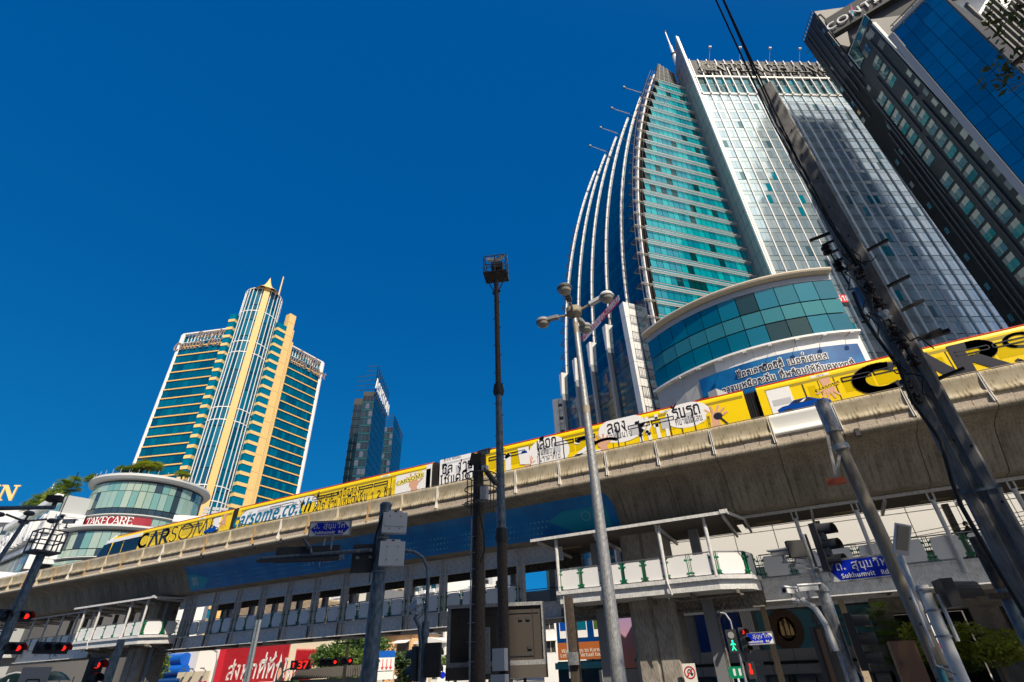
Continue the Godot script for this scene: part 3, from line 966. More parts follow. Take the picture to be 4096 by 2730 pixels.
func interchange_tower() -> void:
	tower_mats()
	var o := thing("office_tower", "sail-shaped glass office tower with a teal wedge face and curved white fins", "office tower")
	# right-hand block
	var R := fr(10.8, -99.4, 59.7)
	var W := 54.0
	var H := 152.6
	var s := Sh.new()
	s.xbox(R * bx(Vector3(W / 2, H / 2, -13.2), Vector3(W, H, 26)))
	obj("core", s, M.blade_grey, o)
	var panes := []
	var spandrels := []
	var fins := []
	var bay := 2.6
	for i in range(int(W / bay)):
		var x := .7 + i * bay
		for f in 29:
			var y := 34.0 + f * 4.1
			if y > 143: continue
			var hi := y > 135.5
			for h in 2:
				var g: Material = pick(["sky_glass_0", "sky_glass_1", "sky_glass_2", "sky_glass_0", "sky_glass_1"])
				if hi: g = pick(["teal_glass_3", "teal_glass_1", "sky_glass_3", "sky_glass_3"])
				elif rng.randf() < .07: g = pick(["teal_glass_1", "sky_glass_3"])
				var tilt := Basis(Vector3.UP, rng.randf_range(-.006, .006)) * Basis(Vector3.RIGHT, rng.randf_range(-.006, .006))
				panes.append([R * bx(Vector3(x + .35 + bay * .24 + h * bay * .435, y + 1.4, 0), Vector3(bay * .415, 2.62, .09), tilt), g])
			spandrels.append([R * bx(Vector3(x + bay / 2 + .1, y + 3.42, .0), Vector3(bay - .3, 1.2, .08)), M.spandrel_pale if not hi else M.sky_glass_3])
	for i in range(int(W / bay) + 1):
		var x := .75 + i * bay
		fins.append([R * bx(Vector3(x, 84.5, .12), Vector3(.20, 101.6, .34)), M.fin_white])
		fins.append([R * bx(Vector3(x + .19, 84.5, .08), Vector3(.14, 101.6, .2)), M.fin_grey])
		fins.append([R * bx(Vector3(x + .05, 144.0, .45), Vector3(.24, 17.0, .30)), M.fin_white])
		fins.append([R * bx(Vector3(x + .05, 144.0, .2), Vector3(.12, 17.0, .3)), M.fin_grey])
		fins.append([R * bx(Vector3(x + .05, 135.4, .35), Vector3(.5, .5, .7)), M.fin_white])
	pieces("window_pane", panes, o, 220)
	pieces("spandrel", spandrels, o, 120)
	pieces("fin", fins, o)
	s = Sh.new()
	s.xbox(R * bx(Vector3(W / 2, 143.7, .25), Vector3(W, .7, .5)))
	s.xbox(R * bx(Vector3(W / 2, 135.3, .12), Vector3(W, .35, .3)))
	obj("band", s, M.fin_white, o)
	s = Sh.new()
	s.xbox(R * bx(Vector3(W / 2, 148.3, -.02), Vector3(W, 8.4, .3)))
	for i in 21: s.xbox(R * bx(Vector3(.75 + i * bay + bay / 2, 148.3, .14), Vector3(.06, 8.4, .1)))
	obj("sign_wall", s, M.roof_grille, o)
	s = Sh.new()
	s.xbox(R * bx(Vector3(W / 2, 153.5, -.4), Vector3(W, .12, .12)))
	for i in 27: s.xbox(R * bx(Vector3(1 + i * 2.0, 153.0, -.4), Vector3(.07, 1.1, .07)))
	obj("roof_rail", s, M.roof_grille, o)
	letters("sign_letters", "INTERCHANGE", 3.9, .4, M.sign_dark, o, R * at(25.0, 147.4, .95), false, true, 1.05)
	s = Sh.new()   # swirl emblem
	var et := R * at(5.2, 147.9, 1.0)
	for q in 2:
		for k in 14:
			var a := PI * q + k * .2
			var w := .25 + .75 * sin(PI * (k + .5) / 14)
			stroke(s, [Vector2(cos(a) * 2.5, sin(a) * 1.9), Vector2(cos(a + .2) * 2.5, sin(a + .2) * 1.9)], w, et, .2)
			stroke(s, [Vector2(cos(a + .4) * 1.5, sin(a + .4) * 1.2), Vector2(cos(a + .6) * 1.5, sin(a + .6) * 1.2)], w * .7, et, .25)
	s.prism(PackedVector2Array([Vector2(.2, 1.5), Vector2(.75, 2.1), Vector2(.2, 3.0), Vector2(-.3, 2.1)]), et, .2, .2)
	obj("sign_emblem", s, M.sign_dark, o)
	# dark end wall with its white edges, running up into the pointed blade
	s = Sh.new()
	var bl := fr(10.8, -99.4, 149.7)   # local x comes forward, z to the left
	s.prism(PackedVector2Array([Vector2(-6.4, 30), Vector2(.0, 30), Vector2(.0, 166.2), Vector2(-6.4, 157.5)]), Transform3D(Basis(bl.basis.x, Vector3.UP, bl.basis.z), R.origin), -.6, .1)
	obj("blade_wall", s, M.blade_grey, o)
	s = Sh.new()
	for i in 33: s.xbox(Transform3D(bl.basis, R.origin) * bx(Vector3(-3.2, 32 + i * 4.1, .11), Vector3(6.4, .07, .05)))
	for xx in [-4.3, -2.2]: s.xbox(Transform3D(bl.basis, R.origin) * bx(Vector3(xx, 94, .11), Vector3(.06, 126, .05)))
	obj("wall_joint", s, M.louver_dark, o)
	s = Sh.new()
	s.xbox(R * bx(Vector3(.0, 98.1, .12), Vector3(.32, 136.3, .5)))
	s.xbox(R * bx(Vector3(.46, 98.0, .1), Vector3(.28, 136.0, .46)))
	obj("blade_edge", s, M.cladding_white, o)
	s = Sh.new()
	s.cyl(Vector3(8.9, 158, -104.6), Vector3(8.9, 166, -104.6), .75, .75)
	s.cyl(Vector3(8.9, 166, -104.6), Vector3(8.9, 171.5, -104.6), .5, .45)
	s.cyl(Vector3(8.9, 171.5, -104.6), Vector3(8.9, 180.5, -104.6), .26, .2)
	obj("spire", s, M.mast_white, o)
	s = Sh.new()
	s.cyl(Vector3(8.9, 165.9, -104.6), Vector3(8.9, 166.4, -104.6), 1.0, 1.0)
	s.lathe(Vector3(8.9, 180.5, -104.6), [Vector2(.35, 0), Vector2(.35, .5), Vector2(0, .8)])
	obj("spire_collar", s, M.roof_grille, o)
	# teal wedge
	var T := fr(TR.x, TR.z, 44.5)
	panes = []
	var bands := []
	var louvers := []
	s = Sh.new()
	for f in 29:
		var y := 34.0 + f * 4.05
		if y > 147: continue
		var u := teal_u(y)
		var u2 := teal_u(y + 4.05)
		s.xbox(T * bx(Vector3(-(u2 - .4) / 2 - .2, y + 2.02, -3.2), Vector3(u2 - .5, 4.05, 5.8)))
		var k := int(u2 / 1.42)
		var cw := u2 / k
		for i in k:
			var g := pick(["teal_glass_0", "teal_glass_1", "teal_glass_2", "teal_glass_0", "teal_glass_1"])
			if rng.randf() < .10: g = M.teal_glass_3
			panes.append([T * bx(Vector3(-(i + .5) * cw, y + 1.25, -.02), Vector3(cw - .1, 2.3, .1), Basis(Vector3.UP, rng.randf_range(-.01, .01))), g])
		bands.append([T * bx(Vector3(-u2 / 2, y + 2.60, .0), Vector3(u2, .22, .16)), M.fin_grey])
		bands.append([T * bx(Vector3(-u2 / 2, y + 3.24, .0), Vector3(u2, 1.0, .10)), M.teal_glass_1])
		bands.append([T * bx(Vector3(-u2 / 2, y + 3.88, .02), Vector3(u2, .2, .14)), M.fin_grey])
		# sun shade: a ladder of slats held out from the wall and past both ends
		var x0 := -u2 - 3.1
		var x1 := .9
		var m := (x0 + x1) / 2
		louvers.append([T * bx(Vector3(m, y + 2.62, .70), Vector3(x1 - x0, .10, .10)), M.louver_white])
		louvers.append([T * bx(Vector3(m, y + 2.60, .25), Vector3(x1 - x0, .04, .05)), M.louver_white])
		louvers.append([T * bx(Vector3(m, y + 2.60, .48), Vector3(x1 - x0, .04, .06)), M.louver_white])
	obj("teal_core", s, M.louver_dark, o)
	pieces("teal_pane", panes, o, 200)
	pieces("teal_band", bands, o, 120)
	pieces("sun_shade", louvers, o, 110)
	s = Sh.new()
	for f in 28:
		var y := 36.6 + f * 4.05
		if y > 148: continue
		var u := teal_u(y)
		for i in 9: s.xbox(T * bx(Vector3(-u - .3 - i * .34, y, -.3), Vector3(.09, .09, 2.2)))      # slats past the left end
		s.xbox(T * bx(Vector3(-u - 3.1, y, -.3), Vector3(.12, .12, 2.3)))
		s.xbox(T * bx(Vector3(-u - 1.6, y, -1.3), Vector3(3.0, .1, .1)))
		s.xbox(T * bx(Vector3(.55, y, .2), Vector3(.1, .1, 1.4)))
		for i in 3: s.xbox(T * bx(Vector3(.3 + i * .3, y, .3), Vector3(.08, .08, 1.2)))
		for i in 5:
			var zz := .8 - i * .5
			s.bar(T * Vector3(-u - 3.1, y, zz), T * Vector3(-teal_u(y + 4.05) - 3.1, y + 4.05, zz), .07, .07) if i == 0 else s.bar(T * Vector3(-u - .6 * i, y, .8), T * Vector3(-teal_u(y + 4.05) - .6 * i, y + 4.05, .8), .04, .04)
	tag(obj("shade_bracket", s, M.louver_dark, o), "", "", "", "stuff")
	s = Sh.new()   # grille crown between the wedge and the blade
	s.prism(PackedVector2Array([Vector2(0, 149.3), Vector2(-8.6, 149.3), Vector2(-5.2, 160.5), Vector2(0, 157)]), T, -2.4, -1.4)
	obj("crown", s, M.roof_grille, o)
	s = Sh.new()
	for i in 5: s.bar(T * Vector3(-.4 - i * 1.7, 149.3, -1.3), T * Vector3(-.3 - i * 1.1, 157.3 + i * .7, -1.3), .14, .14)
	for i in 5: s.bar(T * Vector3(-8.6 + i * .7, 149.6 + i * 2.2, -1.3), T * Vector3(0, 149.6 + i * 1.9, -1.3), .06, .06)
	obj("crown_frame", s, M.fin_grey, o)
	# curved left side
	panes = []
	fins = []
	var wb := 7.3
	s = Sh.new()
	for f in 29:
		var y := 30.0 + f * 4.1
		var y1 := minf(y + 4.1, 149.0)
		if y > 148: continue
		s.quad(sail(36.5, y, -.2), sail(36.5, y1, -.2), sail(0, y1, -.2), sail(0, y, -.2))
		s.quad(sail(36.5, y, -.2), sail(36.5, y1, -.2), sail(36.5, y1, -8), sail(36.5, y, -8))
		for b in 5:
			for i in 3:
				for h in 2:
					var w := b * wb + .35 + (i + .5) * 2.2
					var ya := y + (.06 if h == 0 else 2.7)
					var yb := y + (2.64 if h == 0 else 4.06)
					var pa := sail(w, ya)
					var pb := sail(w, yb)
					var up := pb - pa
					var x := Vector3(.755, 0, .656)
					var n := x.cross(up.normalized())
					n = n.rotated(up.normalized(), rng.randf_range(-.006, .006))
					panes.append([Transform3D(Basis(x * 2.13, up, n * .1), (pa + pb) / 2), pick(["navy_glass_0", "navy_glass_2", "navy_glass_0"]) if h == 0 else M.navy_glass_1])
		for b in 6:
			var pa := sail(b * wb, y, .25)
			var pb := sail(b * wb, y1, .25)
			var up := pb - pa
			var x := Vector3(.755, 0, .656)
			fins.append([Transform3D(Basis(x * (.34 if b else .8), up * 1.002, x.cross(up.normalized()) * .36), (pa + pb) / 2), M.cladding_white])
			if f % 1 == 0: fins.append([Transform3D(Basis(x * .42, Vector3(0, .1, 0), Vector3(-.656, 0, .755) * .5), pa), M.louver_dark])
	obj("curved_core", s, M.louver_dark, o)
	pieces("curved_pane", panes, o, 200)
	pieces("curved_fin", fins, o, 160)
	s = Sh.new()   # brackets along the far left edge
	for f in 22:
		var y := 34.0 + f * 4.1
		var p := sail(36.7, y, .3)
		var q := sail(39.9, y, -.8)
		for i in 5: s.bar(sail(36.7 + i * .05, y + i * .0, .3 - i * .5), sail(39.6, y, -.3 - i * .5), .1, .1)
		s.bar(p, sail(39.8, y, .2), .14, .14)
		s.bar(sail(39.7, y, .3), sail(39.7, y, -2.6), .14, .14)
		s.bar(sail(39.7, y, .2), sail(36.6, y + 3.4, .2), .1, .1)
	tag(obj("edge_bracket", s, M.louver_dark, o), "", "", "", "stuff")
	# floodlight arms
	for i in 4:
		var p := sail(6.0 + i * 7.4, 149, .2)
		var q := p + Vector3(-4.6, 3.6, 2.4)
		s = Sh.new()
		s.bar(p, q, .13, .13)
		s.bar(p + Vector3(0, .6, 0), q, .06, .06)
		var arm := obj("floodlight_arm", s, M.grey_dark, o)
		s = Sh.new()
		s.box(q, Vector3(.6, .7, .6), Basis(Vector3.UP, .6))
		obj("lamp_head", s, M.louver_dark, arm)
	for i in 4:
		var p := R * Vector3(7.5 + i * 9.3, 153, -1)
		s = Sh.new()
		s.bar(p, p + R.basis * Vector3(.8, 5.0, 2.2), .11, .11)
		var arm := obj("floodlight_arm", s, M.fin_grey, o)
		s = Sh.new()
		s.box(p + R.basis * Vector3(.8, 5.1, 2.3), Vector3(.8, .5, .5), R.basis)
		obj("lamp_head", s, M.cladding_grey, arm)
	# stepped lower wing on the left, same fins, capped white
	var Wg := fr(-17.9, -85.9, 131)
	panes = []
	s = Sh.new()
	s.xbox(Wg * bx(Vector3(-14.6, 31, -3.2), Vector3(29, 62, 6)))
	obj("wing_core", s, M.louver_dark, o)
	for b in 4:
		for i in 3:
			for f in 16:
				var y := 3.0 + f * 3.7
				panes.append([Wg * bx(Vector3(-b * wb - .35 - (i + .5) * 2.2, y + 1.2, 0), Vector3(2.13, 2.3, .1), Basis(Vector3.UP, rng.randf_range(-.007, .007))), pick(["navy_glass_0", "navy_glass_2"])])
				panes.append([Wg * bx(Vector3(-b * wb - .35 - (i + .5) * 2.2, y + 3.02, 0), Vector3(2.13, 1.22, .1)), M.navy_glass_1])
		s = Sh.new()
		s.xbox(Wg * bx(Vector3(-b * wb - wb, 31.4, .35), Vector3(.6, 62.8, .9)))
		var fin := obj("wing_fin", s, M.fin_grey, o)
		s = Sh.new()
		s.prism(PackedVector2Array([Vector2(-.45, 63.4), Vector2(1.0, 63.4), Vector2(.25, 57.5), Vector2(-.32, 57.5)]), Wg * at(-b * wb - wb, 0, 0), -1.0, .85)
		obj("fin_cap", s, M.cladding_white, fin)
	pieces("wing_pane", panes, o, 180)
	s = Sh.new()   # bright end wall
	s.xbox(Wg * bx(Vector3(.35, 32, -2.6), Vector3(1.5, 64, 7)))
	obj("white_end_wall", s, M.cladding_white, o)
	s = Sh.new()
	for i in 8: s.xbox(Wg * bx(Vector3(.35, 24 + i * 5.2, -2.6), Vector3(1.54, .07, 7.04)))
	obj("end_wall_joint", s, M.cladding_grey, o)
	# curved podium
	var pc := Vector3(3.2, 0, -97.3)
	var r := 26.0
	s = Sh.new()
	var wedge := PackedVector2Array([Vector2(3.0, 10.0)])
	for i in 23:
		var a := deg_to_rad(129.0 - i * 3.0)
		wedge.append(Vector2(cos(a), sin(a)) * (r - .4))
	var flatdown := Transform3D(Basis(Vector3.RIGHT, Vector3(0, 0, 1), Vector3.UP), pc)
	s.prism(wedge, flatdown, 0.0, 49.4)
	obj("podium_core", s, M.louver_dark, o)
	panes = []
	var cls := []
	for i in 11:
		var a := deg_to_rad(126.0 - i * 6.0)
		var d := Vector3(cos(a), 0, sin(a))
		var B := Basis(Vector3(d.z, 0, -d.x), Vector3.UP, d)
		var pw := 2.72
		for q in [[46.7, 3.4], [43.7, 2.4], [40.75, 3.3]]:
			var g := pick(["podium_glass_0", "podium_glass_1", "podium_glass_0", "podium_glass_2"])
			if q[1] < 3: g = M.podium_glass_3
			elif i in [7, 8] and q[0] < 42 or i == 6 and q[0] > 42: g = M.podium_glass_4
			panes.append([bx(pc + d * r + Vector3(0, q[0], 0), Vector3(pw - .1, q[1] - .1, .12), B * Basis(Vector3.UP, rng.randf_range(-.012, .012))), g])
		panes.append([bx(pc + d * r + Vector3(0, 48.8, 0), Vector3(pw + .1, .9, .3), B), M.podium_band])
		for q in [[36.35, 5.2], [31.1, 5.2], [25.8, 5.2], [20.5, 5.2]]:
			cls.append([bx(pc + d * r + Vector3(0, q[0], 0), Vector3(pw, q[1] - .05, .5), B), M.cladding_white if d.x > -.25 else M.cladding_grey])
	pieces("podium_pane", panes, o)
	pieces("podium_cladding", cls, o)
	s = Sh.new()
	for i in 22:
		var d0 := Vector3(cos(deg_to_rad(129.0 - i * 3.0)), 0, sin(deg_to_rad(129.0 - i * 3.0)))
		var d1 := Vector3(cos(deg_to_rad(126.0 - i * 3.0)), 0, sin(deg_to_rad(126.0 - i * 3.0)))
		var prof := [Vector2(r - 2, 49.2), Vector2(r + 1.1, 49.5), Vector2(r + 1.2, 49.75), Vector2(r + 1.1, 50.0), Vector2(r - 2, 50.1)]
		for j in 4:
			var p0: Vector2 = prof[j]
			var p1: Vector2 = prof[j + 1]
			s.quad(pc + d0 * p0.x + Vector3(0, p0.y, 0), pc + d0 * p1.x + Vector3(0, p1.y, 0), pc + d1 * p1.x + Vector3(0, p1.y, 0), pc + d1 * p0.x + Vector3(0, p0.y, 0))
	obj("podium_eave", s, M.soffit_tan, o)
	s = Sh.new()
	for i in 22:
		var a := deg_to_rad(127.5 - i * 3.0)
		s.xbox(bx(pc + Vector3(cos(a), 0, sin(a)) * (r + .5) + Vector3(0, 38.9, 0), Vector3(1.44, .3, .9), Basis(Vector3(sin(a), 0, -cos(a)), Vector3.UP, Vector3(cos(a), 0, sin(a)))))
	obj("podium_ledge", s, M.cladding_white, o)
	# blue poster round the podium, with its lamp arms
	var p := thing("billboard", "curved blue billboard with white-edged lettering on the podium of the glass tower", "billboard")
	s = Sh.new()
	for i in 21:
		var a0 := deg_to_rad(111.0 - i * 2.2)
		var a1 := deg_to_rad(111.0 - (i + 1) * 2.2)
		var d0 := Vector3(cos(a0), 0, sin(a0))
		var d1 := Vector3(cos(a1), 0, sin(a1))
		var y0 := Vector3(0, 24.0, 0)
		var y1 := Vector3(0, 37.1, 0)
		s.quad_n(pc + d0 * (r + .45) + y0, pc + d0 * (r + .45) + y1, pc + d1 * (r + .45) + y1, pc + d1 * (r + .45) + y0, d0, d0, d1, d1)
	obj("poster", s, M.poster_blue, p)
	for row in 2:
		for lay in 2:
			s = Sh.new()
			var text: String = ["บัตรเครดิตซิตี้ เมอร์เซเดส", "ความเหนือระดับ ที่พร้อมให้กับคุณทุกที่"][row]
			var x := -thai_w(text) * (.66 / 7.0) * .84 / 2
			for ch in text:
				pass
			var flatm := Sh.new()
			thai(flatm, text, .66, .34 if lay == 0 else .15, Transform3D(Basis.from_scale(Vector3(.84, 1, 1)), Vector3.ZERO))
			for vi in flatm.v.size():
				var q: Vector3 = flatm.v[vi]
				var a := deg_to_rad(86.5 - row * .3) - (q.x + x) / r
				var d := Vector3(cos(a), 0, sin(a))
				s.v.append(pc + d * (r + .52 + lay * .04) + Vector3(0, 35.3 - row * 1.65 + q.y, 0))
				s.n.append(d)
			obj("lettering" if lay else "lettering_edge", s, M.wrap_navy if lay else M.white, p)
	for i in 8:
		var a := deg_to_rad(116.0 - i * 7.0)
		var d := Vector3(cos(a), 0, sin(a))
		s = Sh.new()
		s.bar(pc + d * (r + .3) + Vector3(0, 38.4, 0), pc + d * (r + 1.7) + Vector3(0, 38.2, 0), .06, .06)
		var arm := obj("lamp_arm", s, M.grey_dark, p)
		s = Sh.new()
		s.box(pc + d * (r + 1.75) + Vector3(0, 38.1, 0), Vector3(.5, .25, .35), Basis(Vector3(d.z, 0, -d.x), Vector3.UP, d))
		obj("lamp_head", s, M.cladding_grey, arm)
	# red and white rental banner strung across the faces
	var ban := thing("rental_banner", "thin red and white banner with a phone number strung across the glass tower", "banner")
	s = Sh.new(); s.xbox(R * bx(Vector3(2.3, 62.9, .62), Vector3(6.6, 1.9, .04)))
	obj("cloth_white", s, M.white, ban)
	s = Sh.new(); s.xbox(Transform3D(Basis(Vector3(.755, 0, .656), Vector3.UP, Vector3(-.656, 0, .755)), sail(19, 66.5, 2.3)) * bx(Vector3.ZERO, Vector3(8.2, 1.9, .04)))
	obj("cloth_white", s, M.white, ban)
	s = Sh.new(); s.xbox(R * bx(Vector3(9.4, 62.9, .62), Vector3(7.4, 1.9, .04)))
	obj("cloth_red", s, M.hoarding_red, ban)
	s = Sh.new(); s.xbox(Transform3D(Basis(Vector3(.755, 0, .656), Vector3.UP, Vector3(-.656, 0, .755)), sail(11, 66.5, 2.3)) * bx(Vector3.ZERO, Vector3(7.6, 1.9, .04)))
	obj("cloth_red", s, M.hoarding_red, ban)
	letters("banner_number", "081-7708518", 1.35, .02, M.white, ban, R * at(9.4, 62.9, .67), true, false, .78)
	letters("banner_words", "CMYK COLOUR", 1.2, .02, M.hoarding_red, ban, R * at(2.3, 62.7, .67), true, false, .7)
	var bt := Transform3D(Basis(Vector3(.755, 0, .656), Vector3.UP, Vector3(-.656, 0, .755)), sail(11, 66.5, 2.35))
	letters("banner_number", "081-7708518", 1.35, .02, M.white, ban, bt, true, false, .8)
	letters("banner_words", "CMYK COLOUR", 1.3, .02, M.hoarding_red, ban, bt * at(-8.0, 0, 0), true, false, .75)
	# dark video screen on the corner of the podium
	var sc := thing("video_screen", "dark curved video screen with a grey frame behind the train", "screen")
	var S := fr(-17.0, -72.0, 118)
	s = Sh.new()
	s.prism(PackedVector2Array([Vector2(-13, 22), Vector2(13.5, 22), Vector2(13.5, 31.2), Vector2(9, 31.6), Vector2(2, 30.4), Vector2(-6, 27.6), Vector2(-13, 24.2)]), S, -2.5, 0)
	obj("housing", s, M.near_black, sc)
	s = Sh.new()
	s.prism(PackedVector2Array([Vector2(-10, 21), Vector2(12.7, 21), Vector2(12.7, 30.3), Vector2(8.6, 30.6), Vector2(2, 29.4), Vector2(-5, 26.8)]), S, .02, .05)
	obj("frame", s, M.screen_frame, sc)
	s = Sh.new()
	s.prism(PackedVector2Array([Vector2(-3.8, 21), Vector2(11.2, 21), Vector2(11.2, 28.8), Vector2(8, 29), Vector2(2.6, 28), Vector2(-3.4, 25.6)]), S, .08, .1)
	s.prism(PackedVector2Array([Vector2(-8, 21), Vector2(-4.6, 21), Vector2(-4.4, 25.0)]), S, .08, .1)
	obj("screen", s, M.screen_dark, sc)
	s = Sh.new()
	s.prism(PackedVector2Array([Vector2(3.4, 21), Vector2(3.1, 23.8), Vector2(3.6, 25.3), Vector2(4.7, 26.0), Vector2(5.8, 25.4), Vector2(6.5, 23.6), Vector2(7.0, 21)]), S, .12, .12)
	obj("portrait_print", s, M.black, sc)
	s = Sh.new()
	s.xbox(S * bx(Vector3(14.2, 28.0, -1.3), Vector3(1.3, 7.4, 2.4)))
	obj("vent_box", s, M.cladding_grey, sc)
	s = Sh.new()
	for i in 12: s.xbox(S * bx(Vector3(14.2, 25.0 + i * .5, -.06), Vector3(1.0, .25, .12)))
	obj("vent_slat", s, M.near_black, sc)

# ------------------------------------------------------------------ the dark hotel with its blue glass slab
func dark_hotel() -> void:
	var o := thing("dark_hotel_tower", "near-black hotel tower with square windows and a ribbed face, leaning in at the right", "hotel")
	var D := fr(40.0, -104.6, 158.5) * Transform3D(Basis(Vector3.BACK, .028), Vector3.ZERO)
	var s := Sh.new()
	s.xbox(D * bx(Vector3(12.3, 58, -12), Vector3(16.6, 122, 24)))
	s.xbox(D * bx(Vector3(7.85, 72, -12), Vector3(7.7, 144, 24)))
	obj("wall", s, M.hotel_dark, o)
	var ribs := []
	for q in [[5.6, 108, 143.5], [6.7, 104, 143.5], [8.4, 112, 143.5], [10.0, 110, 140], [11.3, 113, 134], [6.9, 30, 92], [8.0, 20, 96], [9.2, 12, 99], [9.9, 74, 106], [13.6, 88, 108], [13.7, 30, 86], [17.6, 94, 116], [17.6, 60, 92], [19.9, 84, 114]]:
		ribs.append([D * bx(Vector3(q[0], (q[1] + q[2]) / 2, .14), Vector3(.26, q[2] - q[1], .28)), M.hotel_rib])
	pieces("rib", ribs, o)
	var panes := []
	var win := func(x: float, y: float, w: float, h: float, lit: Material) -> void:
		panes.append([D * bx(Vector3(x, y, .02), Vector3(w, h, .1), Basis(Vector3.UP, rng.randf_range(-.012, .012))), lit])
	for f in 31:
		var y := 110.0 - f * 3.44
		for c in 2:
			if c == 0 and (f < 2 or f == 9): continue
			if c == 1 and f == 3: continue
			var cx: float = [11.45, 15.65][c]
			var lit: Material = pick(["hotel_window", "hotel_window", "hotel_teal"])
			for k in 3:
				win.call(cx - .72 + k * .72, y - .55, .70, 1.55, lit)
				win.call(cx - .72 + k * .72, y + .84, .70, 1.18, M.hotel_blind if k > 0 else M.hotel_shade)
		if f > 2: win.call(19.35, y - .5, 1.15, 1.85, pick(["hotel_blind", "hotel_blind", "hotel_shade"]))
		if f > 4 and f % 2 == 0: win.call(4.9 + rng.randf_range(0, .6), y, .8, 1.4, pick(["hotel_window", "hotel_shade"]))
	for q in [[10.5, 136], [10.8, 129], [11.0, 124], [10.9, 119], [4.9, 118.4], [5.2, 112], [4.7, 105.8], [10.6, 109], [9.9, 104.5], [8.9, 97], [6.4, 126], [4.6, 130], [7.6, 90]]:
		win.call(q[0], q[1], .85, 1.6, pick(["hotel_window", "blue_glass_0", "hotel_shade"]))
	win.call(5.1, 108.5, .8, 1.3, M.hotel_lamp)
	for q in [[15.0, 115.5, 1.0], [16.1, 115.5, 1.0], [18.9, 116.5, 1.2], [18.9, 111.5, 1.3], [17.9, 117.0, .9]]: win.call(q[0], q[1], q[2], 2.5, pick(["blue_glass_0", "hotel_shade"]))
	pieces("window", panes, o)
	s = Sh.new()
	s.xbox(D * bx(Vector3(13.2, 117.5, .1), Vector3(2.6, 4.6, .12)))
	s.xbox(D * bx(Vector3(16.5, 120.2, .1), Vector3(8.2, 2.2, .12)))
	s.xbox(D * bx(Vector3(11.8, 118, -3), Vector3(.12, 7, 6)))
	obj("balustrade_glass", s, M.hotel_window, o)
	s = Sh.new()
	s.xbox(D * bx(Vector3(16.2, 121.4, .15), Vector3(8.8, .2, .22)))
	s.xbox(D * bx(Vector3(12.0, 118, .15), Vector3(.2, 6.6, .22)))
	obj("balustrade_rail", s, M.cladding_grey, o)
	s = Sh.new()
	s.xbox(D * bx(Vector3(20.75, 58, .2), Vector3(.4, 118, .7)))
	obj("corner_trim", s, M.cladding_grey, o)
	s = Sh.new()
	for i in 8: s.xbox(D * bx(Vector3(4.2 + i * .95, 144.8, -.2), Vector3(.1, 1.8, .1)))
	s.xbox(D * bx(Vector3(7.6, 145.7, -.2), Vector3(7.2, .12, .12)))
	s.path([D * Vector3(10.4, 139, -.5), D * Vector3(11.6, 141, .5), D * Vector3(13.0, 139.4, .5), D * Vector3(13.2, 136, .5)], .2)
	for i in 3: s.bar(D * Vector3(3.9, 133 + i * 3.5, -.3), D * Vector3(2.0, 134.5 + i * 3.5, -.3), .12, .12)
	obj("roof_rail", s, M.roof_grille, o)
	s = Sh.new()
	var N := fr(42.9, -92.4, 100, 2.0)
	s.xbox(N * bx(Vector3(12, 127.5, -1.0), Vector3(27, 6.6, 1.4)))
	obj("name_board", s, M.hotel_dark, o)
	s = Sh.new()
	s.xbox(N * bx(Vector3(13, 120.5, -4), Vector3(24, 7, 5)))
	obj("plant_room", s, M.hotel_dark, o)
	letters("name_letters", "CONTINENTAL", 2.3, .2, M.cladding_white, o, N * at(9.7, 126.9, .0), false, false, 1.15)
	s = Sh.new()
	s.prism(PackedVector2Array([Vector2(3.0, 124.6), Vector2(3.3, 127.2), Vector2(3.7, 127.2)]), N, .4, .4)
	obj("name_accent", s, M.teal_glass_2, o)
	s = Sh.new()
	s.prism(PackedVector2Array([Vector2(3.3, 127.2), Vector2(3.7, 127.2), Vector2(4.1, 130.0)]), N, .42, .42)
	obj("name_accent", s, mat("magenta", .55, .02, .25, .5), o)
	# blue glass slab
	var b := thing("blue_glass_tower", "deep blue mirrored glass slab beside the dark hotel", "office tower")
	var G := fr(46.9, -84.6, 128)
	s = Sh.new()
	s.xbox(G * bx(Vector3(3.3, 54, -8.1), Vector3(8.4, 108, 16)))
	obj("core", s, M.near_black, b)
	panes = []
	for i in 4:
		for f in 30:
			panes.append([G * bx(Vector3(-.9 + (i + .5) * 2.05, 108.2 - (f + .5) * 3.5, 0), Vector3(1.97, 3.42, .12), Basis(Vector3.UP, rng.randf_range(-.004, .004)) * Basis(Vector3.RIGHT, rng.randf_range(-.004, .004))), pick(["blue_glass_0", "blue_glass_1", "blue_glass_2"])])
	pieces("glass_pane", panes, b, 200)
	s = Sh.new()
	s.xbox(G * bx(Vector3(3.3, 108.6, .1), Vector3(8.6, .8, .5)))
	s.xbox(G * bx(Vector3(-1.5, 54, .1), Vector3(1.0, 108, .5)))
	obj("edge_trim", s, M.blade_grey, b)
	s = Sh.new()
	for i in 5: s.xbox(G * bx(Vector3(-.5 + i * 2, 110, -1), Vector3(.12, 2.6, .12)))
	s.xbox(G * bx(Vector3(3.3, 111.2, -1), Vector3(8.4, .15, .15)))
	obj("roof_rail", s, M.roof_grille, b)
	# white tower with dark upright fins
	var w := thing("white_finned_tower", "sunlit white tower with dark upright fins at the top right corner", "office tower")
	var P := fr(59.0, -92.0, 75)
	s = Sh.new()
	s.xbox(P * bx(Vector3(6.9, 60, -9.1), Vector3(13.8, 120, 18)))
	obj("core", s, M.cladding_grey, w)
	panes = []
	var fins := []
	for i in 6:
		for f in 28: panes.append([P * bx(Vector3((i + .5) * 2.3, 119 - (f + .5) * 4.2, 0), Vector3(2.25, 4.14, .14)), M.panel_new])
	for i in 12: fins.append([P * bx(Vector3(.3 + i * 1.16, 56 + 1.4 * (i % 4) - (5 if i < 3 else 0), .45), Vector3(.34, 112, .75)), M.hotel_rib])
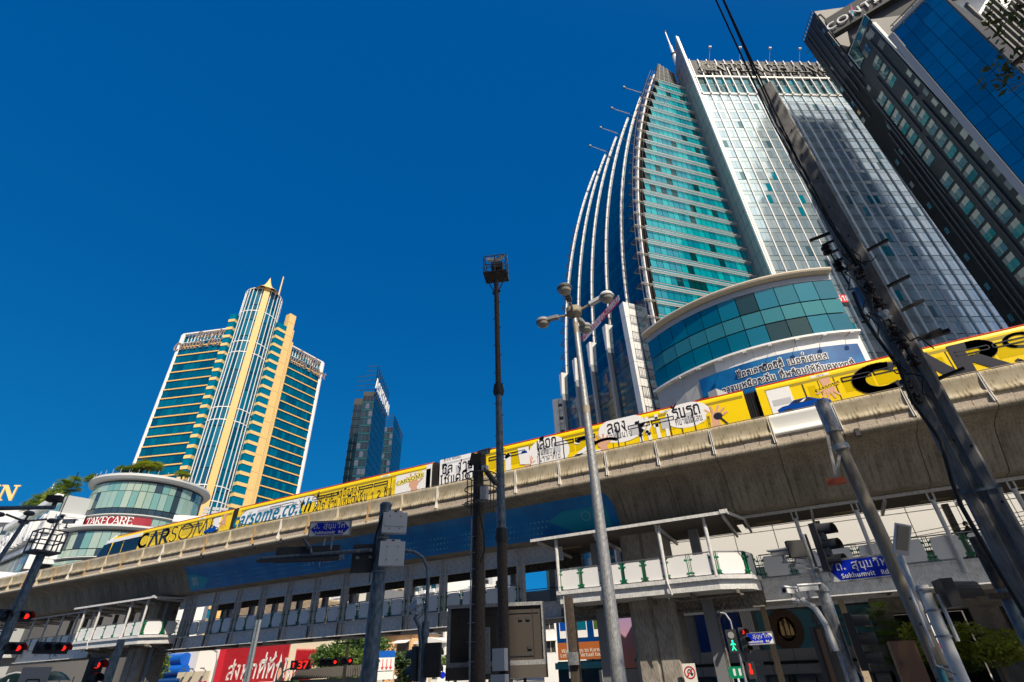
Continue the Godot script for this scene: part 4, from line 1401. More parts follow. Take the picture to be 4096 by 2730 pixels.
	for i in 4: fins.append([P * bx(Vector3(-2.6 + i * .62, 50, .3 - i * .1), Vector3(.28, 100, .6)), M.hotel_rib])
	pieces("panel", panes, w, 200)
	pieces("upright_fin", fins, w)
	s = Sh.new()
	s.xbox(P * bx(Vector3(-1.6, 50, -6), Vector3(3.0, 100, 10)))
	obj("glass_link", s, M.hotel_window, w)

func rail_panel(s: Sh, w: float, h: float) -> void:   # board with clipped corners
	var c := .11
	s.prism(PackedVector2Array([Vector2(-w / 2 + c, 0), Vector2(-w / 2, c), Vector2(-w / 2, h - c), Vector2(-w / 2 + c, h), Vector2(w / 2 - c, h), Vector2(w / 2, h - c), Vector2(w / 2, c), Vector2(w / 2 - c, 0)]), Transform3D(), -.015, .015)

func green_post(s: Sh, t: Transform3D) -> void:
	for x in [-.09, .09]: s.xbox(t * bx(Vector3(x, .56, 0), Vector3(.035, 1.12, .05)))
	s.xbox(t * bx(Vector3(0, .56, -.01), Vector3(.02, 1.1, .02)))
	for y in [.2, .86]:
		s.xbox(t * bx(Vector3(0, y, 0), Vector3(.24, .03, .04)))
		for x in [-.15, .15]: s.xbox(t * bx(Vector3(x, y, .02), Vector3(.11, .09, .07), Basis(Vector3.BACK, .4 * signf(x))))

func railing(o: Node3D, a: Vector3, b: Vector3, n: int, gap := .27) -> void:   # n boards between a and b with green posts and a round handrail
	var d := b - a
	var t := Transform3D(Basis(d.normalized(), Vector3.UP, d.normalized().cross(Vector3.UP)), a)
	var L := d.length()
	var w := L / n
	var s := Sh.new()
	rail_panel(s, w - gap, 1.0)
	var pm := s.mesh()
	s = Sh.new()
	green_post(s, Transform3D())
	var gm := s.mesh()
	for i in n:
		obj("railing_board", pm, M.panel_white, o).transform = t * at((i + .5) * w, .06, .03)
		obj("railing_post", gm, M.rail_green, o).transform = t * at(i * w, 0, 0)
	obj("railing_post", gm, M.rail_green, o).transform = t * at(L, 0, 0)
	s = Sh.new()
	s.cyl(a + Vector3(0, 1.14, 0), b + Vector3(0, 1.14, 0), .03)
	obj("handrail", s, M.handrail, o)

func canopy(o: Node3D, x0: float, x1: float, z0: float, z1: float, y: float, edge: Material) -> void:
	var s := Sh.new()
	s.span(Vector3(x0, y, z0 - .06), Vector3(x1, y + .16, z0))
	obj("canopy_edge", s, edge, o)
	s = Sh.new()   # ribbed sheet
	var n := int((z0 - z1) / .3)
	for i in n:
		var z := z0 - .08 - i * .3
		s.span(Vector3(x0 + .02, y + .13, z - .2), Vector3(x1 - .02, y + .15, z))
		s.span(Vector3(x0 + .02, y + .08, z - .3), Vector3(x1 - .02, y + .10, z - .2))
	obj("roof_sheet", s, M.canopy_sheet, o)
	var k := int((x1 - x0) / 3.2) + 1
	s = Sh.new()
	s.bar(Vector3(x0 + .3, y + .02, z0 - .5), Vector3(x0 + .3, y - .12, z1 + .3), .12, .18)
	var rm := s.mesh()
	for i in k: obj("rafter", rm, M.steel_grey, o).position.x = (x1 - x0 - .6) * i / maxf(1.0, k - 1)
	s = Sh.new()
	s.span(Vector3(x0 + .8, y - .05, (z0 + z1) / 2 - .05), Vector3(x0 + 2.1, y + .0, (z0 + z1) / 2 + .05))
	var lm := s.mesh()
	for i in int((x1 - x0) / 4.0): obj("tube_lamp", lm, M.tube_lamp, o).position.x = i * 4.0

func white_post(o: Node3D, x: float, z: float, y0: float, y1: float, m: Material, fork := true) -> void:
	var s := Sh.new()
	s.cyl(Vector3(x, y0, z), Vector3(x, y1 - .35, z), .085, .105, 10)
	if fork:
		for q in [-.12, .12]:
			s.bar(Vector3(x + q, y1 - .35, z), Vector3(x + q, y1, z), .05, .07)
		s.box(Vector3(x, y1 - .36, z), Vector3(.3, .05, .09))
	else:
		s.bar(Vector3(x, y1 - .35, z), Vector3(x, y1, z), .2, .12)
	obj("canopy_post", s, m, o)

func footbridge() -> void:
	var o := thing("footbridge", "white steel skywalk hanging under the viaduct, with green railing posts and jutting canopied platforms", "footbridge")
	var zt := -32.5
	# --- plated truss span between the two platforms
	var xa := -52.6
	var xb := -13.6
	var s := Sh.new()
	s.span(Vector3(xa, 7.6, zt - .12), Vector3(xb, 8.55, zt - .08))
	obj("top_plate", s, M.steel_grey, o)
	s = Sh.new()
	s.span(Vector3(xa, 4.34, zt - .12), Vector3(xb, 5.2, zt - .08))
	obj("bottom_plate", s, M.steel_grey, o)
	s = Sh.new()
	for y in [[8.55, .05, .16], [7.55, .05, .14], [5.2, .05, .14], [4.3, .05, .26]]:
		s.span(Vector3(xa, y[0], zt - .14), Vector3(xb, y[0] + y[1], zt - .08 + y[2]))
	obj("flange", s, M.steel_grey, o)
	s = Sh.new()
	for q in [-.22, .22]: s.span(Vector3(q - .02, 4.34, zt - .3), Vector3(q + .02, 8.56, zt + .06))
	for q in [-.22, .22]: s.prism(PackedVector2Array([Vector2(0, 4.35), Vector2(.24, 4.35), Vector2(.12, 5.2), Vector2(0, 5.2)]), Transform3D(Basis(Vector3(0, 0, 1), Vector3.UP, Vector3(-1, 0, 0)), Vector3(q, 0, zt - .06)), -.02, .02)
	s.span(Vector3(-.2, 4.34, zt - .16), Vector3(.2, 8.56, zt - .12))
	var pm := s.mesh()
	s = Sh.new()
	for q in [-.2, .2]: s.span(Vector3(q - .02, 5.2, -35.95), Vector3(q + .02, 7.6, -35.6))
	s.span(Vector3(-.2, 5.2, -35.8), Vector3(.2, 7.6, -35.75))
	var bm := s.mesh()
	s = Sh.new()
	s.bar(Vector3(0, 4.45, zt - .15), Vector3(0, 4.45, -35.8), .16, .22)
	s.bar(Vector3(0, 4.5, zt - .15), Vector3(3.08, 4.5, -35.8), .07, .07)
	var um := s.mesh()
	var n := 12
	for i in n + 1:
		var x := -52.0 + 3.08 * i + (.6 if i == 0 else 0.0)
		if i > 0 and i < 13: x = -53.66 + 3.08 * i
		obj("upright", pm, M.steel_grey, o).position.x = x
		obj("back_upright", bm, M.steel_grey, o).position.x = x + .9
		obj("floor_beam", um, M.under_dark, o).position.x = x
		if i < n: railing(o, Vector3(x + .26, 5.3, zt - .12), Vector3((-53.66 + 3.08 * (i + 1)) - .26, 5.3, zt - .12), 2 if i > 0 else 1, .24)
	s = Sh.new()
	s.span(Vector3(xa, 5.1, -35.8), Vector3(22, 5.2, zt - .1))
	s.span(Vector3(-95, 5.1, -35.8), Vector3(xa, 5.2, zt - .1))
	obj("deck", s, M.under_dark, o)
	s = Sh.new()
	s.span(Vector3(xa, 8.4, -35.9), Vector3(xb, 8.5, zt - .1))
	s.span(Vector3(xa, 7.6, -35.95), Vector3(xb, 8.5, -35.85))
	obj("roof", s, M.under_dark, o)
	s = Sh.new()
	s.span(Vector3(-95, 4.3, -35.95), Vector3(22, 5.3, -35.85))
	obj("back_girder", s, M.steel_grey, o)
	for i in 24:
		var x := -51.0 + i * 3.08
		if x > 20: break
		s = Sh.new()
		rail_panel(s, 2.5, 1.0)
		obj("back_railing_board", s, M.panel_white, o).position = Vector3(x, 5.36, -35.75)
	s = Sh.new()
	s.cyl(Vector3(-95, 6.44, -35.7), Vector3(22, 6.44, -35.7), .03)
	obj("back_handrail", s, M.handrail, o)
	# --- the near platform round the pier, and the same again at the left
	for k in 2:
		var dx: float = [0.0, -49.3][k]
		var wid: float = [0.0, 1.4][k]
		var outl := [Vector3(-13.9 + dx - wid, 0, -32.45), Vector3(-13.0 + dx - wid, 0, -30.2), Vector3(-4.15 + dx, 0, -30.2), Vector3(-2.75 + dx, 0, -31.3), Vector3(-2.4 + dx, 0, -32.45)]
		for lay in 2:
			s = Sh.new()
			var pl := PackedVector2Array()
			var grow: float = [.14, 0.0][lay]
			for p in outl: pl.append(Vector2(p.x + (grow if p.x > -8 + dx else -grow), p.z + grow * (1.0 if p.z > -32 else 0.0)))
			var flat_t := Transform3D(Basis(Vector3.RIGHT, Vector3(0, 0, 1), Vector3.UP), Vector3.ZERO)
			s.prism(pl, flat_t, [5.26, 4.8][lay], [5.46, 5.26][lay])
			obj(["platform_lip", "platform_fascia"][lay], s, M.steel_white, o)
		s = Sh.new()
		for q in 5: s.bar(Vector3(-12.6 + dx + q * 2.3, 4.7, -30.5), Vector3(-12.6 + dx + q * 2.3, 4.55, -32.4), .12, .2)
		s.path([Vector3(-6.9 + dx, 4.6, -30.3), Vector3(-6.4 + dx, 4.5, -31.0), Vector3(-3.2 + dx, 4.55, -31.0)], .05)
		obj("bracket", s, M.under_dark, o)
		s = Sh.new()
		s.span(Vector3(-14 + dx - wid, 4.1, -32.7), Vector3(-2.4 + dx, 5.0, -32.55))
		s.span(Vector3(-14 + dx - wid, 4.05, -32.85), Vector3(-2.4 + dx, 4.12, -32.4))
		obj("inner_girder", s, M.under_dark, o)
		var P := [Vector3(-12.95 + dx - wid, 5.46, -30.25), Vector3(-10.3 + dx - wid, 5.46, -30.25), Vector3(-6.72 + dx, 5.46, -30.25), Vector3(-4.2 + dx, 5.46, -30.25), Vector3(-2.75 + dx, 5.46, -31.3)]
		railing(o, P[0], P[1], 2, .22)
		railing(o, P[1], P[2], 3, .22)
		railing(o, P[2], P[3], 2, .22)
		railing(o, P[3] + Vector3(.1, 0, -.05), P[4], 1, .3)
		railing(o, P[4], Vector3(-2.45 + dx, 5.46, -32.4), 1, .3)
		railing(o, Vector3(-13.85 + dx - wid, 5.46, -32.4), P[0], 2, .25)
		for i in 4:
			white_post(o, P[i].x, -30.12, 5.4, 8.3, M.steel_white, i in [1, 2])
			if i in [1, 2]:
				s = Sh.new()
				s.path([Vector3(P[i].x, 5.5, -30.03), Vector3(P[i].x + .05, 5.2, -29.98), Vector3(P[i].x + .12, 4.72, -30.08)], .05)
				obj("drain_pipe", s, M.steel_white, o)
		canopy(o, -14.5 + dx - wid, -2.9 + dx, -29.75, -35.8, 8.28, M.steel_white)
		s = Sh.new()
		s.bar(Vector3(-2.9 + dx, 8.34, -29.8), Vector3(-2.3 + dx, 8.4, -32.3), .05, .16)
		s.span(Vector3(-3.25 + dx, 8.3, -29.78), Vector3(-2.85 + dx, 8.5, -29.7))
		obj("canopy_end", s, M.steel_white, o)
		for x in [-11.4 + dx, -5.3 + dx]:   # steel columns beside the concrete pier
			s = Sh.new()
			s.span(Vector3(x - .3, .1, -32.95), Vector3(x + .3, 4.6, -32.35))
			s.span(Vector3(x - .26, 5.2, -32.9), Vector3(x + .26, 8.3, -32.5))
			obj("steel_column", s, M.column_grey, o)
		s = Sh.new()
		s.path([Vector3(-4.4 + dx, 4.4, -32.3), Vector3(-4.9 + dx, 3.6, -32.35), Vector3(-4.85 + dx, .2, -32.3)], .06)
		obj("down_pipe", s, M.under_dark, o)
	# --- plain canopied walkways: to the right, and beyond the left platform
	for w in [[-2.35, 22.0, [.2, 3.08, 6.4, 9.6, 12.8, 16.0]], [-79.5, -65.4, [-66.5, -69.5, -72.5, -75.5, -78.5]]]:
		s = Sh.new()
		s.span(Vector3(w[0], 4.3, zt - .1), Vector3(w[1], 5.3, zt))
		obj("fascia_plate", s, M.steel_white, o)
		s = Sh.new()
		s.span(Vector3(w[0], 4.24, zt - .1), Vector3(w[1], 4.3, zt + .2))
		s.span(Vector3(w[0], 5.27, zt - .05), Vector3(w[1], 5.33, zt + .06))
		obj("flange", s, M.steel_white, o)
		canopy(o, w[0] - .3, w[1], zt + .25, -35.8, 8.42, M.steel_grey)
		var ps: Array = w[2]
		for x in ps:
			white_post(o, x, zt + .12, 4.75, 8.42, M.steel_white, true)
			s = Sh.new()
			s.span(Vector3(x + .9, 5.2, -35.8), Vector3(x + 1.2, 8.42, -35.5))
			s.bar(Vector3(x + .3, 4.45, zt - .15), Vector3(x + .3, 4.45, -35.8), .12, .2)
			s.bar(Vector3(x, 4.5, zt - .15), Vector3(x + 3.0, 4.5, -35.8), .07, .07)
			s.bar(Vector3(x + 3, 4.5, zt - .15), Vector3(x, 4.5, -35.8), .07, .07)
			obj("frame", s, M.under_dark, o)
		railing(o, Vector3(w[0] + .2, 5.36, zt - .05), Vector3(w[1], 5.36, zt - .05), int((w[1] - w[0]) / 1.5), .3)
	# --- the far-left platform
	var pl := PackedVector2Array([Vector2(-93, -32.4), Vector2(-92, -30.2), Vector2(-80.4, -30.2), Vector2(-79.6, -31.2), Vector2(-79.4, -32.4)])
	s = Sh.new()
	s.prism(pl, Transform3D(Basis(Vector3.RIGHT, Vector3(0, 0, 1), Vector3.UP), Vector3.ZERO), 4.8, 5.4)
	obj("platform_fascia", s, M.steel_white, o)
	railing(o, Vector3(-92, 5.46, -30.25), Vector3(-80.4, 5.46, -30.25), 6, .35)
	canopy(o, -93.4, -79.4, -29.8, -35.8, 8.28, M.steel_white)
	for x in [-91.0, -87.5, -84, -80.6]: white_post(o, x, -30.12, 5.4, 8.3, M.steel_white, true)
	# --- stair canopy at the left end
	var c := thing("stair_canopy", "small curved teal roof over the stair under the far left platform", "canopy")
	s = Sh.new()
	for i in 8:
		var a0 := PI * (.92 - i * .084)
		var a1 := PI * (.92 - (i + 1) * .084)
		s.quad(Vector3(-78.0 + 5.5 * cos(a0), .4 + 3.0 * sin(a0), -36), Vector3(-78.0 + 5.5 * cos(a1), .4 + 3.0 * sin(a1), -36), Vector3(-78.0 + 5.5 * cos(a1), .4 + 3.0 * sin(a1), -32.5), Vector3(-78.0 + 5.5 * cos(a0), .4 + 3.0 * sin(a0), -32.5))
	obj("roof", s, mat("canopy_teal", .10, .27, .30, .4), c)
	s = Sh.new()
	for z in [-36.0, -32.5]:
		for i in 8:
			var a0 := PI * (.92 - i * .084)
			var a1 := PI * (.92 - (i + 1) * .084)
			s.bar(Vector3(-78.0 + 5.5 * cos(a0), .4 + 3.0 * sin(a0), z), Vector3(-78.0 + 5.5 * cos(a1), .4 + 3.0 * sin(a1), z), .12, .12)
		for x in [-82.2, -79.5, -76.5, -73.8]: s.bar(Vector3(x, .1, z), Vector3(x + .4, 2.8, z), .1, .1)
	obj("frame", s, M.steel_white, c)

func gold_tower() -> void:
	var o := thing("gold_hotel_tower", "gold and blue glass hotel tower with a pointed prow between two wings", "hotel")
	var A := fr(-181.6, -83.7, 71.3)
	var B := fr(-154.1, -93.0, 2.6)
	var wl := 29.0
	var wr := 33.2
	var s := Sh.new()
	s.xbox(A * bx(Vector3(wl / 2, 54, -8.2), Vector3(wl, 108, 16)))
	s.xbox(B * bx(Vector3(wr / 2, 54, -8.2), Vector3(wr, 108, 16)))
	obj("core", s, M.gold_glass_1, o)
	var panes := []
	var bands := []
	for f in 30:
		var y := 4.0 + f * 3.5
		for w in 2:
			var T: Transform3D = [A, B][w]
			var L: float = [wl, wr][w]
			var x0: float = [1.1, 16.6][w]
			var x1: float = [19.3, L - 1.3][w]
			if f < 29:
				var n: int = [8, 10][w]
				for i in n:
					var g := pick(["gold_glass_0", "gold_glass_0", "gold_glass_1", "gold_glass_2"])
					panes.append([T * bx(Vector3(x0 + (i + .5) * (x1 - x0) / n, y + 2.2, 0), Vector3((x1 - x0) / n - .12, 2.5, .12), Basis(Vector3.UP, rng.randf_range(-.012, .012))), g])
			bands.append([T * bx(Vector3((x0 + x1) / 2, y + .45, .12), Vector3(x1 - x0, .42, .4)), M.gold_stone])
			bands.append([T * bx(Vector3((x0 + x1) / 2, y + .02, .02), Vector3(x1 - x0, .4, .14)), M.gold_glass_1])
	pieces("window_pane", panes, o)
	pieces("gold_band", bands, o)
	# white rounded outer corners
	s = Sh.new()
	s.cyl(A * Vector3(.3, 0, -.6), A * Vector3(.3, 112, -.6), .8, .8, 10)
	s.cyl(B * Vector3(wr - .3, 0, -.6), B * Vector3(wr - .3, 112, -.6), .9, .9, 10)
	obj("white_corner", s, M.cladding_white, o)
	# open glass screens and the bronze script above the wings
	for w in 2:
		var T: Transform3D = [A, B][w]
		var L: float = [wl, wr][w]
		s = Sh.new()
		var c0: float = [0.0, 16.0][w]
		for i in 14: s.xbox(T * bx(Vector3(c0 + .6 + i * [20.0, 17.0][w] / 14, 108.4, -.9 - .35 * absf(i - 7) * .3), Vector3(.28, 8.4, .28)))
		s.xbox(T * bx(Vector3(L / 2, 112.5, -.8), Vector3(L, .5, 1.0)))
		s.xbox(T * bx(Vector3(L / 2, 108.6, -.9), Vector3(L, .2, .4)))
		obj("crown_screen", s, M.cladding_white, o)
		s = Sh.new()
		s.xbox(T * bx(Vector3(L / 2, 108, -1.6), Vector3(L - 1, 8, .3)))
		obj("crown_glass", s, M.gold_glass_2, o)
		letters("script_letters", "Centre Point", 3.3, .25, M.sign_bronze, o, T * at((10.5 if w == 0 else 24.5), 106.4, .4) * Transform3D(Basis(Vector3.RIGHT, Vector3(.18, 1, 0), Vector3.BACK), Vector3.ZERO), false, true, .85 if w == 0 else .78)
		letters("script_letters", "Grande", 2.8, .25, M.sign_bronze, o, T * at((12.5 if w == 0 else 25.5), 110.6, .4) * Transform3D(Basis(Vector3.RIGHT, Vector3(.18, 1, 0), Vector3.BACK), Vector3.ZERO), false, true, .85 if w == 0 else .78)
	# broad gold pier on the right wing
	s = Sh.new()
	s.xbox(B * bx(Vector3(13.3, 62, .7), Vector3(2.8, 124, 2.6)))
	s.xbox(B * bx(Vector3(15.2, 59, .3), Vector3(1.0, 118, 2.2)))
	s.xbox(B * bx(Vector3(16.2, 56.5, .1), Vector3(1.0, 113, 1.8)))
	obj("gold_pier", s, M.gold_glow, o)
	s = Sh.new()
	for i in 20: s.xbox(B * bx(Vector3(13.3, 6 + i * 6.0, .72), Vector3(2.84, .16, 2.64)))
	obj("pier_joint", s, M.gold_stone, o)
	# stepped strips beside the prow
	var strips := []
	for f in 33:
		var y := 2.0 + f * 3.5
		strips.append([A * bx(Vector3(20.5, y + .5, .7), Vector3(2.5, 1.1, 1.8)), M.gold_glow])
		strips.append([A * bx(Vector3(20.5, y + 2.25, .6), Vector3(2.5, 2.4, 1.6)), M.gold_glass_3])
		if y < 116:
			strips.append([B * bx(Vector3(9.9, y + .5, 1.0), Vector3(3.8, 1.1, 2.4)), M.gold_glow])
			strips.append([B * bx(Vector3(9.9, y + 2.25, .9), Vector3(3.8, 2.4, 2.2)), M.gold_glass_3])
	pieces("strip_block", strips, o)
	# the prow: a faceted glass drum with white mullions, a gold blade down the front and a pyramid cap
	var c := Vector3(-158.6, 0, -96.8)
	var r := 6.5
	var top := 129.0
	s = Sh.new()
	s.cyl(c, c + Vector3(0, top, 0), r - .25, r - .25, 40)
	obj("prow_core", s, M.gold_glass_1, o)
	panes = []
	var mull := []
	var a_mid := atan2(.49, .872)
	for i in 13:
		var a := a_mid - 1.45 + i * 2.9 / 12
		var d := Vector3(cos(a), 0, sin(a))
		var bb := Basis(Vector3(d.z, 0, -d.x), Vector3.UP, d)
		if i != 6:
			mull.append([bx(c + d * (r + .1) + Vector3(0, top / 2, 0), Vector3(.22, top, .4), bb), M.cladding_white])
		if i < 12:
			var a2 := a + 2.9 / 24
			var d2 := Vector3(cos(a2), 0, sin(a2))
			var b2 := Basis(Vector3(d2.z, 0, -d2.x), Vector3.UP, d2)
			for f in 18: panes.append([bx(c + d2 * r + Vector3(0, 2 + f * 7.0 + 3.4, 0), Vector3(1.35, 6.7, .12), b2), pick(["gold_glass_0", "gold_glass_1", "gold_glass_2"])])
	pieces("prow_pane", panes, o)
	pieces("prow_mullion", mull, o)
	s = Sh.new()
	for y in [22.0, 26.5, 48.0, 52.5, 74.0, 78.5, 100.0, 104.5, 118.0, 128.7]: s.cyl(c + Vector3(0, y, 0), c + Vector3(0, y + .3, 0), r + .25, r + .25, 40)
	obj("prow_ring", s, M.cladding_white, o)
	s = Sh.new()
	var df := Vector3(cos(a_mid), 0, sin(a_mid))
	s.xbox(bx(c + df * (r + .2) + Vector3(0, 64.5, 0), Vector3(2.1, 130, 1.6), Basis(Vector3(df.z, 0, -df.x), Vector3.UP, df)))
	obj("gold_blade", s, M.gold_stone, o)
	s = Sh.new()
	s.lathe(c + df * 4.2 + Vector3(0, top, 0), [Vector2(5.2, -.6), Vector2(3.2, .9), Vector2(1.7, 2.6), Vector2(.8, 4.6), Vector2(.02, 7.4)], 6)
	s.cyl(c + Vector3(0, top, 0), c + Vector3(0, top + 1.6, 0), r + .3, r - 2.5, 24)
	obj("pyramid_cap", s, M.gold_glow, o)
	s = Sh.new()
	s.cyl(c + Vector3(3.2, 128, -3.5), c + Vector3(3.2, 141, -3.5), .35, .22)
	obj("cap_mast", s, M.gold_glow, o)

func slab(o: Node3D, T: Transform3D, x0: float, x1: float, y0: float, y1: float, d: float, cols: int, fl: float, glass: Array, band: Material, most: int) -> void:
	var s := Sh.new()
	s.xbox(T * bx(Vector3((x0 + x1) / 2, (y0 + y1) / 2, -d / 2 - .1), Vector3(x1 - x0, y1 - y0, d)))
	obj("core", s, M.near_black, o)
	var panes := []
	var n := int((y1 - y0) / fl)
	for f in n:
		var y := y0 + f * fl
		for i in cols:
			var w := (x1 - x0) / cols
			panes.append([T * bx(Vector3(x0 + (i + .5) * w, y + fl * .6, 0), Vector3(w - .25, fl * .68, .12), Basis(Vector3.UP, rng.randf_range(-.01, .01))), pick(glass)])
		panes.append([T * bx(Vector3((x0 + x1) / 2, y + fl * .1, .02), Vector3(x1 - x0, fl * .24, .14)), band])
	pieces("window", panes, o, most)

func far_towers() -> void:
	var g := ["ash_glass_0", "ash_glass_1", "ash_glass_2", "ash_glass_0", "ash_blind"]
	for k in 2:
		var o := thing("dark_glass_tower", ["tall dark blue-green glass tower with a railed roof and white name letters", "lower dark glass tower tucked against the tall one"][k], "apartment tower", Transform3D(), "pair of dark glass towers far behind the train")
		var cx: float = [-160.1, -188.9][k]
		var cz: float = [-165.2, -213.4][k]
		var h: float = [118.0, 124.0][k]
		var F := fr(cx, cz, 58)
		var S := fr(cx, cz, -29)
		slab(o, F, -5.2, 0, 0, h, 14, 3, 4.0, g, M.ash_band, 120)
		slab(o, Transform3D(S.basis, S.origin), 0, 28, 0, h, 5, 16, 4.0, ["ash_glass_0", "ash_glass_1", "ash_glass_1"], M.ash_glass_2, 170)
		if k == 0:
			slab(o, F * at(-5.4, 0, -1.2), -4.0, 0, 0, 115, 12, 2, 4.0, ["ash_glass_2", "ash_glass_0"], M.ash_glass_2, 60)
			letters("name_letters", "ASHTON", 6.2, .3, M.white, o, Transform3D(S.basis, S.origin) * at(13.5, 121.5, .8), true, false, .95)
		var s := Sh.new()
		for i in 6:
			var y := h + 1.2 + i * (2.6 if k == 0 else 1.2)
			s.bar(F * Vector3(-5.2, y, 0), F * Vector3(0, y, 0), .25, .25)
			s.bar(Transform3D(S.basis, S.origin) * Vector3(0, y, 0), Transform3D(S.basis, S.origin) * Vector3(28, y, 0), .25, .25)
			if k == 0 and i < 4: s.bar(F * Vector3(-9.4, y, -1.2), F * Vector3(-5.4, y, -1.2), .25, .25)
		for i in 9: s.bar(Transform3D(S.basis, S.origin) * Vector3(i * 3.5, h, 0), Transform3D(S.basis, S.origin) * Vector3(i * 3.5, h + (14 if k == 0 else 7), 0), .25, .25)
		obj("roof_rail", s, M.ash_glass_1, o)
	# white block peeping out beside the sail tower
	var w := thing("white_apartment_block", "cream apartment block with deep balconies beside the glass tower's left edge", "apartment block")
	var T := fr(-58.5, -142.0, 80)
	var s := Sh.new()
	s.xbox(T * bx(Vector3(7, 38.5, -6), Vector3(14, 77, 12)))
	obj("wall", s, M.off_white, w)
	var bal := []
	for f in 16:
		bal.append([T * bx(Vector3(6.0, 74 - f * 4.6, .0), Vector3(8.5, 2.0, .3)), M.near_black])
		bal.append([T * bx(Vector3(6.0, 73.3 - f * 4.6, .25), Vector3(8.5, 1.0, .16)), M.off_white])
		bal.append([T * bx(Vector3(5.0, 74.3 - f * 4.6, .2), Vector3(3.0, 1.0, .1)), M.gold_glass_1])
		bal.append([T * bx(Vector3(1.6, 74.3 - f * 4.6, .4), Vector3(.6, 4.4, .8)), M.off_white])
	pieces("balcony", bal, w)
	s = Sh.new()
	s.cyl(T * Vector3(-1.5, 0, -5), T * Vector3(-1.5, 57, -5), 5.5, 5.5, 24)
	obj("round_stair", s, mat("stair_green", .02, .12, .12, .5), w)

func leaf_clump(s: Sh, c: Vector3, r: Vector3, n: int, size: float, sd: int, droop := 0.0) -> void:   # leaf-sized faces spread through an uneven volume
	var g := RandomNumberGenerator.new()
	g.seed = sd
	for i in n:
		var d := Vector3(g.randfn(), g.randfn(), g.randfn()).normalized() * pow(g.randf(), .45)
		var p := c + d * r
		var a := Vector3(g.randfn(), g.randfn() * .6 - droop, g.randfn()).normalized()
		var b := a.cross(Vector3(g.randfn(), g.randfn(), g.randfn())).normalized()
		var k := size * g.randf_range(.6, 1.3)
		s.quad(p - a * k, p + b * k * .42, p + a * k, p - b * k * .42)

func palm_head(s: Sh, c: Vector3, r: float, n: int, sd: int) -> void:   # radiating strap leaves
	var g := RandomNumberGenerator.new()
	g.seed = sd
	for i in n:
		var d := Vector3(g.randfn(), g.randf_range(-.25, 1.0), g.randfn()).normalized()
		var side := d.cross(Vector3.UP).normalized()
		var L := r * g.randf_range(.75, 1.1)
		for k in 9:
			var a := (k - 4) * .26
			var e := (d * cos(a) + side * sin(a)).normalized()
			var m := c + d * L * .45
			var tip := m + e * L * .6 + Vector3(0, -.16 * L * g.randf(), 0)
			var wv := e.cross(d.cross(side)).normalized() * L * .035
			s.quad(m, m.lerp(tip, .5) + wv, tip, m.lerp(tip, .5) - wv)

func tree(called: String, label: String, at_: Vector3, h: float, r: Vector3, m: Material, sd: int, n := 2200, size := .3, group := "") -> Node3D:
	var o := thing(called, label, "tree" if not "shrub" in called else "shrub", Transform3D(Basis(), at_), group)
	var g := RandomNumberGenerator.new()
	g.seed = sd
	var s := Sh.new()
	var top := Vector3(0, h - r.y * .4, 0)
	s.cyl(Vector3.ZERO, top * .5, .05 * h * .5 + .06, .03 * h * .5 + .05, 8)
	var blobs := []
	for i in 9:
		var p := Vector3(g.randf_range(-1, 1) * r.x * .62, h - r.y + g.randf_range(-.55, .75) * r.y, g.randf_range(-1, 1) * r.z * .62)
		blobs.append(p)
		s.cyl(top * .5, p, .02 * h * .5 + .02, .02, 6)
	obj("trunk", s, M.bark, o)
	s = Sh.new()
	for i in blobs.size(): leaf_clump(s, blobs[i], r * g.randf_range(.36, .56), n / 9, size, sd * 31 + i)
	obj("crown", s, m, o)
	return o

func leaf_mat(key: String, r: float, g: float, b: float) -> StandardMaterial3D:
	var m := mat(key, r, g, b, .6)
	m.backlight_enabled = true
	m.backlight = Color(r * 1.6, g * 1.6, b).linear_to_srgb()
	return m

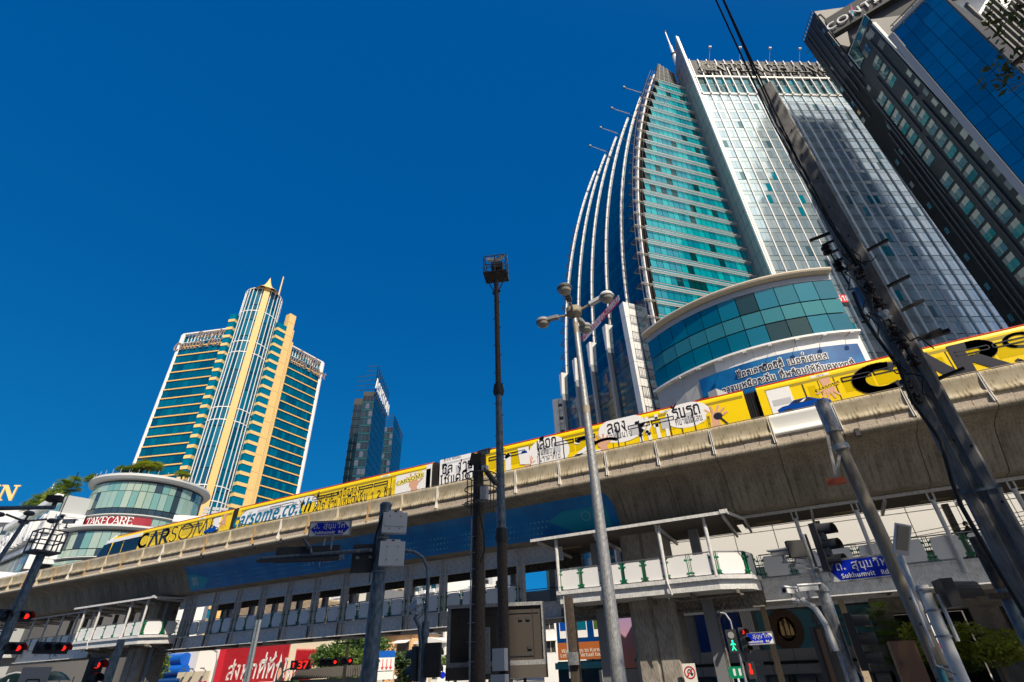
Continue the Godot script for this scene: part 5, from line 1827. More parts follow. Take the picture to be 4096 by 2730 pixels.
func mall() -> void:
	leaf_mat("leaf_bright", .085, .135, .018)
	leaf_mat("leaf_yellow", .15, .18, .015)
	leaf_mat("leaf_mid", .05, .10, .02)
	leaf_mat("leaf_dark", .025, .05, .012)
	mat("bark", .13, .09, .06, .9)
	for i in 4: mat("pale_glass_%d" % i, [.28, .36, .035, .16][i], [.42, .46, .06, .34][i], [.38, .40, .085, .33][i], .08, .1, .6)
	mat("mall_grey", .42, .44, .45, .5)
	mat("mall_white", .72, .73, .74, .5)
	var o := thing("round_mall_corner", "round glass corner drum of the shopping mall with a red salon banner inside", "mall")
	var c := Vector3(-113.9, 0, -57.9)
	var s := Sh.new()
	s.cyl(c, c + Vector3(0, 35, 0), 9.3, 9.3, 48)
	s.cyl(c, c + Vector3(0, 25.2, 0), 11.4, 11.4, 48)
	obj("core", s, M.grey_dark, o)
	var panes := []
	for i in 26:
		var a := deg_to_rad(140.0 - i * 7.0)
		var d := Vector3(cos(a), 0, sin(a))
		var b := Basis(Vector3(d.z, 0, -d.x), Vector3.UP, d)
		for q in [[33.4, 1.6, 9.6], [31.0, 3.0, 9.6], [28.9, .9, 9.6], [26.9, 2.3, 9.6], [23.4, 2.8, 11.7], [21.3, 1.1, 11.7], [18.6, 3.0, 11.7], [15.2, 3.2, 11.7]]:
			panes.append([bx(c + d * q[2] + Vector3(0, q[0], 0), Vector3(1.1 if q[2] < 11 else 1.34, q[1], .1), b * Basis(Vector3.UP, rng.randf_range(-.03, .03))), pick(["pale_glass_0", "pale_glass_1", "pale_glass_0", "pale_glass_3", "pale_glass_2", "pale_glass_1"]) if q[1] > 1.0 else M.pale_glass_2])
			
	pieces("glass_pane", panes, o)
	s = Sh.new()
	for q in [[34.6, 35.7, 9.5, 10.7], [27.9, 28.4, 9.6, 10.0], [25.1, 25.9, 11.4, 12.6], [20.3, 20.7, 11.6, 12.1]]:
		s.lathe(c, [Vector2(q[2], q[0]), Vector2(q[3] - .3, q[0] + .1), Vector2(q[3], (q[0] + q[1]) / 2), Vector2(q[3] - .3, q[1]), Vector2(q[2] - 1, q[1] + .05)], 56)
	obj("white_ring", s, M.mall_grey, o)
	s = Sh.new()
	for i in 40:
		var a := TAU * i / 40
		s.bar(c + Vector3(cos(a) * 10.2, 35.6, sin(a) * 10.2), c + Vector3(cos(a) * 10.2, 36.6, sin(a) * 10.2), .06, .06)
	obj("roof_rail", s, M.mall_grey, o)
	s = Sh.new()
	for i in 12:
		var a0 := deg_to_rad(96.0 - i * 6.5)
		var a1 := deg_to_rad(96.0 - (i + 1) * 6.5)
		s.quad(c + Vector3(cos(a0) * 9.72, 25.95, sin(a0) * 9.72), c + Vector3(cos(a0) * 9.72, 27.9, sin(a0) * 9.72), c + Vector3(cos(a1) * 9.72, 27.9, sin(a1) * 9.72), c + Vector3(cos(a1) * 9.72, 25.95, sin(a1) * 9.72))
	obj("salon_banner", s, mat("salon_red", .30, .012, .03, .5), o)
	var word := "TAKECARE"
	for i in 8:
		var a := deg_to_rad(81.0 - i * 6.2)
		var d := Vector3(cos(a), 0, sin(a))
		letters("banner_letter", word[i], 1.45, .02, M.white, o, Transform3D(Basis(Vector3(d.z, 0, -d.x), Vector3.UP, d), c + d * 9.8 + Vector3(0, 27.05, 0)), false, true)
	var sub := "SALON OF BEAUTY"
	for i in 15:
		if sub[i] == " ": continue
		var a := deg_to_rad(77.0 - i * 2.2)
		var d := Vector3(cos(a), 0, sin(a))
		letters("banner_letter", sub[i], .5, .02, M.white, o, Transform3D(Basis(Vector3(d.z, 0, -d.x), Vector3.UP, d), c + d * 9.8 + Vector3(0, 26.25, 0)))
	for q in [[-8.5, 7.0, 2.4, 0], [6.5, 5.5, 2.9, 1], [3.5, 8.2, 1.6, 2], [9.8, .5, 1.7, 3], [5.0, 7.2, 1.8, 4]]:
		var t := thing("roof_palm", ["spiky palm on the left rim of the round glass drum", "bushy palm on the right rim of the round glass drum", "low shrub between the palms on the drum roof", "small palm past the right end of the drum roof", "palm leaning from the big one on the drum rim"][q[3]], "palm", Transform3D(Basis(), c + Vector3(q[0], 35.8, q[1])), "plants on the drum roof")
		s = Sh.new()
		s.cyl(Vector3.ZERO, Vector3(0, q[2] * .5, 0), .16, .12, 7)
		obj("trunk", s, M.bark, t)
		s = Sh.new()
		for i in 5: palm_head(s, Vector3(sin(i * 2.4) * q[2] * .4, q[2] * (.5 + .12 * (i % 3)), cos(i * 2.4) * q[2] * .4), q[2] * .62, 40, q[3] * 9 + i)
		obj("crown", s, M.leaf_bright if q[3] % 2 == 0 else M.leaf_yellow, t)
	# ribbed white annexe to the right of the drum
	var a := thing("mall_annexe", "white ribbed annexe wall at the right foot of the mall drum", "building")
	var T := fr(-100.5, -56.8, 40)
	s = Sh.new()
	s.xbox(T * bx(Vector3(4.0, 14.2, -3.2), Vector3(9, 28.4, 6)))
	obj("wall", s, M.mall_white, a)
	s = Sh.new()
	for i in 14: s.xbox(T * bx(Vector3(4.0, 20 + i * .55, -.12), Vector3(9, .12, .2)))
	for i in 9: s.xbox(T * bx(Vector3(4.5 + (i % 3) * 1.5, 28.6 + (i / 3) * .7, -.6), Vector3(1.2, .5, .3)))
	obj("louver", s, M.mall_grey, a)
	# long curved wing with the big white letters
	var w := thing("mall_wing", "sweeping white mall wing with large standing letters and a planted roof at the far left", "mall")
	var L := fr(-146.0, -49.8, 100)
	s = Sh.new()
	s.xbox(L * bx(Vector3(11, 15.8, -6.3), Vector3(40, 31.6, 12)))
	obj("core", s, M.mall_grey, w)
	panes = []
	for i in 17:
		for q in [[29.9, 2.6, 0], [26.0, 3.9, 1], [22.0, 3.9, 2], [18.0, 3.9, 0], [14.0, 3.9, 2]]:
			panes.append([L * bx(Vector3(-4 + (i + .5) * 2.0, q[0], -.05), Vector3(1.9, q[1], .1)), M.mall_grey if q[2] == 1 else pick(["pale_glass_0", "pale_glass_3", "pale_glass_1"]) if q[2] == 0 else pick(["pale_glass_2", "pale_glass_3"])])
	pieces("glass_pane", panes, w)
	s = Sh.new()
	for q in [[31.8, 1.1], [28.2, .9]]: s.xbox(L * bx(Vector3(11, q[0], .3), Vector3(34, q[1], 1.1)))
	s.bar(L * Vector3(-5, 24.0, .5), L * Vector3(30, 23.2, .5), .5, .8)
	obj("white_band", s, M.mall_white, w)
	letters("sign_letters", "TERMINAL 21", 3.5, 1.0, M.mall_white, w, L * at(16.5, 26.2, 1.2), true, false, 1.15)
	var K := fr(-114.6, -43.2, 21.5)
	s = Sh.new()
	s.xbox(K * bx(Vector3(2.4, 24.0, -2.0), Vector3(4.8, 8.4, 4)))
	s.xbox(K * bx(Vector3(.3, 23.4, .3), Vector3(1.6, 9.4, 1.2)))
	obj("panelled_block", s, M.mall_white, w)
	s = Sh.new()
	for i in 6: s.xbox(K * bx(Vector3(2.4, 20.6 + i * 1.4, .01), Vector3(4.82, .05, .06)))
	for i in 4: s.xbox(K * bx(Vector3(.9 + i * 1.2, 24, .01), Vector3(.05, 8.4, .06)))
	s.xbox(K * bx(Vector3(1.5, 24.5, .03), Vector3(.12, 6.5, .1)))
	obj("panel_joint", s, M.mall_grey, w)
	s = Sh.new()
	s.xbox(K * bx(Vector3(2.4, 17.2, -1.6), Vector3(6.4, 5.2, 1.2)))
	obj("dark_shopfront", s, M.near_black, w)
	s = Sh.new()
	s.xbox(K * bx(Vector3(1.4, 14.2, -.6), Vector3(8, 1.1, .1)))
	obj("glass_balustrade", s, M.pale_glass_0, w)
	for i in 5:
		var t := thing("roof_shrub", ["round yellow-green shrub tree on the mall roof", "fan palm at the right end of the mall roof planting", "spiky palm in the middle of the mall roof planting", "tall palm cut by the left edge above the mall roof", "low hedge row along the mall roof edge"][i], "shrub", L * at([17.0, 25.0, 9.5, 3.0, 12.0][i], 32.2, -1.0), "plants on the mall wing roof")
		s = Sh.new()
		s.cyl(Vector3.ZERO, Vector3(0, 1.5, 0), .14, .1, 6)
		obj("trunk", s, M.bark, t)
		s = Sh.new()
		if i == 0: leaf_clump(s, Vector3(0, 2.0, 0), Vector3(3.4, 2.2, 2), 1500, .3, 5)
		elif i == 4: leaf_clump(s, Vector3(2, .2, 0), Vector3(15, .9, 1), 3200, .24, 6)
		else:
			for j in 5: palm_head(s, Vector3(sin(j * 2.0) * .9, 1.5 + .4 * j, cos(j * 2.0) * .9), 1.9, 34, i * 7 + j)
		obj("crown", s, M.leaf_yellow if i == 0 else M.leaf_mid if i == 4 else M.leaf_bright, t)
	# pale hotel slab with gold letters behind
	var h := thing("pale_hotel_slab", "pale hotel roof with gold letters at the far left edge", "hotel")
	var Hh := fr(-210.0, -58.0, 52)
	s = Sh.new()
	s.xbox(Hh * bx(Vector3(6, 22.5, -8), Vector3(50, 45, 16)))
	obj("wall", s, M.mall_grey, h)
	s = Sh.new()
	s.xbox(Hh * bx(Vector3(6, 44.5, .4), Vector3(50, 3.6, 1.2)))
	obj("parapet", s, M.mall_white, h)
	letters("roof_letters", "WESTIN", 4.6, .4, M.gold_glow, h, Hh * at(-1.2, 51.2, .4), true, true)
	s = Sh.new()
	for i in 12: s.xbox(Hh * bx(Vector3(-12 + i * 3.2, 40.6, .05), Vector3(2.4, 2.0, .2)))
	obj("window", s, M.pale_glass_2, h)
	s = Sh.new()
	s.cyl(Hh * Vector3(19, 46, -2), Hh * Vector3(19, 55, -2), .2, .15)
	obj("roof_mast", s, M.mall_white, h)
	# station roof and the second train at the platform
	var st := thing("station_roof", "white winged roofs of the railway station at the far left", "station roof")
	for k in 3:
		s = Sh.new()
		var x := -98.0 - k * 9
		for i in 10:
			var u0 := -6.0 + i * 1.2
			var u1 := u0 + 1.2
			s.quad(Vector3(x + u0, 15.6 - .045 * u0 * u0, -36), Vector3(x + u1, 15.6 - .045 * u1 * u1, -36), Vector3(x + u1, 15.3 - .045 * u1 * u1, -27), Vector3(x + u0, 15.3 - .045 * u0 * u0, -27))
			s.bar(Vector3(x + u0, 15.3 - .045 * u0 * u0, -27), Vector3(x + u1, 15.3 - .045 * u1 * u1, -27), .3, .35)
		obj("roof_wing", s, M.mall_white, st)
	s = Sh.new()
	s.span(Vector3(-128, 10.0, -40), Vector3(-100.2, 11.2, -27.5))
	obj("station_deck", s, M.girder_concrete, st)
	var t2 := thing("red_striped_train", "white train with red and purple stripe standing at the far station", "train car", at(-124, 11.35, -33.6))
	s = Sh.new()
	s.span(Vector3(0, .2, -3), Vector3(36, 3.4, 0))
	s.prism(PackedVector2Array([Vector2(36, .3), Vector2(38.2, .3), Vector2(38, 1.6), Vector2(36.8, 3.2), Vector2(36, 3.4)]), Transform3D(), -2.8, -.2)
	obj("body", s, M.wrap_white, t2)
	s = Sh.new()
	s.span(Vector3(0, .3, -.01), Vector3(34, 1.3, .012))
	s.span(Vector3(35.2, .6, -.01), Vector3(36.2, 3.2, .014))
	obj("stripe", s, M.stripe_red, t2)
	s = Sh.new()
	for i in 9: s.span(Vector3(1 + i * 3.9, 1.55, -.01), Vector3(4 + i * 3.9, 2.6, .01))
	obj("window", s, M.train_glass, t2)

func street_mats() -> void:
	var m := mat("pole_concrete", .26, .25, .24, .9)
	weather(m, 41, .01, Color(.21, .205, .20), Color(.27, .265, .26), Vector3(.8, .3, .8), .3, .7, .06)
	streak(m, 42, .03, Color(.6, .58, .55), Vector3(3, .3, 3), .55, .8)
	m = mat("rust_steel", .10, .07, .05, .7)
	weather(m, 43, .03, Color(.045, .035, .03), Color(.11, .075, .05), Vector3(1.5, .5, 1.5))
	m = mat("blue_steel", .14, .18, .22, .5, .2)
	weather(m, 44, .02, Color(.08, .12, .16), Color(.20, .25, .29), Vector3(1.2, .4, 1.2))
	m = mat("galvanised", .40, .41, .42, .45, .5)
	weather(m, 45, .03, Color(.26, .27, .28), Color(.48, .48, .48), Vector3(1.5, .5, 1.5))
	m = mat("brown_pole", .20, .15, .10, .65)
	weather(m, 46, .02, Color(.24, .20, .15), Color(.36, .31, .24), Vector3(1.2, .2, 1.2))
	mat("lamp_glass", .35, .33, .28, .15)
	mat("box_white", .62, .64, .66, .5)
	mat("box_brown", .17, .09, .055, .55)
	mat("sign_blue", .0, .02, .50, .35)
	mat("sign_back", .05, .055, .06, .6)
	mat("rubber", .01, .01, .011, .6)
	mat("porcelain", .035, .022, .018, .25)
	mat("porcelain_white", .7, .7, .7, .25)
	for q in [["red", 1.0, .02, .01], ["green", .02, .9, .45]]:
		var e := mat("lit_" + q[0], q[1] * .5, q[2] * .5, q[3] * .5, .4)
		e.emission_enabled = true
		e.emission = Color(q[1], q[2], q[3]).linear_to_srgb()
		e.emission_energy_multiplier = 1.3

func camera_box(label: String, t: Transform3D, m: Material, arm := true) -> void:   # a housed camera looking along local -z
	var o := thing("street_camera", label, "camera", t, "street cameras on poles")
	var s := Sh.new()
	s.box(Vector3(0, 0, 0), Vector3(.13, .11, .38))
	s.prism(PackedVector2Array([Vector2(-.085, .055), Vector2(.085, .055), Vector2(.06, .085), Vector2(-.06, .085)]), Transform3D(), -.26, .2)
	obj("housing", s, m, o)
	s = Sh.new()
	s.cyl(Vector3(0, 0, -.19), Vector3(0, 0, -.2), .045, .045, 10)
	obj("lens", s, M.black, o)
	if arm:
		s = Sh.new()
		s.path([Vector3(0, -.05, .03), Vector3(0, -.2, .03)], .025)
		s.box(Vector3(0, -.2, .03), Vector3(.1, .03, .1))
		obj("bracket", s, M.galvanised, o)
		s = Sh.new()
		s.path([Vector3(.03, -.02, .19), Vector3(.05, -.14, .26), Vector3(.05, -.28, .2), Vector3(.02, -.3, .06)], .012)
		obj("cable", s, M.grey_mid, o)

func signal_head(label: String, t: Transform3D, lit: int, n := 3, across := false, arrows := false) -> Node3D:   # lamps stacked (or side by side), facing local +z
	var o := thing("traffic_light", label, "traffic light", t, "traffic lights at the crossing")
	var s := Sh.new()
	var d := Vector3(.31, 0, 0) if across else Vector3(0, -.31, 0)
	s.box(d * (n - 1) / 2.0 + Vector3(0, 0, -.06), Vector3(.34 + absf(d.x) * (n - 1), .34 + absf(d.y) * (n - 1), .14))
	obj("case", s, M.near_black, o)
	for i in n:
		s = Sh.new()
		s.cyl(d * i, d * i + Vector3(0, 0, .03), .075, .075, 18)
		obj("lens", s, (M.lit_red if i == lit and lit != 9 else M.grey_dark), o)
		s = Sh.new()
		for k in 12:
			var a0 := -.35 + (PI + .7) * k / 12
			var a1 := -.35 + (PI + .7) * (k + 1) / 12
			var p0 := Vector3(cos(a0), sin(a0), 0) * .145
			var p1 := Vector3(cos(a1), sin(a1), 0) * .145
			var dep := .3
			s.quad(d * i + p0, d * i + p0 + Vector3(0, -.02, dep), d * i + p1 + Vector3(0, -.02, dep), d * i + p1)
		obj("hood", s, M.near_black, o)
	return o

func road_sign(label: String, t: Transform3D, w: float, h: float) -> void:   # blue street name board, arrow ended both sides
	var o := thing("street_name_sign", label, "street sign", t, "blue street name signs")
	var s := Sh.new()
	s.box(Vector3(0, 0, -.015), Vector3(w, h, .025))
	obj("board", s, M.white, o)
	s = Sh.new()
	s.prism(PackedVector2Array([Vector2(-w / 2 + .03, 0), Vector2(-w / 2 + .17, -h / 2 + .03), Vector2(w / 2 - .17, -h / 2 + .03), Vector2(w / 2 - .03, 0), Vector2(w / 2 - .17, h / 2 - .03), Vector2(-w / 2 + .17, h / 2 - .03)]), Transform3D(), .004, .004)
	obj("blue_field", s, M.sign_blue, o)
	s = Sh.new()
	var text := "ถ. สุขุมวิท"
	var k := h * .27
	thai(s, text, k, k * .15, at(-thai_w(text) * k / 14.0, h * .03, .008), 0.0, .002)
	obj("lettering", s, M.white, o)
	letters("lettering", "Sukhumvit   Rd.", h * .2, .002, M.white, o, at(0, -h * .26, .01), true)
	s = Sh.new()
	for e in [[0, h / 2, w + .02, .025], [0, -h / 2, w + .02, .025]]: s.box(Vector3(e[0], e[1], -.01), Vector3(e[2], e[3], .045))
	for x in [-w / 2, w / 2]: s.box(Vector3(x, 0, -.01), Vector3(.025, h, .045))
	obj("frame", s, M.galvanised, o)

func street() -> void:
	street_mats()
	# ---------- big concrete power pole at the right
	var o := thing("concrete_power_pole", "tall tapering concrete power pole crossing the right side, hung with insulators and cable", "power pole", at(1.86, 0, -7.2, -14))
	var s := Sh.new()
	var B0 := .175
	var T0 := .125
	var Hh := 10.6
	var prof := [Vector2(-1, -.75), Vector2(-1, .62), Vector2(-.86, .8), Vector2(-.3, .8), Vector2(-.2, .62), Vector2(.2, .62), Vector2(.3, .8), Vector2(.86, .8), Vector2(1, .62), Vector2(1, -.75)]
	for i in prof.size():
		var p: Vector2 = prof[i]
		var q: Vector2 = prof[(i + 1) % prof.size()]
		s.quad(Vector3(q.x * B0, 0, q.y * B0), Vector3(q.x * B0 * .86, 5.2, q.y * B0 * .86), Vector3(p.x * B0 * .86, 5.2, p.y * B0 * .86), Vector3(p.x * B0, 0, p.y * B0))
	var pr2 := [Vector2(-1, -.75), Vector2(-1, .62), Vector2(-.86, .8), Vector2(.86, .8), Vector2(1, .62), Vector2(1, -.75)]
	for i in pr2.size():
		var p: Vector2 = pr2[i]
		var q: Vector2 = pr2[(i + 1) % pr2.size()]
		s.quad(Vector3(q.x * B0 * .87, 5.2, q.y * B0 * .87), Vector3(q.x * T0, Hh, q.y * T0), Vector3(p.x * T0, Hh, p.y * T0), Vector3(p.x * B0 * .87, 5.2, p.y * B0 * .87))
	var cap := PackedVector2Array()
	for p in pr2: cap.append(p * T0)
	s.prism(cap, Transform3D(Basis(Vector3.RIGHT, Vector3(0, 0, 1), Vector3.UP), Vector3.ZERO), Hh - .02, Hh)
	s.prism(cap, Transform3D(Basis(Vector3.RIGHT, Vector3(0, 0, 1), Vector3.UP).scaled(Vector3(1.2, 1, 1.2)), Vector3.ZERO), 5.18, 5.24)
	obj("shaft", s, M.pole_concrete, o)
	s = Sh.new()
	for i in 11: s.cyl(Vector3(.0 + .04 * (i % 2), 3.6 + i * .62, .11), Vector3(.0 + .04 * (i % 2), 3.6 + i * .62, .152 - .0035 * i), .012, .012, 8)
	for y in [2.2, 2.9, 3.5]: s.cyl(Vector3(.12, y, .1), Vector3(.12, y, .145), .012, .012, 8)
	tag(obj("bolt_hole", s, M.black, o), "", "", "", "stuff")
	s = Sh.new()
	for y in [1.9, 3.05]: s.box(Vector3(0, y, 0), Vector3(.36, .03, .30))
	obj("steel_strap", s, M.blue_steel, o)
	s = Sh.new()
	for q in [[6.4, 1], [5.75, 1], [5.35, 1], [4.9, 1], [6.95, -1], [4.35, 1]]:
		s.bar(Vector3(.1 * q[1], q[0], .02), Vector3(.42 * q[1], q[0] + .05, .0), .04, .035)
	s.box(Vector3(.36, 4.9, .0), Vector3(.26, .05, .05))
	obj("bolt_arm", s, M.rubber, o)
	for q in [[-.28, 6.7, .02], [-.24, 6.35, .02], [-.06, 6.0, .2], [-.03, 5.75, .2], [-.03, 5.5, .2], [-.02, 5.28, .2], [-.02, 5.05, .2], [.0, 4.85, .2], [.02, 4.6, .2], [-.16, 4.35, .16], [-.14, 4.15, .16]]:
		s = Sh.new()
		s.lathe(Vector3(q[0], q[1] - .07, q[2]), [Vector2(.025, 0), Vector2(.06, .01), Vector2(.062, .035), Vector2(.035, .05), Vector2(.035, .08), Vector2(.062, .09), Vector2(.06, .125), Vector2(.02, .14)], 12)
		obj("insulator", s, M.porcelain_white if q[1] == 5.28 else M.porcelain, o)
	s = Sh.new()
	for q in [[-.28, 6.7], [-.24, 6.35], [-.16, 4.35], [-.14, 4.15]]:
		for dy in [-.09, .09]: s.box(Vector3(q[0] * .55, q[1] + dy, .04), Vector3(absf(q[0]) * 1.1, .02, .04))
	s.cyl(Vector3(-.02, 5.9, .17), Vector3(.02, 4.45, .17), .014)
	s.cyl(Vector3(-.26, 6.75, .03), Vector3(-.22, 6.0, .03), .012)
	obj("insulator_rack", s, M.rubber, o)
	s = Sh.new()
	s.cyl(Vector3(-.17, 5.85, .12), Vector3(-.165, 5.55, .12), .045, .045)
	obj("cable_joint", s, mat("tank_blue", .12, .28, .5, .5), o)
	# ---------- cables coming down from above and dropping along the pole
	var cb := thing("power_cable", "twisted black cables sagging down from the top edge to the concrete pole", "cable")
	var base := Vector3(1.86, 0, -7.2)
	var runs := [[Vector3(1.35, 12.6, -5.2), Vector3(1.60, 9.2, -6.8), Vector3(1.70, 7.0, -6.95), Vector3(1.75, 6.1, -6.97)],
		[Vector3(1.47, 12.6, -5.2), Vector3(1.66, 9.2, -6.8), Vector3(1.74, 7.0, -6.95), Vector3(1.80, 6.0, -6.96)], [Vector3(1.455, 12.6, -5.18), Vector3(1.70, 9.0, -6.8), Vector3(1.72, 7.2, -6.93), Vector3(1.77, 6.1, -6.95)]]
	for r in runs:
		s = Sh.new()
		s.path(r, .014)
		obj("strand", s, M.rubber, cb)
	s = Sh.new()
	s.path([Vector3(1.58, 5.7, -6.95), Vector3(1.55, 5.3, -6.92), Vector3(1.60, 4.9, -6.95), Vector3(1.66, 4.55, -6.98), Vector3(1.63, 4.1, -7.0), Vector3(1.70, 3.6, -7.0), Vector3(1.62, 3.15, -7.0), Vector3(1.60, 2.9, -7.02), Vector3(1.62, 2.4, -7.0), Vector3(1.66, 1.9, -7.0), Vector3(1.69, 1.2, -6.98)], .022)
	obj("down_cable", s, M.rubber, cb)
	var g := RandomNumberGenerator.new()
	g.seed = 4
	for i in 16:
		s = Sh.new()
		var p := Vector3(1.62 + g.randf_range(-.06, .2), g.randf_range(4.4, 6.6), -6.95)
		var pts := [p]
		for j in 5:
			p += Vector3(g.randf_range(-.10, .10), -g.randf_range(-.05, .22), g.randf_range(-.03, .03))
			pts.append(p)
		s.path(pts, .008, 6)
		obj("loose_loop", s, M.rubber, cb)
	# ---------- brown steel pole with a bracketed box
	o = thing("brown_steel_pole", "brown steel pole with an unused bracketed top, leaning out from behind the traffic pole", "pole", at(1.24, 0, -10.9))
	s = Sh.new()
	s.cyl(Vector3(.13, 0, 0), Vector3(-.08, 5.6, 0), .12, .10, 14)
	obj("shaft", s, M.brown_pole, o)
	s = Sh.new()
	s.cyl(Vector3(-.066, 5.2, 0), Vector3(-.083, 5.85, 0), .135, .125, 14)
	s.cyl(Vector3(-.055, 4.85, 0), Vector3(-.06, 4.95, 0), .14, .14, 14)
	obj("collar", s, M.galvanised, o)
	s = Sh.new()
	s.bar(Vector3(-.2, 5.15, .05), Vector3(-.32, 4.3, .05), .06, .05)
	s.bar(Vector3(-.06, 4.9, .05), Vector3(-.32, 4.35, .05), .05, .05)
	obj("bracket", s, M.galvanised, o)
	s = Sh.new()
	s.box(Vector3(-.34, 4.3, .05), Vector3(.3, .1, .12))
	obj("red_clamp", s, mat("clamp_red", .4, .08, .04, .6), o)
	for y in [2.35, 2.0, 1.45, 1.3]:
		s = Sh.new()
		s.cyl(Vector3(.09, y, 0), Vector3(.09, y + .03, 0), .128, .128, 14)
		obj("clamp_band", s, M.grey_dark, o)
	var bx_ := thing("brown_meter_box", "brown steel meter box with a round lock strapped to the steel pole", "utility box", at(.93, 1.5, -10.72, 6))
	s = Sh.new()
	s.box(Vector3(0, 0, 0), Vector3(.34, .62, .18))
	obj("case", s, M.box_brown, bx_)
	s = Sh.new()
	s.box(Vector3(0.0, -.37, .03), Vector3(.33, .12, .14), Basis(Vector3.RIGHT, -.3))
	obj("skirt", s, mat("skirt_red", .16, .05, .045, .6), bx_)
	s = Sh.new()
	s.cyl(Vector3(-.1, .03, .09), Vector3(-.1, .03, .105), .02)
	s.box(Vector3(.05, -.24, .09), Vector3(.08, .04, .01))
	obj("lock", s, M.grey_dark, bx_)
	# ---------- white pole with a street lamp and a signal seen from the side
	o = thing("white_signal_pole", "shiny white signal pole standing in front of the brown steel pole", "pole", at(1.32, 0, -9.5))
	s = Sh.new()
	s.cyl(Vector3(0, 0, 0), Vector3(0, 2.42, 0), .085, .075, 14)
	obj("shaft", s, M.white, o)
	s = Sh.new()
	s.path([Vector3(-.12, 1.9, .0), Vector3(-.10, 2.5, 0), Vector3(-.09, 2.85, 0)], .03)
	s.path([Vector3(-.16, 1.7, .03), Vector3(-.16, 2.4, .03)], .018)
	s.path([Vector3(.13, 1.75, .03), Vector3(.13, 2.3, .03)], .022)
	obj("conduit", s, M.white, o)
	s = Sh.new()
	for y in [1.8, 2.1, 2.35]: s.cyl(Vector3(0, y, 0), Vector3(0, y + .025, 0), .10, .10, 14)
	s.path([Vector3(-.2, 1.75, .05), Vector3(-.22, 1.5, .07), Vector3(-.05, 1.4, .09)], .015)
	obj("clamp_band", s, M.galvanised, o)
	s = Sh.new()
	s.cyl(Vector3(-.15, .2, -.3), Vector3(-.15, 1.5, -.3), .05, .05)
	obj("teal_pipe", s, mat("pipe_teal", .05, .22, .26, .4), o)
	var l := thing("led_street_lamp", "flat pale street lamp on a thin arm above the white signal pole", "street lamp", at(1.22, 3.12, -9.3, 10))
	s = Sh.new()
	s.bar(Vector3(.02, -.3, -.12), Vector3(.14, .06, .08), .19, .05, Vector3(0, .5, -1))
	obj("lamp_body", s, M.box_white, l)
	s = Sh.new()
	s.bar(Vector3(.04, -.25, -.07), Vector3(.13, .03, .10), .14, .02, Vector3(0, .5, -1))
	obj("lamp_panel", s, M.lamp_glass, l)
	s = Sh.new()
	s.path([Vector3(.02, -.3, -.23), Vector3(.0, -.45, -.22), Vector3(.02, -.85, -.2)], .022)
	obj("arm", s, M.white, l)
	signal_head("black signal head seen from the side, right of the white pole", at(1.62, 2.3, -9.5, 100), 9, 1)
	# ---------- traffic pole with the right-hand street name sign
	o = thing("camera_pole", "white pole with two curved camera arms carrying the right-hand street name sign", "pole", at(.15, 0, -13.5))
	s = Sh.new()
	s.cyl(Vector3(.02, 0, 0), Vector3(.0, 2.85, 0), .125, .115, 14)
	s.cyl(Vector3(0, 2.85, 0), Vector3(-.02, 3.95, 0), .075, .07, 12)
	s.cyl(Vector3(0, 2.8, 0), Vector3(0, 2.95, 0), .15, .13, 14)
	obj("shaft", s, M.galvanised, o)
	s = Sh.new()
	s.path([Vector3(-.1, 1.75, .1), Vector3(-.14, 2.2, .12), Vector3(-.24, 2.52, .12), Vector3(-.42, 2.66, .12), Vector3(-.62, 2.68, .12)], .055)
	obj("curved_arm", s, M.white, o)
	s = Sh.new()
	for i in 4: s.bar(Vector3(-.08, 3.55 - .1 * i, .05), Vector3(-.5, 3.62 - .1 * i, .05), .05, .02)
	s.bar(Vector3(0, 3.25, .1), Vector3(.4, 3.28, .12), .03, .03)
	s.bar(Vector3(0, 2.95, .1), Vector3(.42, 2.99, .12), .03, .03)
	s.path([Vector3(.1, 1.6, .12), Vector3(.2, 1.3, .13), Vector3(.15, 1.1, .13), Vector3(-.1, 1.05, .14), Vector3(-.05, 1.4, .14)], .015)
	obj("bracket", s, M.galvanised, o)
	camera_box("white camera with a sun hood on the curved arm, pointing right", at(-.10, 2.88, -13.35, -78), M.white)
	camera_box("second white camera at the tip of the curved arm, facing the viewer", at(-.46, 2.86, -13.35, 150), M.white)
	camera_box("grey camera on the upper brackets of the camera pole, pointing left", at(-.42, 3.62, -13.4, 80), M.grey_mid)
	signal_head("black triple signal head seen from the side above the street name sign", at(.48, 3.95, -13.4, 60), 9, 3)
	signal_head("black signal head turned away, left of the upper camera brackets", at(-.12, 3.66, -13.45, 200), 9, 1)
	signal_head("tall black signal with three grey hoods right of the camera pole", at(.50, 2.2, -13.35, 85), 9, 3)
	road_sign("blue street name sign with arrow ends, right of the camera pole", at(1.01, 3.15, -13.3, -6), 1.28, .42)
	var pd := thing("message_board", "narrow dark message board with a small lamp, behind the camera pole", "sign", at(-.12, 1.1, -13.9, 30))
	s = Sh.new()
	s.box(Vector3(0, .55, 0), Vector3(.4, 1.1, .16))
	s.box(Vector3(0, 1.25, 0), Vector3(.14, .16, .12))
	s.bar(Vector3(-.05, 1.1, 0), Vector3(-.05, 1.2, 0), .02, .02)
	obj("case", s, M.near_black, pd)
	s = Sh.new()
	s.box(Vector3(-.1, .55, .085), Vector3(.1, 1.0, .01))
	obj("brown_strip", s, M.box_brown, pd)
	# ---------- four-armed street lamp
	o = thing("four_armed_street_lamp", "tall grey street lamp with four round-headed arms in front of the glass tower", "street lamp", at(-4.49, 0, -13.47))
	s = Sh.new()
	s.cyl(Vector3.ZERO, Vector3(0, 6.0, 0), .185, .135, 16)
	s.cyl(Vector3(0, 6, 0), Vector3(0, 11.75, 0), .13, .085, 16)
	obj("shaft", s, M.galvanised, o)
	s = Sh.new()
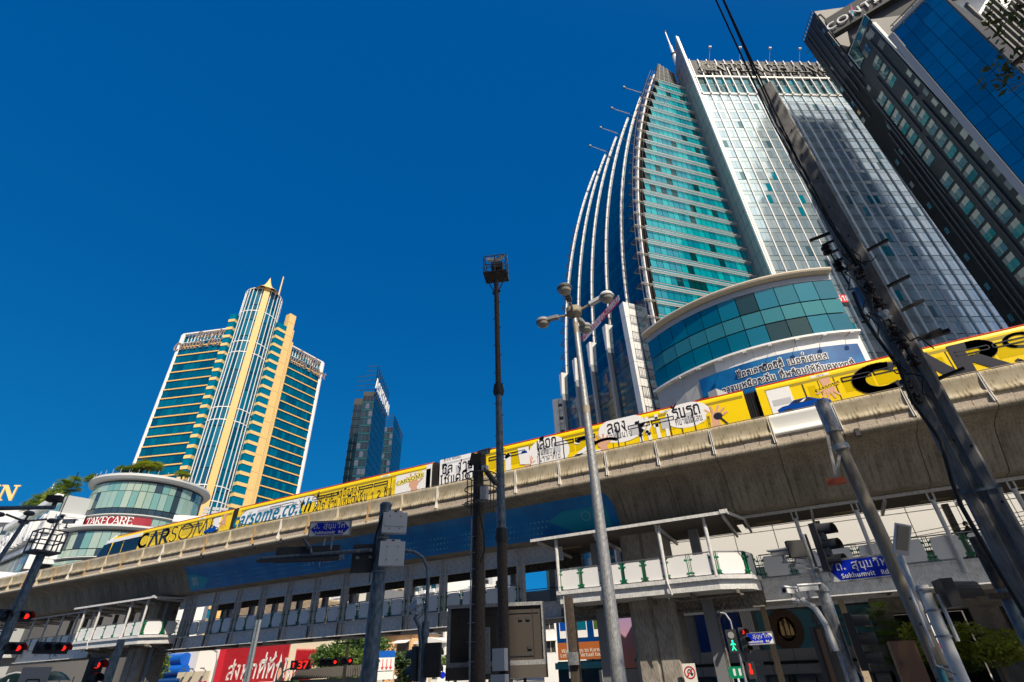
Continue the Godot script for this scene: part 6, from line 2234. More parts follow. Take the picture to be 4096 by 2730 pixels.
	s.cyl(Vector3(0, 8.0, 0), Vector3(0, 8.25, 0), .12, .12, 14)
	s.cyl(Vector3(0, 10.9, 0), Vector3(0, 11.3, 0), .098, .098, 14)
	s.lathe(Vector3(0, 11.6, 0), [Vector2(.1, -.1), Vector2(.26, .05), Vector2(.28, .1), Vector2(.28, .28), Vector2(.2, .32), Vector2(0, .34)], 8)
	obj("hub", s, M.brown_pole, o)
	for i in 4:
		var d: Vector3 = [Vector3(-1, 0, -.1), Vector3(1, 0, .1), Vector3(.15, 0, 1), Vector3(-.05, 0, -1)][i].normalized()
		s = Sh.new()
		s.bar(Vector3(0, 11.75, 0) + d * .25, Vector3(0, 11.82, 0) + d * .62, .06, .06)
		var arm := obj("arm", s, M.brown_pole, o)
		s = Sh.new()
		s.bar(Vector3(0, 11.82, 0) + d * .6, Vector3(0, 11.9, 0) + d * 1.1, .17, .12)
		s.lathe(Vector3(0, 11.82, 0) + d * 1.22, [Vector2(.24, 0), Vector2(.25, .05), Vector2(.2, .14), Vector2(.08, .19), Vector2(0, .2)], 16)
		obj("lamp_head", s, M.box_white if i == 1 else M.grey_dark if i == 2 else M.grey_mid, arm)
		s = Sh.new()
		s.lathe(Vector3(0, 11.82, 0) + d * 1.22, [Vector2(0, -.19), Vector2(.1, -.17), Vector2(.19, -.1), Vector2(.225, 0)], 16)
		obj("lamp_bowl", s, M.lamp_glass, arm)
	# ---------- camera mast
	o = thing("camera_mast", "very tall dark mast with a caged camera platform and climbing pegs", "mast", at(-7.76, 0, -13.99))
	s = Sh.new()
	s.cyl(Vector3(0, 0, 0), Vector3(0, 5.0, 0), .16, .15, 14)
	s.cyl(Vector3(0, 10.0, 0), Vector3(0, 14.9, 0), .105, .095, 14)
	obj("shaft", s, M.rust_steel, o)
	s = Sh.new()
	s.cyl(Vector3(0, 5.2, 0), Vector3(0, 9.9, 0), .14, .115, 14)
	tag(obj("shaft", s, M.blue_steel, o), "blue-grey painted middle length of the mast")
	s = Sh.new()
	for y in [4.85, 9.75]:
		s.cyl(Vector3(0, y, 0), Vector3(0, y + .14, 0), .17, .21, 12)
		s.cyl(Vector3(0, y + .14, 0), Vector3(0, y + .4, 0), .2, .16, 12)
	obj("collar", s, M.near_black, o)
	s = Sh.new()
	for i in 15: s.cyl(Vector3(0, 5.9 + i * .6, 0), Vector3(.24 if i % 2 else -.24, 5.9 + i * .6, .1 if i % 2 else -.1), .012, .012, 6)
	obj("climbing_peg", s, M.near_black, o)
	s = Sh.new()
	s.box(Vector3(0, 15.1, 0), Vector3(.95, .05, .72), Basis(Vector3.UP, .35))
	for q in [-.4, .4]: s.bar(Vector3(q * .2, 14.3, 0), Vector3(q, 15.08, q * -.3), .035, .035)
	s.box(Vector3(0, 14.3, 0), Vector3(.34, .04, .1))
	obj("platform", s, M.near_black, o)
	s = Sh.new()
	var R := Basis(Vector3.UP, .35)
	for x in [-.45, 0.0, .45]:
		for z in [-.33, .33]: s.bar(R * Vector3(x, 15.1, z) , R * Vector3(x, 15.95, z), .035, .035)
	for y in [15.5, 15.95]:
		for z in [-.33, .33]: s.bar(R * Vector3(-.45, y, z), R * Vector3(.45, y, z), .035, .035)
		for x in [-.45, .45]: s.bar(R * Vector3(x, y, -.33), R * Vector3(x, y, .33), .035, .035)
	s.cyl(R * Vector3(.45, 15.9, -.33), R * Vector3(.45, 16.5, -.33), .01)
	obj("guard_rail", s, M.blue_steel, o)
	s = Sh.new()
	s.box(Vector3(.05, 15.6, 0), Vector3(.46, .3, .3), R)
	s.cyl(Vector3(.05, 15.1, 0), Vector3(.05, 15.5, 0), .08)
	obj("control_box", s, M.rust_steel, o)
	camera_box("white camera on top of the tall mast, left one of two", at(-7.95, 16.05, -13.95, -60), M.white, false)
	camera_box("white camera on top of the tall mast, right one of two", at(-7.6, 16.0, -14.0, -100), M.white, false)
	s = Sh.new()
	s.box(Vector3(.0, 1.9, .22), Vector3(.36, .5, .2))
	s.box(Vector3(-.02, 1.15, .22), Vector3(.42, .85, .22))
	obj("cabinet", s, M.box_white, o)
	# ---------- concrete camera pole with a ring cage
	o = thing("caged_camera_pole", "dark concrete pole topped with a camera bracket and a ring cage, beside the tall mast", "pole", at(-7.84, 0, -12.79))
	s = Sh.new()
	s.cyl(Vector3.ZERO, Vector3(0, 7.2, 0), .20, .15, 16)
	obj("shaft", s, M.rust_steel, o)
	s = Sh.new()
	for i in 3:
		var y := 5.7 + i * .42
		for k in 20:
			var a0 := TAU * k / 20
			var a1 := TAU * (k + 1) / 20
			s.bar(Vector3(cos(a0) * .47 + .08, y, sin(a0) * .47), Vector3(cos(a1) * .47 + .08, y, sin(a1) * .47), .022, .03)
	for k in 4:
		var a := TAU * k / 4 + .4
		s.bar(Vector3(cos(a) * .47 + .08, 5.5, sin(a) * .47), Vector3(cos(a) * .47 + .08, 6.54, sin(a) * .47), .022, .022)
	for k in 9: s.bar(Vector3(-.3 + k * .09, 5.68, -.4), Vector3(-.3 + k * .09, 5.68, .4), .02, .02)
	obj("ring_cage", s, M.grey_dark, o)
	s = Sh.new()
	s.bar(Vector3(-.1, 7.15, .0), Vector3(.75, 6.1, .25), .14, .1)
	s.box(Vector3(0, 7.05, 0), Vector3(.36, .3, .3))
	s.bar(Vector3(-.2, 7.3, 0), Vector3(-.26, 6.9, .05), .06, .1)
	obj("top_bracket", s, M.rust_steel, o)
	camera_box("grey camera on the head of the caged pole", at(-7.6, 7.2, -12.7, -95), M.grey_mid, false)
	s = Sh.new()
	s.box(Vector3(.26, 5.95, .1), Vector3(.2, .42, .16))
	s.box(Vector3(.3, 6.7, .12), Vector3(.16, .14, .14))
	obj("white_box", s, M.box_white, o)
	s = Sh.new()
	s.path([Vector3(.05, 6.8, .2), Vector3(.1, 5.9, .24), Vector3(.22, 5.3, .26), Vector3(.3, 4.9, .22), Vector3(.32, 4.4, .2), Vector3(.2, 4.1, .2)], .02)
	s.path([Vector3(.1, 7.0, .2), Vector3(.08, 5.8, .22), Vector3(.06, 3.0, .22)], .015)
	obj("cable", s, M.rubber, o)
	s = Sh.new()
	s.cyl(Vector3(-.12, .3, .2), Vector3(-.12, 5.3, .17), .02)
	for i in 11: s.bar(Vector3(-.2, .6 + i * .42, .2), Vector3(.02, .6 + i * .42, .2), .015, .015)
	obj("peg_rail", s, M.galvanised, o)
	# ---------- back of the big message panel
	o = thing("road_message_panel", "large dark back of a road message panel in a pale frame on a round column", "sign", at(-8.8, 0, -15.4, 24))
	var w := 2.98
	var y0 := 1.78
	var y1 := 3.42
	s = Sh.new()
	s.span(Vector3(-w / 2 + .08, y0 + .08, -.18), Vector3(w / 2 - .08, y1 - .08, -.02))
	obj("back_sheet", s, mat("panel_brown", .045, .036, .03, .55), o)
	s = Sh.new()
	s.span(Vector3(-w / 2, y1 - .1, -.2), Vector3(w / 2, y1, .06)); s.span(Vector3(-w / 2, y0, -.2), Vector3(w / 2, y0 + .12, .06))
	s.span(Vector3(-w / 2, y0 + .121, -.2), Vector3(-w / 2 + .1, y1 - .101, .06)); s.span(Vector3(w / 2 - .1, y0 + .121, -.2), Vector3(w / 2, y1 - .101, .06))
	obj("frame", s, M.galvanised, o)
	s = Sh.new()
	s.span(Vector3(-w / 2, y0 - .32, -.24), Vector3(w / 2, y0 - .001, .1))
	obj("base_beam", s, mat("beam_brown", .07, .06, .052, .6), o)
	s = Sh.new()
	for x in [-1.1, -.85, .12, .75, .98]: s.box(Vector3(x, 2.98, .0), Vector3(.11, .09, .06))
	for x in [-1.05, .12, 1.0]: s.box(Vector3(x, 2.22, .0), Vector3(.12, .09, .06))
	for q in [[-1.2, 1.3, 3.12, .015], [-1.2, 1.1, 2.0, .03]]: s.span(Vector3(q[0], q[2], -.02), Vector3(q[1], q[2] + q[3], .005))
	s.span(Vector3(1.12, 1.95, -.02), Vector3(1.135, 3.3, .004))
	obj("vent_hood", s, M.near_black, o)
	s = Sh.new()
	s.cyl(Vector3(.1, 0, -.1), Vector3(.1, y0 - .33, -.1), .36, .36, 28)
	obj("column", s, M.beam_brown, o)
	s = Sh.new()
	s.span(Vector3(-.75, 1.6, .3), Vector3(-.15, 2.75, .5))
	obj("pale_cabinet", s, M.galvanised, o)
	# ---------- thick blue-grey pole at the left with two white boxes and the left street name sign
	o = thing("thick_signal_pole", "thick blue-grey pole carrying two white boxes and a long horizontal arm", "pole", at(-8.61, 0, -9.74))
	s = Sh.new()
	s.cyl(Vector3.ZERO, Vector3(0, 5.15, 0), .19, .135, 18)
	s.lathe(Vector3(0, 5.15, 0), [Vector2(.145, -.05), Vector2(.145, .0), Vector2(.1, .04), Vector2(0, .05)], 18)
	obj("shaft", s, M.blue_steel, o)
	s = Sh.new()
	s.cyl(Vector3(-.05, 4.12, .0), Vector3(-2.6, 4.02, 1.25), .05, .045)
	obj("long_arm", s, M.blue_steel, o)
	s = Sh.new()
	s.path([Vector3(.08, 4.95, .1), Vector3(.02, 4.7, .17), Vector3(-.06, 4.45, .17), Vector3(-.07, 4.0, .18), Vector3(-.08, 3.8, .18)], .022)
	s.path([Vector3(-.13, 4.4, .12), Vector3(-.09, 3.4, .2)], .012)
	obj("cable", s, M.rubber, o)
	s = Sh.new()
	s.cyl(Vector3(0, 4.34, 0), Vector3(0, 4.37, 0), .16, .16); s.cyl(Vector3(0, 3.62, 0), Vector3(0, 3.64, 0), .165, .165)
	obj("strap", s, M.grey_mid, o)
	for k in 2:
		var t := thing("white_control_box", ["upper white control box with a raised panel on the thick pole", "lower white control box with a handle on the thick pole"][k], "utility box", at(-8.27, [4.65, 3.97][k], -9.72, 42), "control boxes on the thick pole")
		s = Sh.new()
		s.box(Vector3(0, 0, 0), Vector3(.56, .46 if k == 0 else .52, .2))
		s.box(Vector3(0, .25 if k == 0 else .28, .0), Vector3(.32, .05, .14))
		obj("case", s, M.box_white, t)
		s = Sh.new()
		if k == 0: s.box(Vector3(0, .0, .105), Vector3(.48, .17, .02))
		else: s.box(Vector3(-.12, .0, .102), Vector3(.01, .5, .01))
		obj("raised_panel", s, M.box_white, t)
		s = Sh.new()
		for x in [-.12, .12]:
			for y in [-.14, .14]: s.cyl(Vector3(x, y, .1), Vector3(x, y, .115), .012)
		s.box(Vector3(0, .25 if k == 0 else .28, .075), Vector3(.07, .03, .01))
		obj("bolt", s, M.black, t)
	road_sign("blue street name sign with arrow ends, on top of the long arm at the left", at(-9.72, 4.62, -9.12, 26), .98, .34)
	s = Sh.new()
	for x in [-9.45, -9.98]: s.bar(Vector3(x, 4.1, -9.12 + (-9.72 - x) * -.5), Vector3(x, 4.45, -9.12 + (-9.72 - x) * -.5), .03, .03)
	tag(obj("sign_bracket", s, M.galvanised), "two thin upright brackets under the left street name sign", "bracket")
	var lp := thing("led_street_lamp", "dark tilted street lamp head at the left end of the long arm", "street lamp", at(-10.15, 4.2, -8.9, 30))
	s = Sh.new()
	s.bar(Vector3(-.1, .2, 0), Vector3(.1, -.02, .02), .2, .05)
	obj("lamp_body", s, M.grey_dark, lp)
	s = Sh.new()
	s.path([Vector3(.1, -.02, 0), Vector3(.14, -.12, .02)], .03)
	obj("arm", s, M.blue_steel, lp)
	var vm := thing("lane_sign", "dark back of a wide lane sign hung on the long arm", "sign", at(-10.2, 4.0, -8.9, 26))
	s = Sh.new()
	s.box(Vector3(.05, .09, -.1), Vector3(1.5, .34, .05))
	s.box(Vector3(-.1, -.05, .02), Vector3(1.9, .05, .12))
	obj("board", s, M.sign_back, vm)
	s = Sh.new()
	s.box(Vector3(1.42, -.05, -.14), Vector3(.64, .62, .05))
	obj("square_board", s, M.sign_back, vm)
	s = Sh.new()
	for x in [1.28, 1.58]:
		for y in [.08, -.06]: s.box(Vector3(x, y, .0), Vector3(.06, .05, .1))
	obj("clamp", s, M.galvanised, vm)
	# ---------- bent pole with camera
	o = thing("bent_camera_pole", "slender blue-grey pole with a hooked top and a lower curved camera arm", "pole", at(-8.05, 0, -10.84))
	s = Sh.new()
	s.cyl(Vector3.ZERO, Vector3(0, 2.62, 0), .075, .065, 12)
	s.path([Vector3(0, 2.6, 0), Vector3(.01, 3.5, .0), Vector3(-.02, 3.8, .02), Vector3(-.12, 4.02, .08), Vector3(-.3, 4.16, .2), Vector3(-.55, 4.2, .36)], .042)
	obj("shaft", s, M.blue_steel, o)
	s = Sh.new()
	s.path([Vector3(-.04, 1.5, .06), Vector3(-.05, 2.2, .08), Vector3(-.1, 2.55, .1), Vector3(-.22, 2.75, .14)], .045)
	s.cyl(Vector3(0, 2.35, 0), Vector3(0, 2.65, 0), .09, .085, 12)
	obj("camera_arm", s, M.blue_steel, o)
	camera_box("white camera on the low curved arm of the slender pole, tilted down", Transform3D(Basis(Vector3.UP, 1.2) * Basis(Vector3.RIGHT, -.3), Vector3(-8.28, 2.98, -10.7)), M.box_white)
	signal_head("black signal head with two hoods on the slender pole, back towards us", at(-7.82, 2.05, -10.9, 200), 9, 2)
	signal_head("black signal head with its hoods to the left of the slender pole", at(-8.26, 2.0, -10.9, 250), 9, 2)
	# ---------- short square post
	o = thing("square_steel_post", "short square dark steel post with a white face and a small box", "post", at(-5.34, 0, -12.94, 20))
	s = Sh.new()
	s.span(Vector3(-.1, 0, -.1), Vector3(.1, 3.12, .1))
	obj("shaft", s, M.rust_steel, o)
	s = Sh.new()
	s.span(Vector3(-.13, 1.45, -.1), Vector3(-.101, 3.12, .1))
	obj("white_face", s, M.box_white, o)
	s = Sh.new()
	s.span(Vector3(-.13, 1.7, .101), Vector3(.12, 1.95, .2))
	obj("box", s, M.galvanised, o)
	# ---------- blue pole behind the big concrete pole at the right edge
	o = thing("blue_painted_pole", "rust-topped blue pole partly hidden behind the big concrete pole", "pole", at(1.84, 0, -8.1))
	s = Sh.new()
	s.cyl(Vector3(.02, 0, 0), Vector3(.0, 2.2, 0), .075, .07, 12)
	obj("shaft", s, M.blue_steel, o)
	s = Sh.new()
	s.cyl(Vector3(0, 2.2, 0), Vector3(-.01, 2.75, 0), .07, .068, 12)
	s.box(Vector3(-.02, 2.13, .05), Vector3(.28, .06, .1))
	obj("rusty_top", s, M.rust_steel, o)
	# ---------- left edge: camera pole with cage, lamp, lights
	o = thing("left_camera_pole", "leaning-looking blue pole with a railed camera basket at the far left", "pole", at(-23.32, 0, -9.0))
	s = Sh.new()
	s.cyl(Vector3.ZERO, Vector3(0, 5.6, 0), .17, .13, 14)
	obj("shaft", s, M.blue_steel, o)
	s = Sh.new()
	s.box(Vector3(0, 5.65, 0), Vector3(.8, .06, .8))
	for y in [6.0, 6.35]:
		for q in [-.38, .38]:
			s.bar(Vector3(-.38, y, q), Vector3(.38, y, q), .035, .035)
			s.bar(Vector3(q, y, -.38), Vector3(q, y, .38), .035, .035)
	for x in [-.38, 0, .38]:
		for z in [-.38, .38]: s.bar(Vector3(x, 5.65, z), Vector3(x, 6.35, z), .035, .035)
	s.cyl(Vector3(.1, 6.3, 0), Vector3(.1, 8.5, 0), .015)
	s.bar(Vector3(0, 5.7, 0), Vector3(.2, 6.8, 0), .06, .06)
	obj("basket", s, M.grey_dark, o)
	camera_box("blue-white camera on the left basket pole, left of a pair", at(-23.2, 6.75, -9.35, -60), M.box_white)
	camera_box("blue-white camera on the left basket pole, right of a pair", at(-23.1, 6.8, -9.0, -100), M.box_white)
	var ag := thing("gantry_arm", "dark horizontal arm with a small black camera crossing the far left", "gantry")
	s = Sh.new()
	s.cyl(Vector3(-22.6, 6.6, -6.9), Vector3(-21.2, 6.66, -8.0), .07, .06)
	s.cyl(Vector3(-25, 6.5, -5.2), Vector3(-22.6, 6.6, -6.9), .07, .07)
	obj("arm", s, M.blue_steel, ag)
	s = Sh.new()
	s.box(Vector3(-21.35, 6.95, -7.95), Vector3(.4, .18, .25), Basis(Vector3.UP, .7))
	s.bar(Vector3(-21.3, 6.65, -7.98), Vector3(-21.3, 6.9, -7.98), .1, .1)
	obj("camera", s, M.near_black, ag)
	o = thing("left_street_lamp", "dark four-armed street lamp at the far left edge", "street lamp", at(-37.3, 0, -13.0))
	s = Sh.new()
	s.cyl(Vector3(-.9, 0, 1.2), Vector3(0, 9.5, 0), .16, .1, 12)
	obj("shaft", s, M.blue_steel, o)
	for i in 4:
		var d: Vector3 = [Vector3(-.3, 0, .95), Vector3(.3, 0, -.95), Vector3(.95, 0, .3), Vector3(-.95, 0, -.3)][i]
		s = Sh.new()
		s.bar(Vector3(0, 9.5, 0), Vector3(0, 9.75, 0) + d * .9, .1, .09)
		s.lathe(Vector3(0, 9.66, 0) + d * 1.15, [Vector2(0, -.12), Vector2(.22, -.04), Vector2(.26, .04), Vector2(.18, .14), Vector2(0, .18)], 12)
		obj("lamp_head", s, M.grey_dark, o)
	signal_head("red-lit triple signal head laid sideways at the far left, high on the gantry", at(-23.45, 3.72, -8.75, 88), 2, 3, true)
	signal_head("red arrow signal lying sideways under the far left platform, left of a pair", at(-23.3, 2.80, -9.15, 90), 1, 2, true)
	signal_head("red arrow signal lying sideways under the far left platform, right of a pair", at(-22.9, 2.80, -9.95, 90), 2, 3, true)
	signal_head("tall signal head lit red at the top, on the leaning blue post at the left", at(-17.75, 2.15, -9.15, 92), 0, 3)
	o = thing("left_signal_post", "square blue-grey post with a tall signal head at the lower left", "post", at(-17.5, 0, -9.45, 60))
	s = Sh.new()
	s.span(Vector3(-.09, 0, -.09), Vector3(.09, 2.75, .09))
	obj("shaft", s, M.blue_steel, o)
	camera_box("pair of small white cameras under the far left bridge", at(-24.6, 2.85, -11.2, -90), M.box_white)
	var ps := thing("parking_sign", "grey sign with an outlined car front at the lower left corner", "sign", at(-19.0, 1.75, -8.35, 66))
	s = Sh.new()
	s.box(Vector3.ZERO, Vector3(.62, .8, .03))
	obj("board", s, M.grey_mid, ps)
	s = Sh.new()
	stroke(s, [Vector2(-.2, -.1), Vector2(-.12, .12), Vector2(.12, .12), Vector2(.2, -.1), Vector2(.2, -.25), Vector2(-.2, -.25), Vector2(-.2, -.1), Vector2(.2, -.1)], .03, Transform3D(), .02)
	for x in [-.17, .17]: ring(s, Vector2(x, -.16), .04, .04, .02, Transform3D(), .02)
	obj("car_outline", s, M.black, ps)
	s = Sh.new()
	s.cyl(Vector3(0, -1.75, -.05), Vector3(0, .4, -.05), .04)
	obj("post", s, M.blue_steel, ps)
	# ---------- people on the bridge
	person("person in a dark T-shirt with a backpack walking on the bridge at the right", at(7.35, 5.25, -33.1, 90), M.black, true)
	person("person with a blue face mask behind the platform railing beside the pier", at(-9.3, 5.3, -32.2, -20), M.grey_dark, false)
	person("person in dark clothes on the truss span behind the tall mast", at(-19.4, 5.25, -34.2, -90), M.grey_dark, false)
	person("person with dark hair on the far left walkway", at(-69.5, 5.25, -33.3, -90), M.near_black, false)
	# ---------- office block behind the viewer: its shadow covers this corner
	var ob := thing("office_block", "tall office block across the road behind the viewer", "office building")
	s = Sh.new()
	s.span(Vector3(-48, 0, 20), Vector3(31.8, 76, 52))
	obj("wall", s, M.cladding_grey, ob)
	s = Sh.new()
	for f in 18: s.span(Vector3(-47, 5 + f * 4, 19.95), Vector3(30.8, 7.6 + f * 4, 20.05))
	obj("window_strip", s, M.gold_glass_1, ob)
	# ---------- overhanging tree at the top right
	var tr := thing("roadside_tree", "leafy branch of a roadside tree reaching in at the top right corner", "tree", at(6.6, 0, -4.2))
	s = Sh.new()
	s.cyl(Vector3.ZERO, Vector3(.1, 4.5, 0), .22, .15, 10)
	s.path([Vector3(.1, 4.4, 0), Vector3(-.2, 5.6, -.6), Vector3(-1.2, 6.9, -.7), Vector3(-2.2, 7.3, -.95), Vector3(-3.0, 7.1, -1.28)], .03)
	s.path([Vector3(-1.2, 6.9, -.7), Vector3(-2.0, 7.6, -.75), Vector3(-2.8, 7.6, -1.0)], .018)
	s.path([Vector3(.1, 4.4, 0), Vector3(.8, 6.5, .8), Vector3(1.5, 8.5, 1.4)], .08)
	obj("trunk", s, M.bark, tr)
	s = Sh.new()
	for q in [[-3.05, 7.05, -1.3, .26], [-2.85, 7.55, -1.0, .3], [-2.5, 7.2, -1.05, .34], [-2.3, 7.7, -.75, .36], [-1.8, 7.3, -.8, .4], [-2.75, 6.8, -1.25, .2], [-1.2, 7.4, -.4, .5]]:
		leaf_clump(s, Vector3(q[0], q[1], q[2]), Vector3.ONE * q[3], int(330 * q[3]), .05, int(q[0] * 100 + 999), .6)
	for i in 15:
		leaf_clump(s, Vector3(1.9 + 2.6 * sin(i * 2.4), 9.0 + .55 * i, 1.7 + 2.4 * cos(i * 2.4)), Vector3(1.9, 1.5, 1.9), 900, .15, 500 + i, .3)
	obj("crown", s, leaf_mat("leaf_street", .03, .04, .008), tr)

func person(label: String, t: Transform3D, shirt: Material, pack: bool) -> void:   # standing or strolling; faces local +z
	var o := thing("person", label, "person", t, "people on the footbridge")
	var J := [[Vector3(0, .95, 0), Vector3(0, 1.18, 0), .145, .15], [Vector3(0, 1.18, 0), Vector3(0, 1.38, .01), .16, .15], [Vector3(-.15, 1.42, 0), Vector3(.15, 1.42, 0), .075, .075], [Vector3(0, 1.42, 0), Vector3(0, 1.56, .02), .06, .055]]
	for sx in [-1, 1]:
		J.append([Vector3(.1 * sx, .92, 0), Vector3(.11 * sx, .5, .07 * sx), .095, .065])
		J.append([Vector3(.11 * sx, .5, .07 * sx), Vector3(.11 * sx, .08, -.1 + .13 * sx), .06, .045])
		J.append([Vector3(.11 * sx, .06, -.1 + .13 * sx), Vector3(.12 * sx, .04, .07 + .13 * sx), .05, .04])
		J.append([Vector3(.19 * sx, 1.42, 0), Vector3(.23 * sx, 1.14, -.03 * sx), .06, .048])
		J.append([Vector3(.23 * sx, 1.14, -.03 * sx), Vector3(.22 * sx, .92, .12), .044, .034])
	obj("body", field_mesh(J, Vector3(-.36, -.02, -.3), Vector3(.36, 1.62, .36), .035), shirt, o)
	var s := Sh.new()
	s.lathe(Vector3(0, 1.56, .03), [Vector2(.0, -.02), Vector2(.05, .0), Vector2(.072, .07), Vector2(.082, .14), Vector2(.07, .21), Vector2(.0, .25)], 14)
	s.bar(Vector3(0, 1.66, .1), Vector3(0, 1.62, .135), .03, .03)
	for sx in [-.085, .085]: s.box(Vector3(sx, 1.67, .02), Vector3(.02, .06, .035))
	for sx in [-1, 1]:
		s.box(Vector3(.22 * sx, .86, .14), Vector3(.03, .09, .075))
		for f in 4: s.bar(Vector3(.22 * sx, .83, .11 + f * .021), Vector3(.215 * sx, .75 + .012 * absf(f - 1.5), .125 + f * .02), .018, .018)
		s.bar(Vector3(.22 * sx, .87, .175), Vector3(.2 * sx, .81, .205), .02, .02)
	obj("skin", s, M.skin, o)
	s = Sh.new()
	s.lathe(Vector3(0, 1.66, .015), [Vector2(.09, .0), Vector2(.095, .06), Vector2(.083, .12), Vector2(.0, .16)], 14)
	s.box(Vector3(0, 1.67, -.05), Vector3(.13, .13, .08))
	obj("hair", s, M.black, o)
	if pack:
		s = Sh.new()
		s.lathe(Vector3(0, 1.02, -.2), [Vector2(.0, 0), Vector2(.13, .02), Vector2(.15, .2), Vector2(.12, .38), Vector2(0, .42)], 10)
		obj("backpack", s, M.near_black, o)

func field_mesh(bones: Array, lo: Vector3, hi: Vector3, h: float) -> ArrayMesh:   # one continuous skin round tapered bones: surface nets on a smooth union
	var n := Vector3i(((hi - lo) / h).ceil()) + Vector3i.ONE
	var f := PackedFloat32Array()
	f.resize(n.x * n.y * n.z)
	for z in n.z:
		for y in n.y:
			for x in n.x:
				var p := lo + Vector3(x, y, z) * h
				var e := 0.0
				for b in bones:
					var ab: Vector3 = b[1] - b[0]
					var u := clampf((p - b[0]).dot(ab) / ab.length_squared(), 0.0, 1.0)
					var d: float = p.distance_to(b[0] + ab * u) - lerpf(b[2], b[3], u)
					if d < .25: e += exp(-d * 38.0)
				f[x + n.x * (y + n.y * z)] = -log(maxf(e, 1e-9)) / 38.0
	var ids := {}
	var pts := PackedVector3Array()
	for z in n.z - 1:
		for y in n.y - 1:
			for x in n.x - 1:
				var c := Vector3.ZERO
				var k := 0
				for e in [[0, 1], [0, 2], [0, 4], [1, 3], [1, 5], [2, 3], [2, 6], [3, 7], [4, 5], [4, 6], [5, 7], [6, 7]]:
					var a := Vector3i(x + (e[0] & 1), y + ((e[0] >> 1) & 1), z + ((e[0] >> 2) & 1))
					var b := Vector3i(x + (e[1] & 1), y + ((e[1] >> 1) & 1), z + ((e[1] >> 2) & 1))
					var fa := f[a.x + n.x * (a.y + n.y * a.z)]
					var fb := f[b.x + n.x * (b.y + n.y * b.z)]
					if (fa < 0.0) != (fb < 0.0):
						c += Vector3(a).lerp(Vector3(b), fa / (fa - fb)); k += 1
				if k:
					ids[Vector3i(x, y, z)] = pts.size()
					pts.append(lo + c / k * h)
	var st := SurfaceTool.new()
	st.begin(Mesh.PRIMITIVE_TRIANGLES)
	st.set_smooth_group(0)
	for key: Vector3i in ids:
		for ax in 3:
			var d: Vector3i = [Vector3i(1, 0, 0), Vector3i(0, 1, 0), Vector3i(0, 0, 1)][ax]
			var u: Vector3i = [Vector3i(0, 1, 0), Vector3i(0, 0, 1), Vector3i(1, 0, 0)][ax]
			var v: Vector3i = [Vector3i(0, 0, 1), Vector3i(1, 0, 0), Vector3i(0, 1, 0)][ax]
			var q := key + d
			var fa := f[key.x + n.x * (key.y + n.y * key.z)]
			var fb := f[q.x + n.x * (q.y + n.y * q.z)]
			if (fa < 0.0) == (fb < 0.0): continue
			var c := [key, key - u, key - u - v, key - v]
			if not (ids.has(c[1]) and ids.has(c[2]) and ids.has(c[3])): continue
			var o := [0, 1, 2, 0, 2, 3] if fa > 0.0 else [0, 2, 1, 0, 3, 2]
			for i in o: st.add_vertex(pts[ids[c[i]]])
	st.index()
	st.generate_normals()
	return st.commit()

func utility_pole(label: String, t: Transform3D, h: float) -> void:
	var o := thing("utility_pole", label, "utility pole", t, "concrete utility poles in the background")
	var s := Sh.new()
	s.prism(PackedVector2Array([Vector2(-.17, 0), Vector2(.17, 0), Vector2(.1, h), Vector2(-.1, h)]), Transform3D(), -.12, .12)
	obj("shaft", s, M.pole_tan, o)
	s = Sh.new()
	for k in 2:
		s.box(Vector3(0, h - .5 - k * 1.1, .15), Vector3(2.0, .1, .1))
		for x in [-.9, -.45, .45, .9]: s.cyl(Vector3(x, h - .45 - k * 1.1, .15), Vector3(x, h - .2 - k * 1.1, .15), .06, .04, 6)
	obj("crossarm", s, M.near_black, o)

func holed_pole(label: String, t: Transform3D, h: float) -> void:
	var o := thing("slim_concrete_pole", label, "pole", t, "slim tan concrete poles before the shop front")
	var s := Sh.new()
	s.prism(PackedVector2Array([Vector2(-.16, 0), Vector2(.16, 0), Vector2(.13, h), Vector2(-.13, h)]), Transform3D(), -.1, .1)
	obj("shaft", s, M.pole_tan, o)
	s = Sh.new()
	for i in 14: s.cyl(Vector3(.0, .5 + i * .34, .1), Vector3(0, .5 + i * .34, .106), .018, .018, 6)
	tag(obj("bolt_hole", s, M.black, o), "", "", "", "stuff")

func house(called: String, label: String, T: Transform3D, w: float, h: float, d: float, wall: Material, roof: Material, rows: int, cols: int, win: Material) -> Node3D:
	var o := thing(called, label, "house", T)
	var s := Sh.new()
	s.box(Vector3(w / 2, h / 2, -d / 2), Vector3(w, h, d))
	obj("wall", s, wall, o)
	s = Sh.new()
	s.prism(PackedVector2Array([Vector2(-.4, h), Vector2(w + .4, h - .1), Vector2(w + .4, h + .12), Vector2(w * .45, h + .9), Vector2(-.4, h + .2)]), Transform3D(), -d - .3, .5)
	obj("roof", s, roof, o)
	for r in rows:
		for c in cols:
			s = Sh.new()
			var x := (c + .5) * w / cols
			var y := h - 1.9 - r * 2.7
			s.box(Vector3(x, y, .0), Vector3(w / cols * .6, 1.3, .08))
			var wn := obj("window", s, win, o)
			s = Sh.new()
			for q in [-.5, 0, .5]: s.box(Vector3(x + q * w / cols * .6, y, .06), Vector3(.06, 1.35, .06))
			s.box(Vector3(x, y + .75, .3), Vector3(w / cols * .75, .05, .7), Basis(Vector3.RIGHT, .3))
			obj("frame", s, M.off_white, wn)
	return o

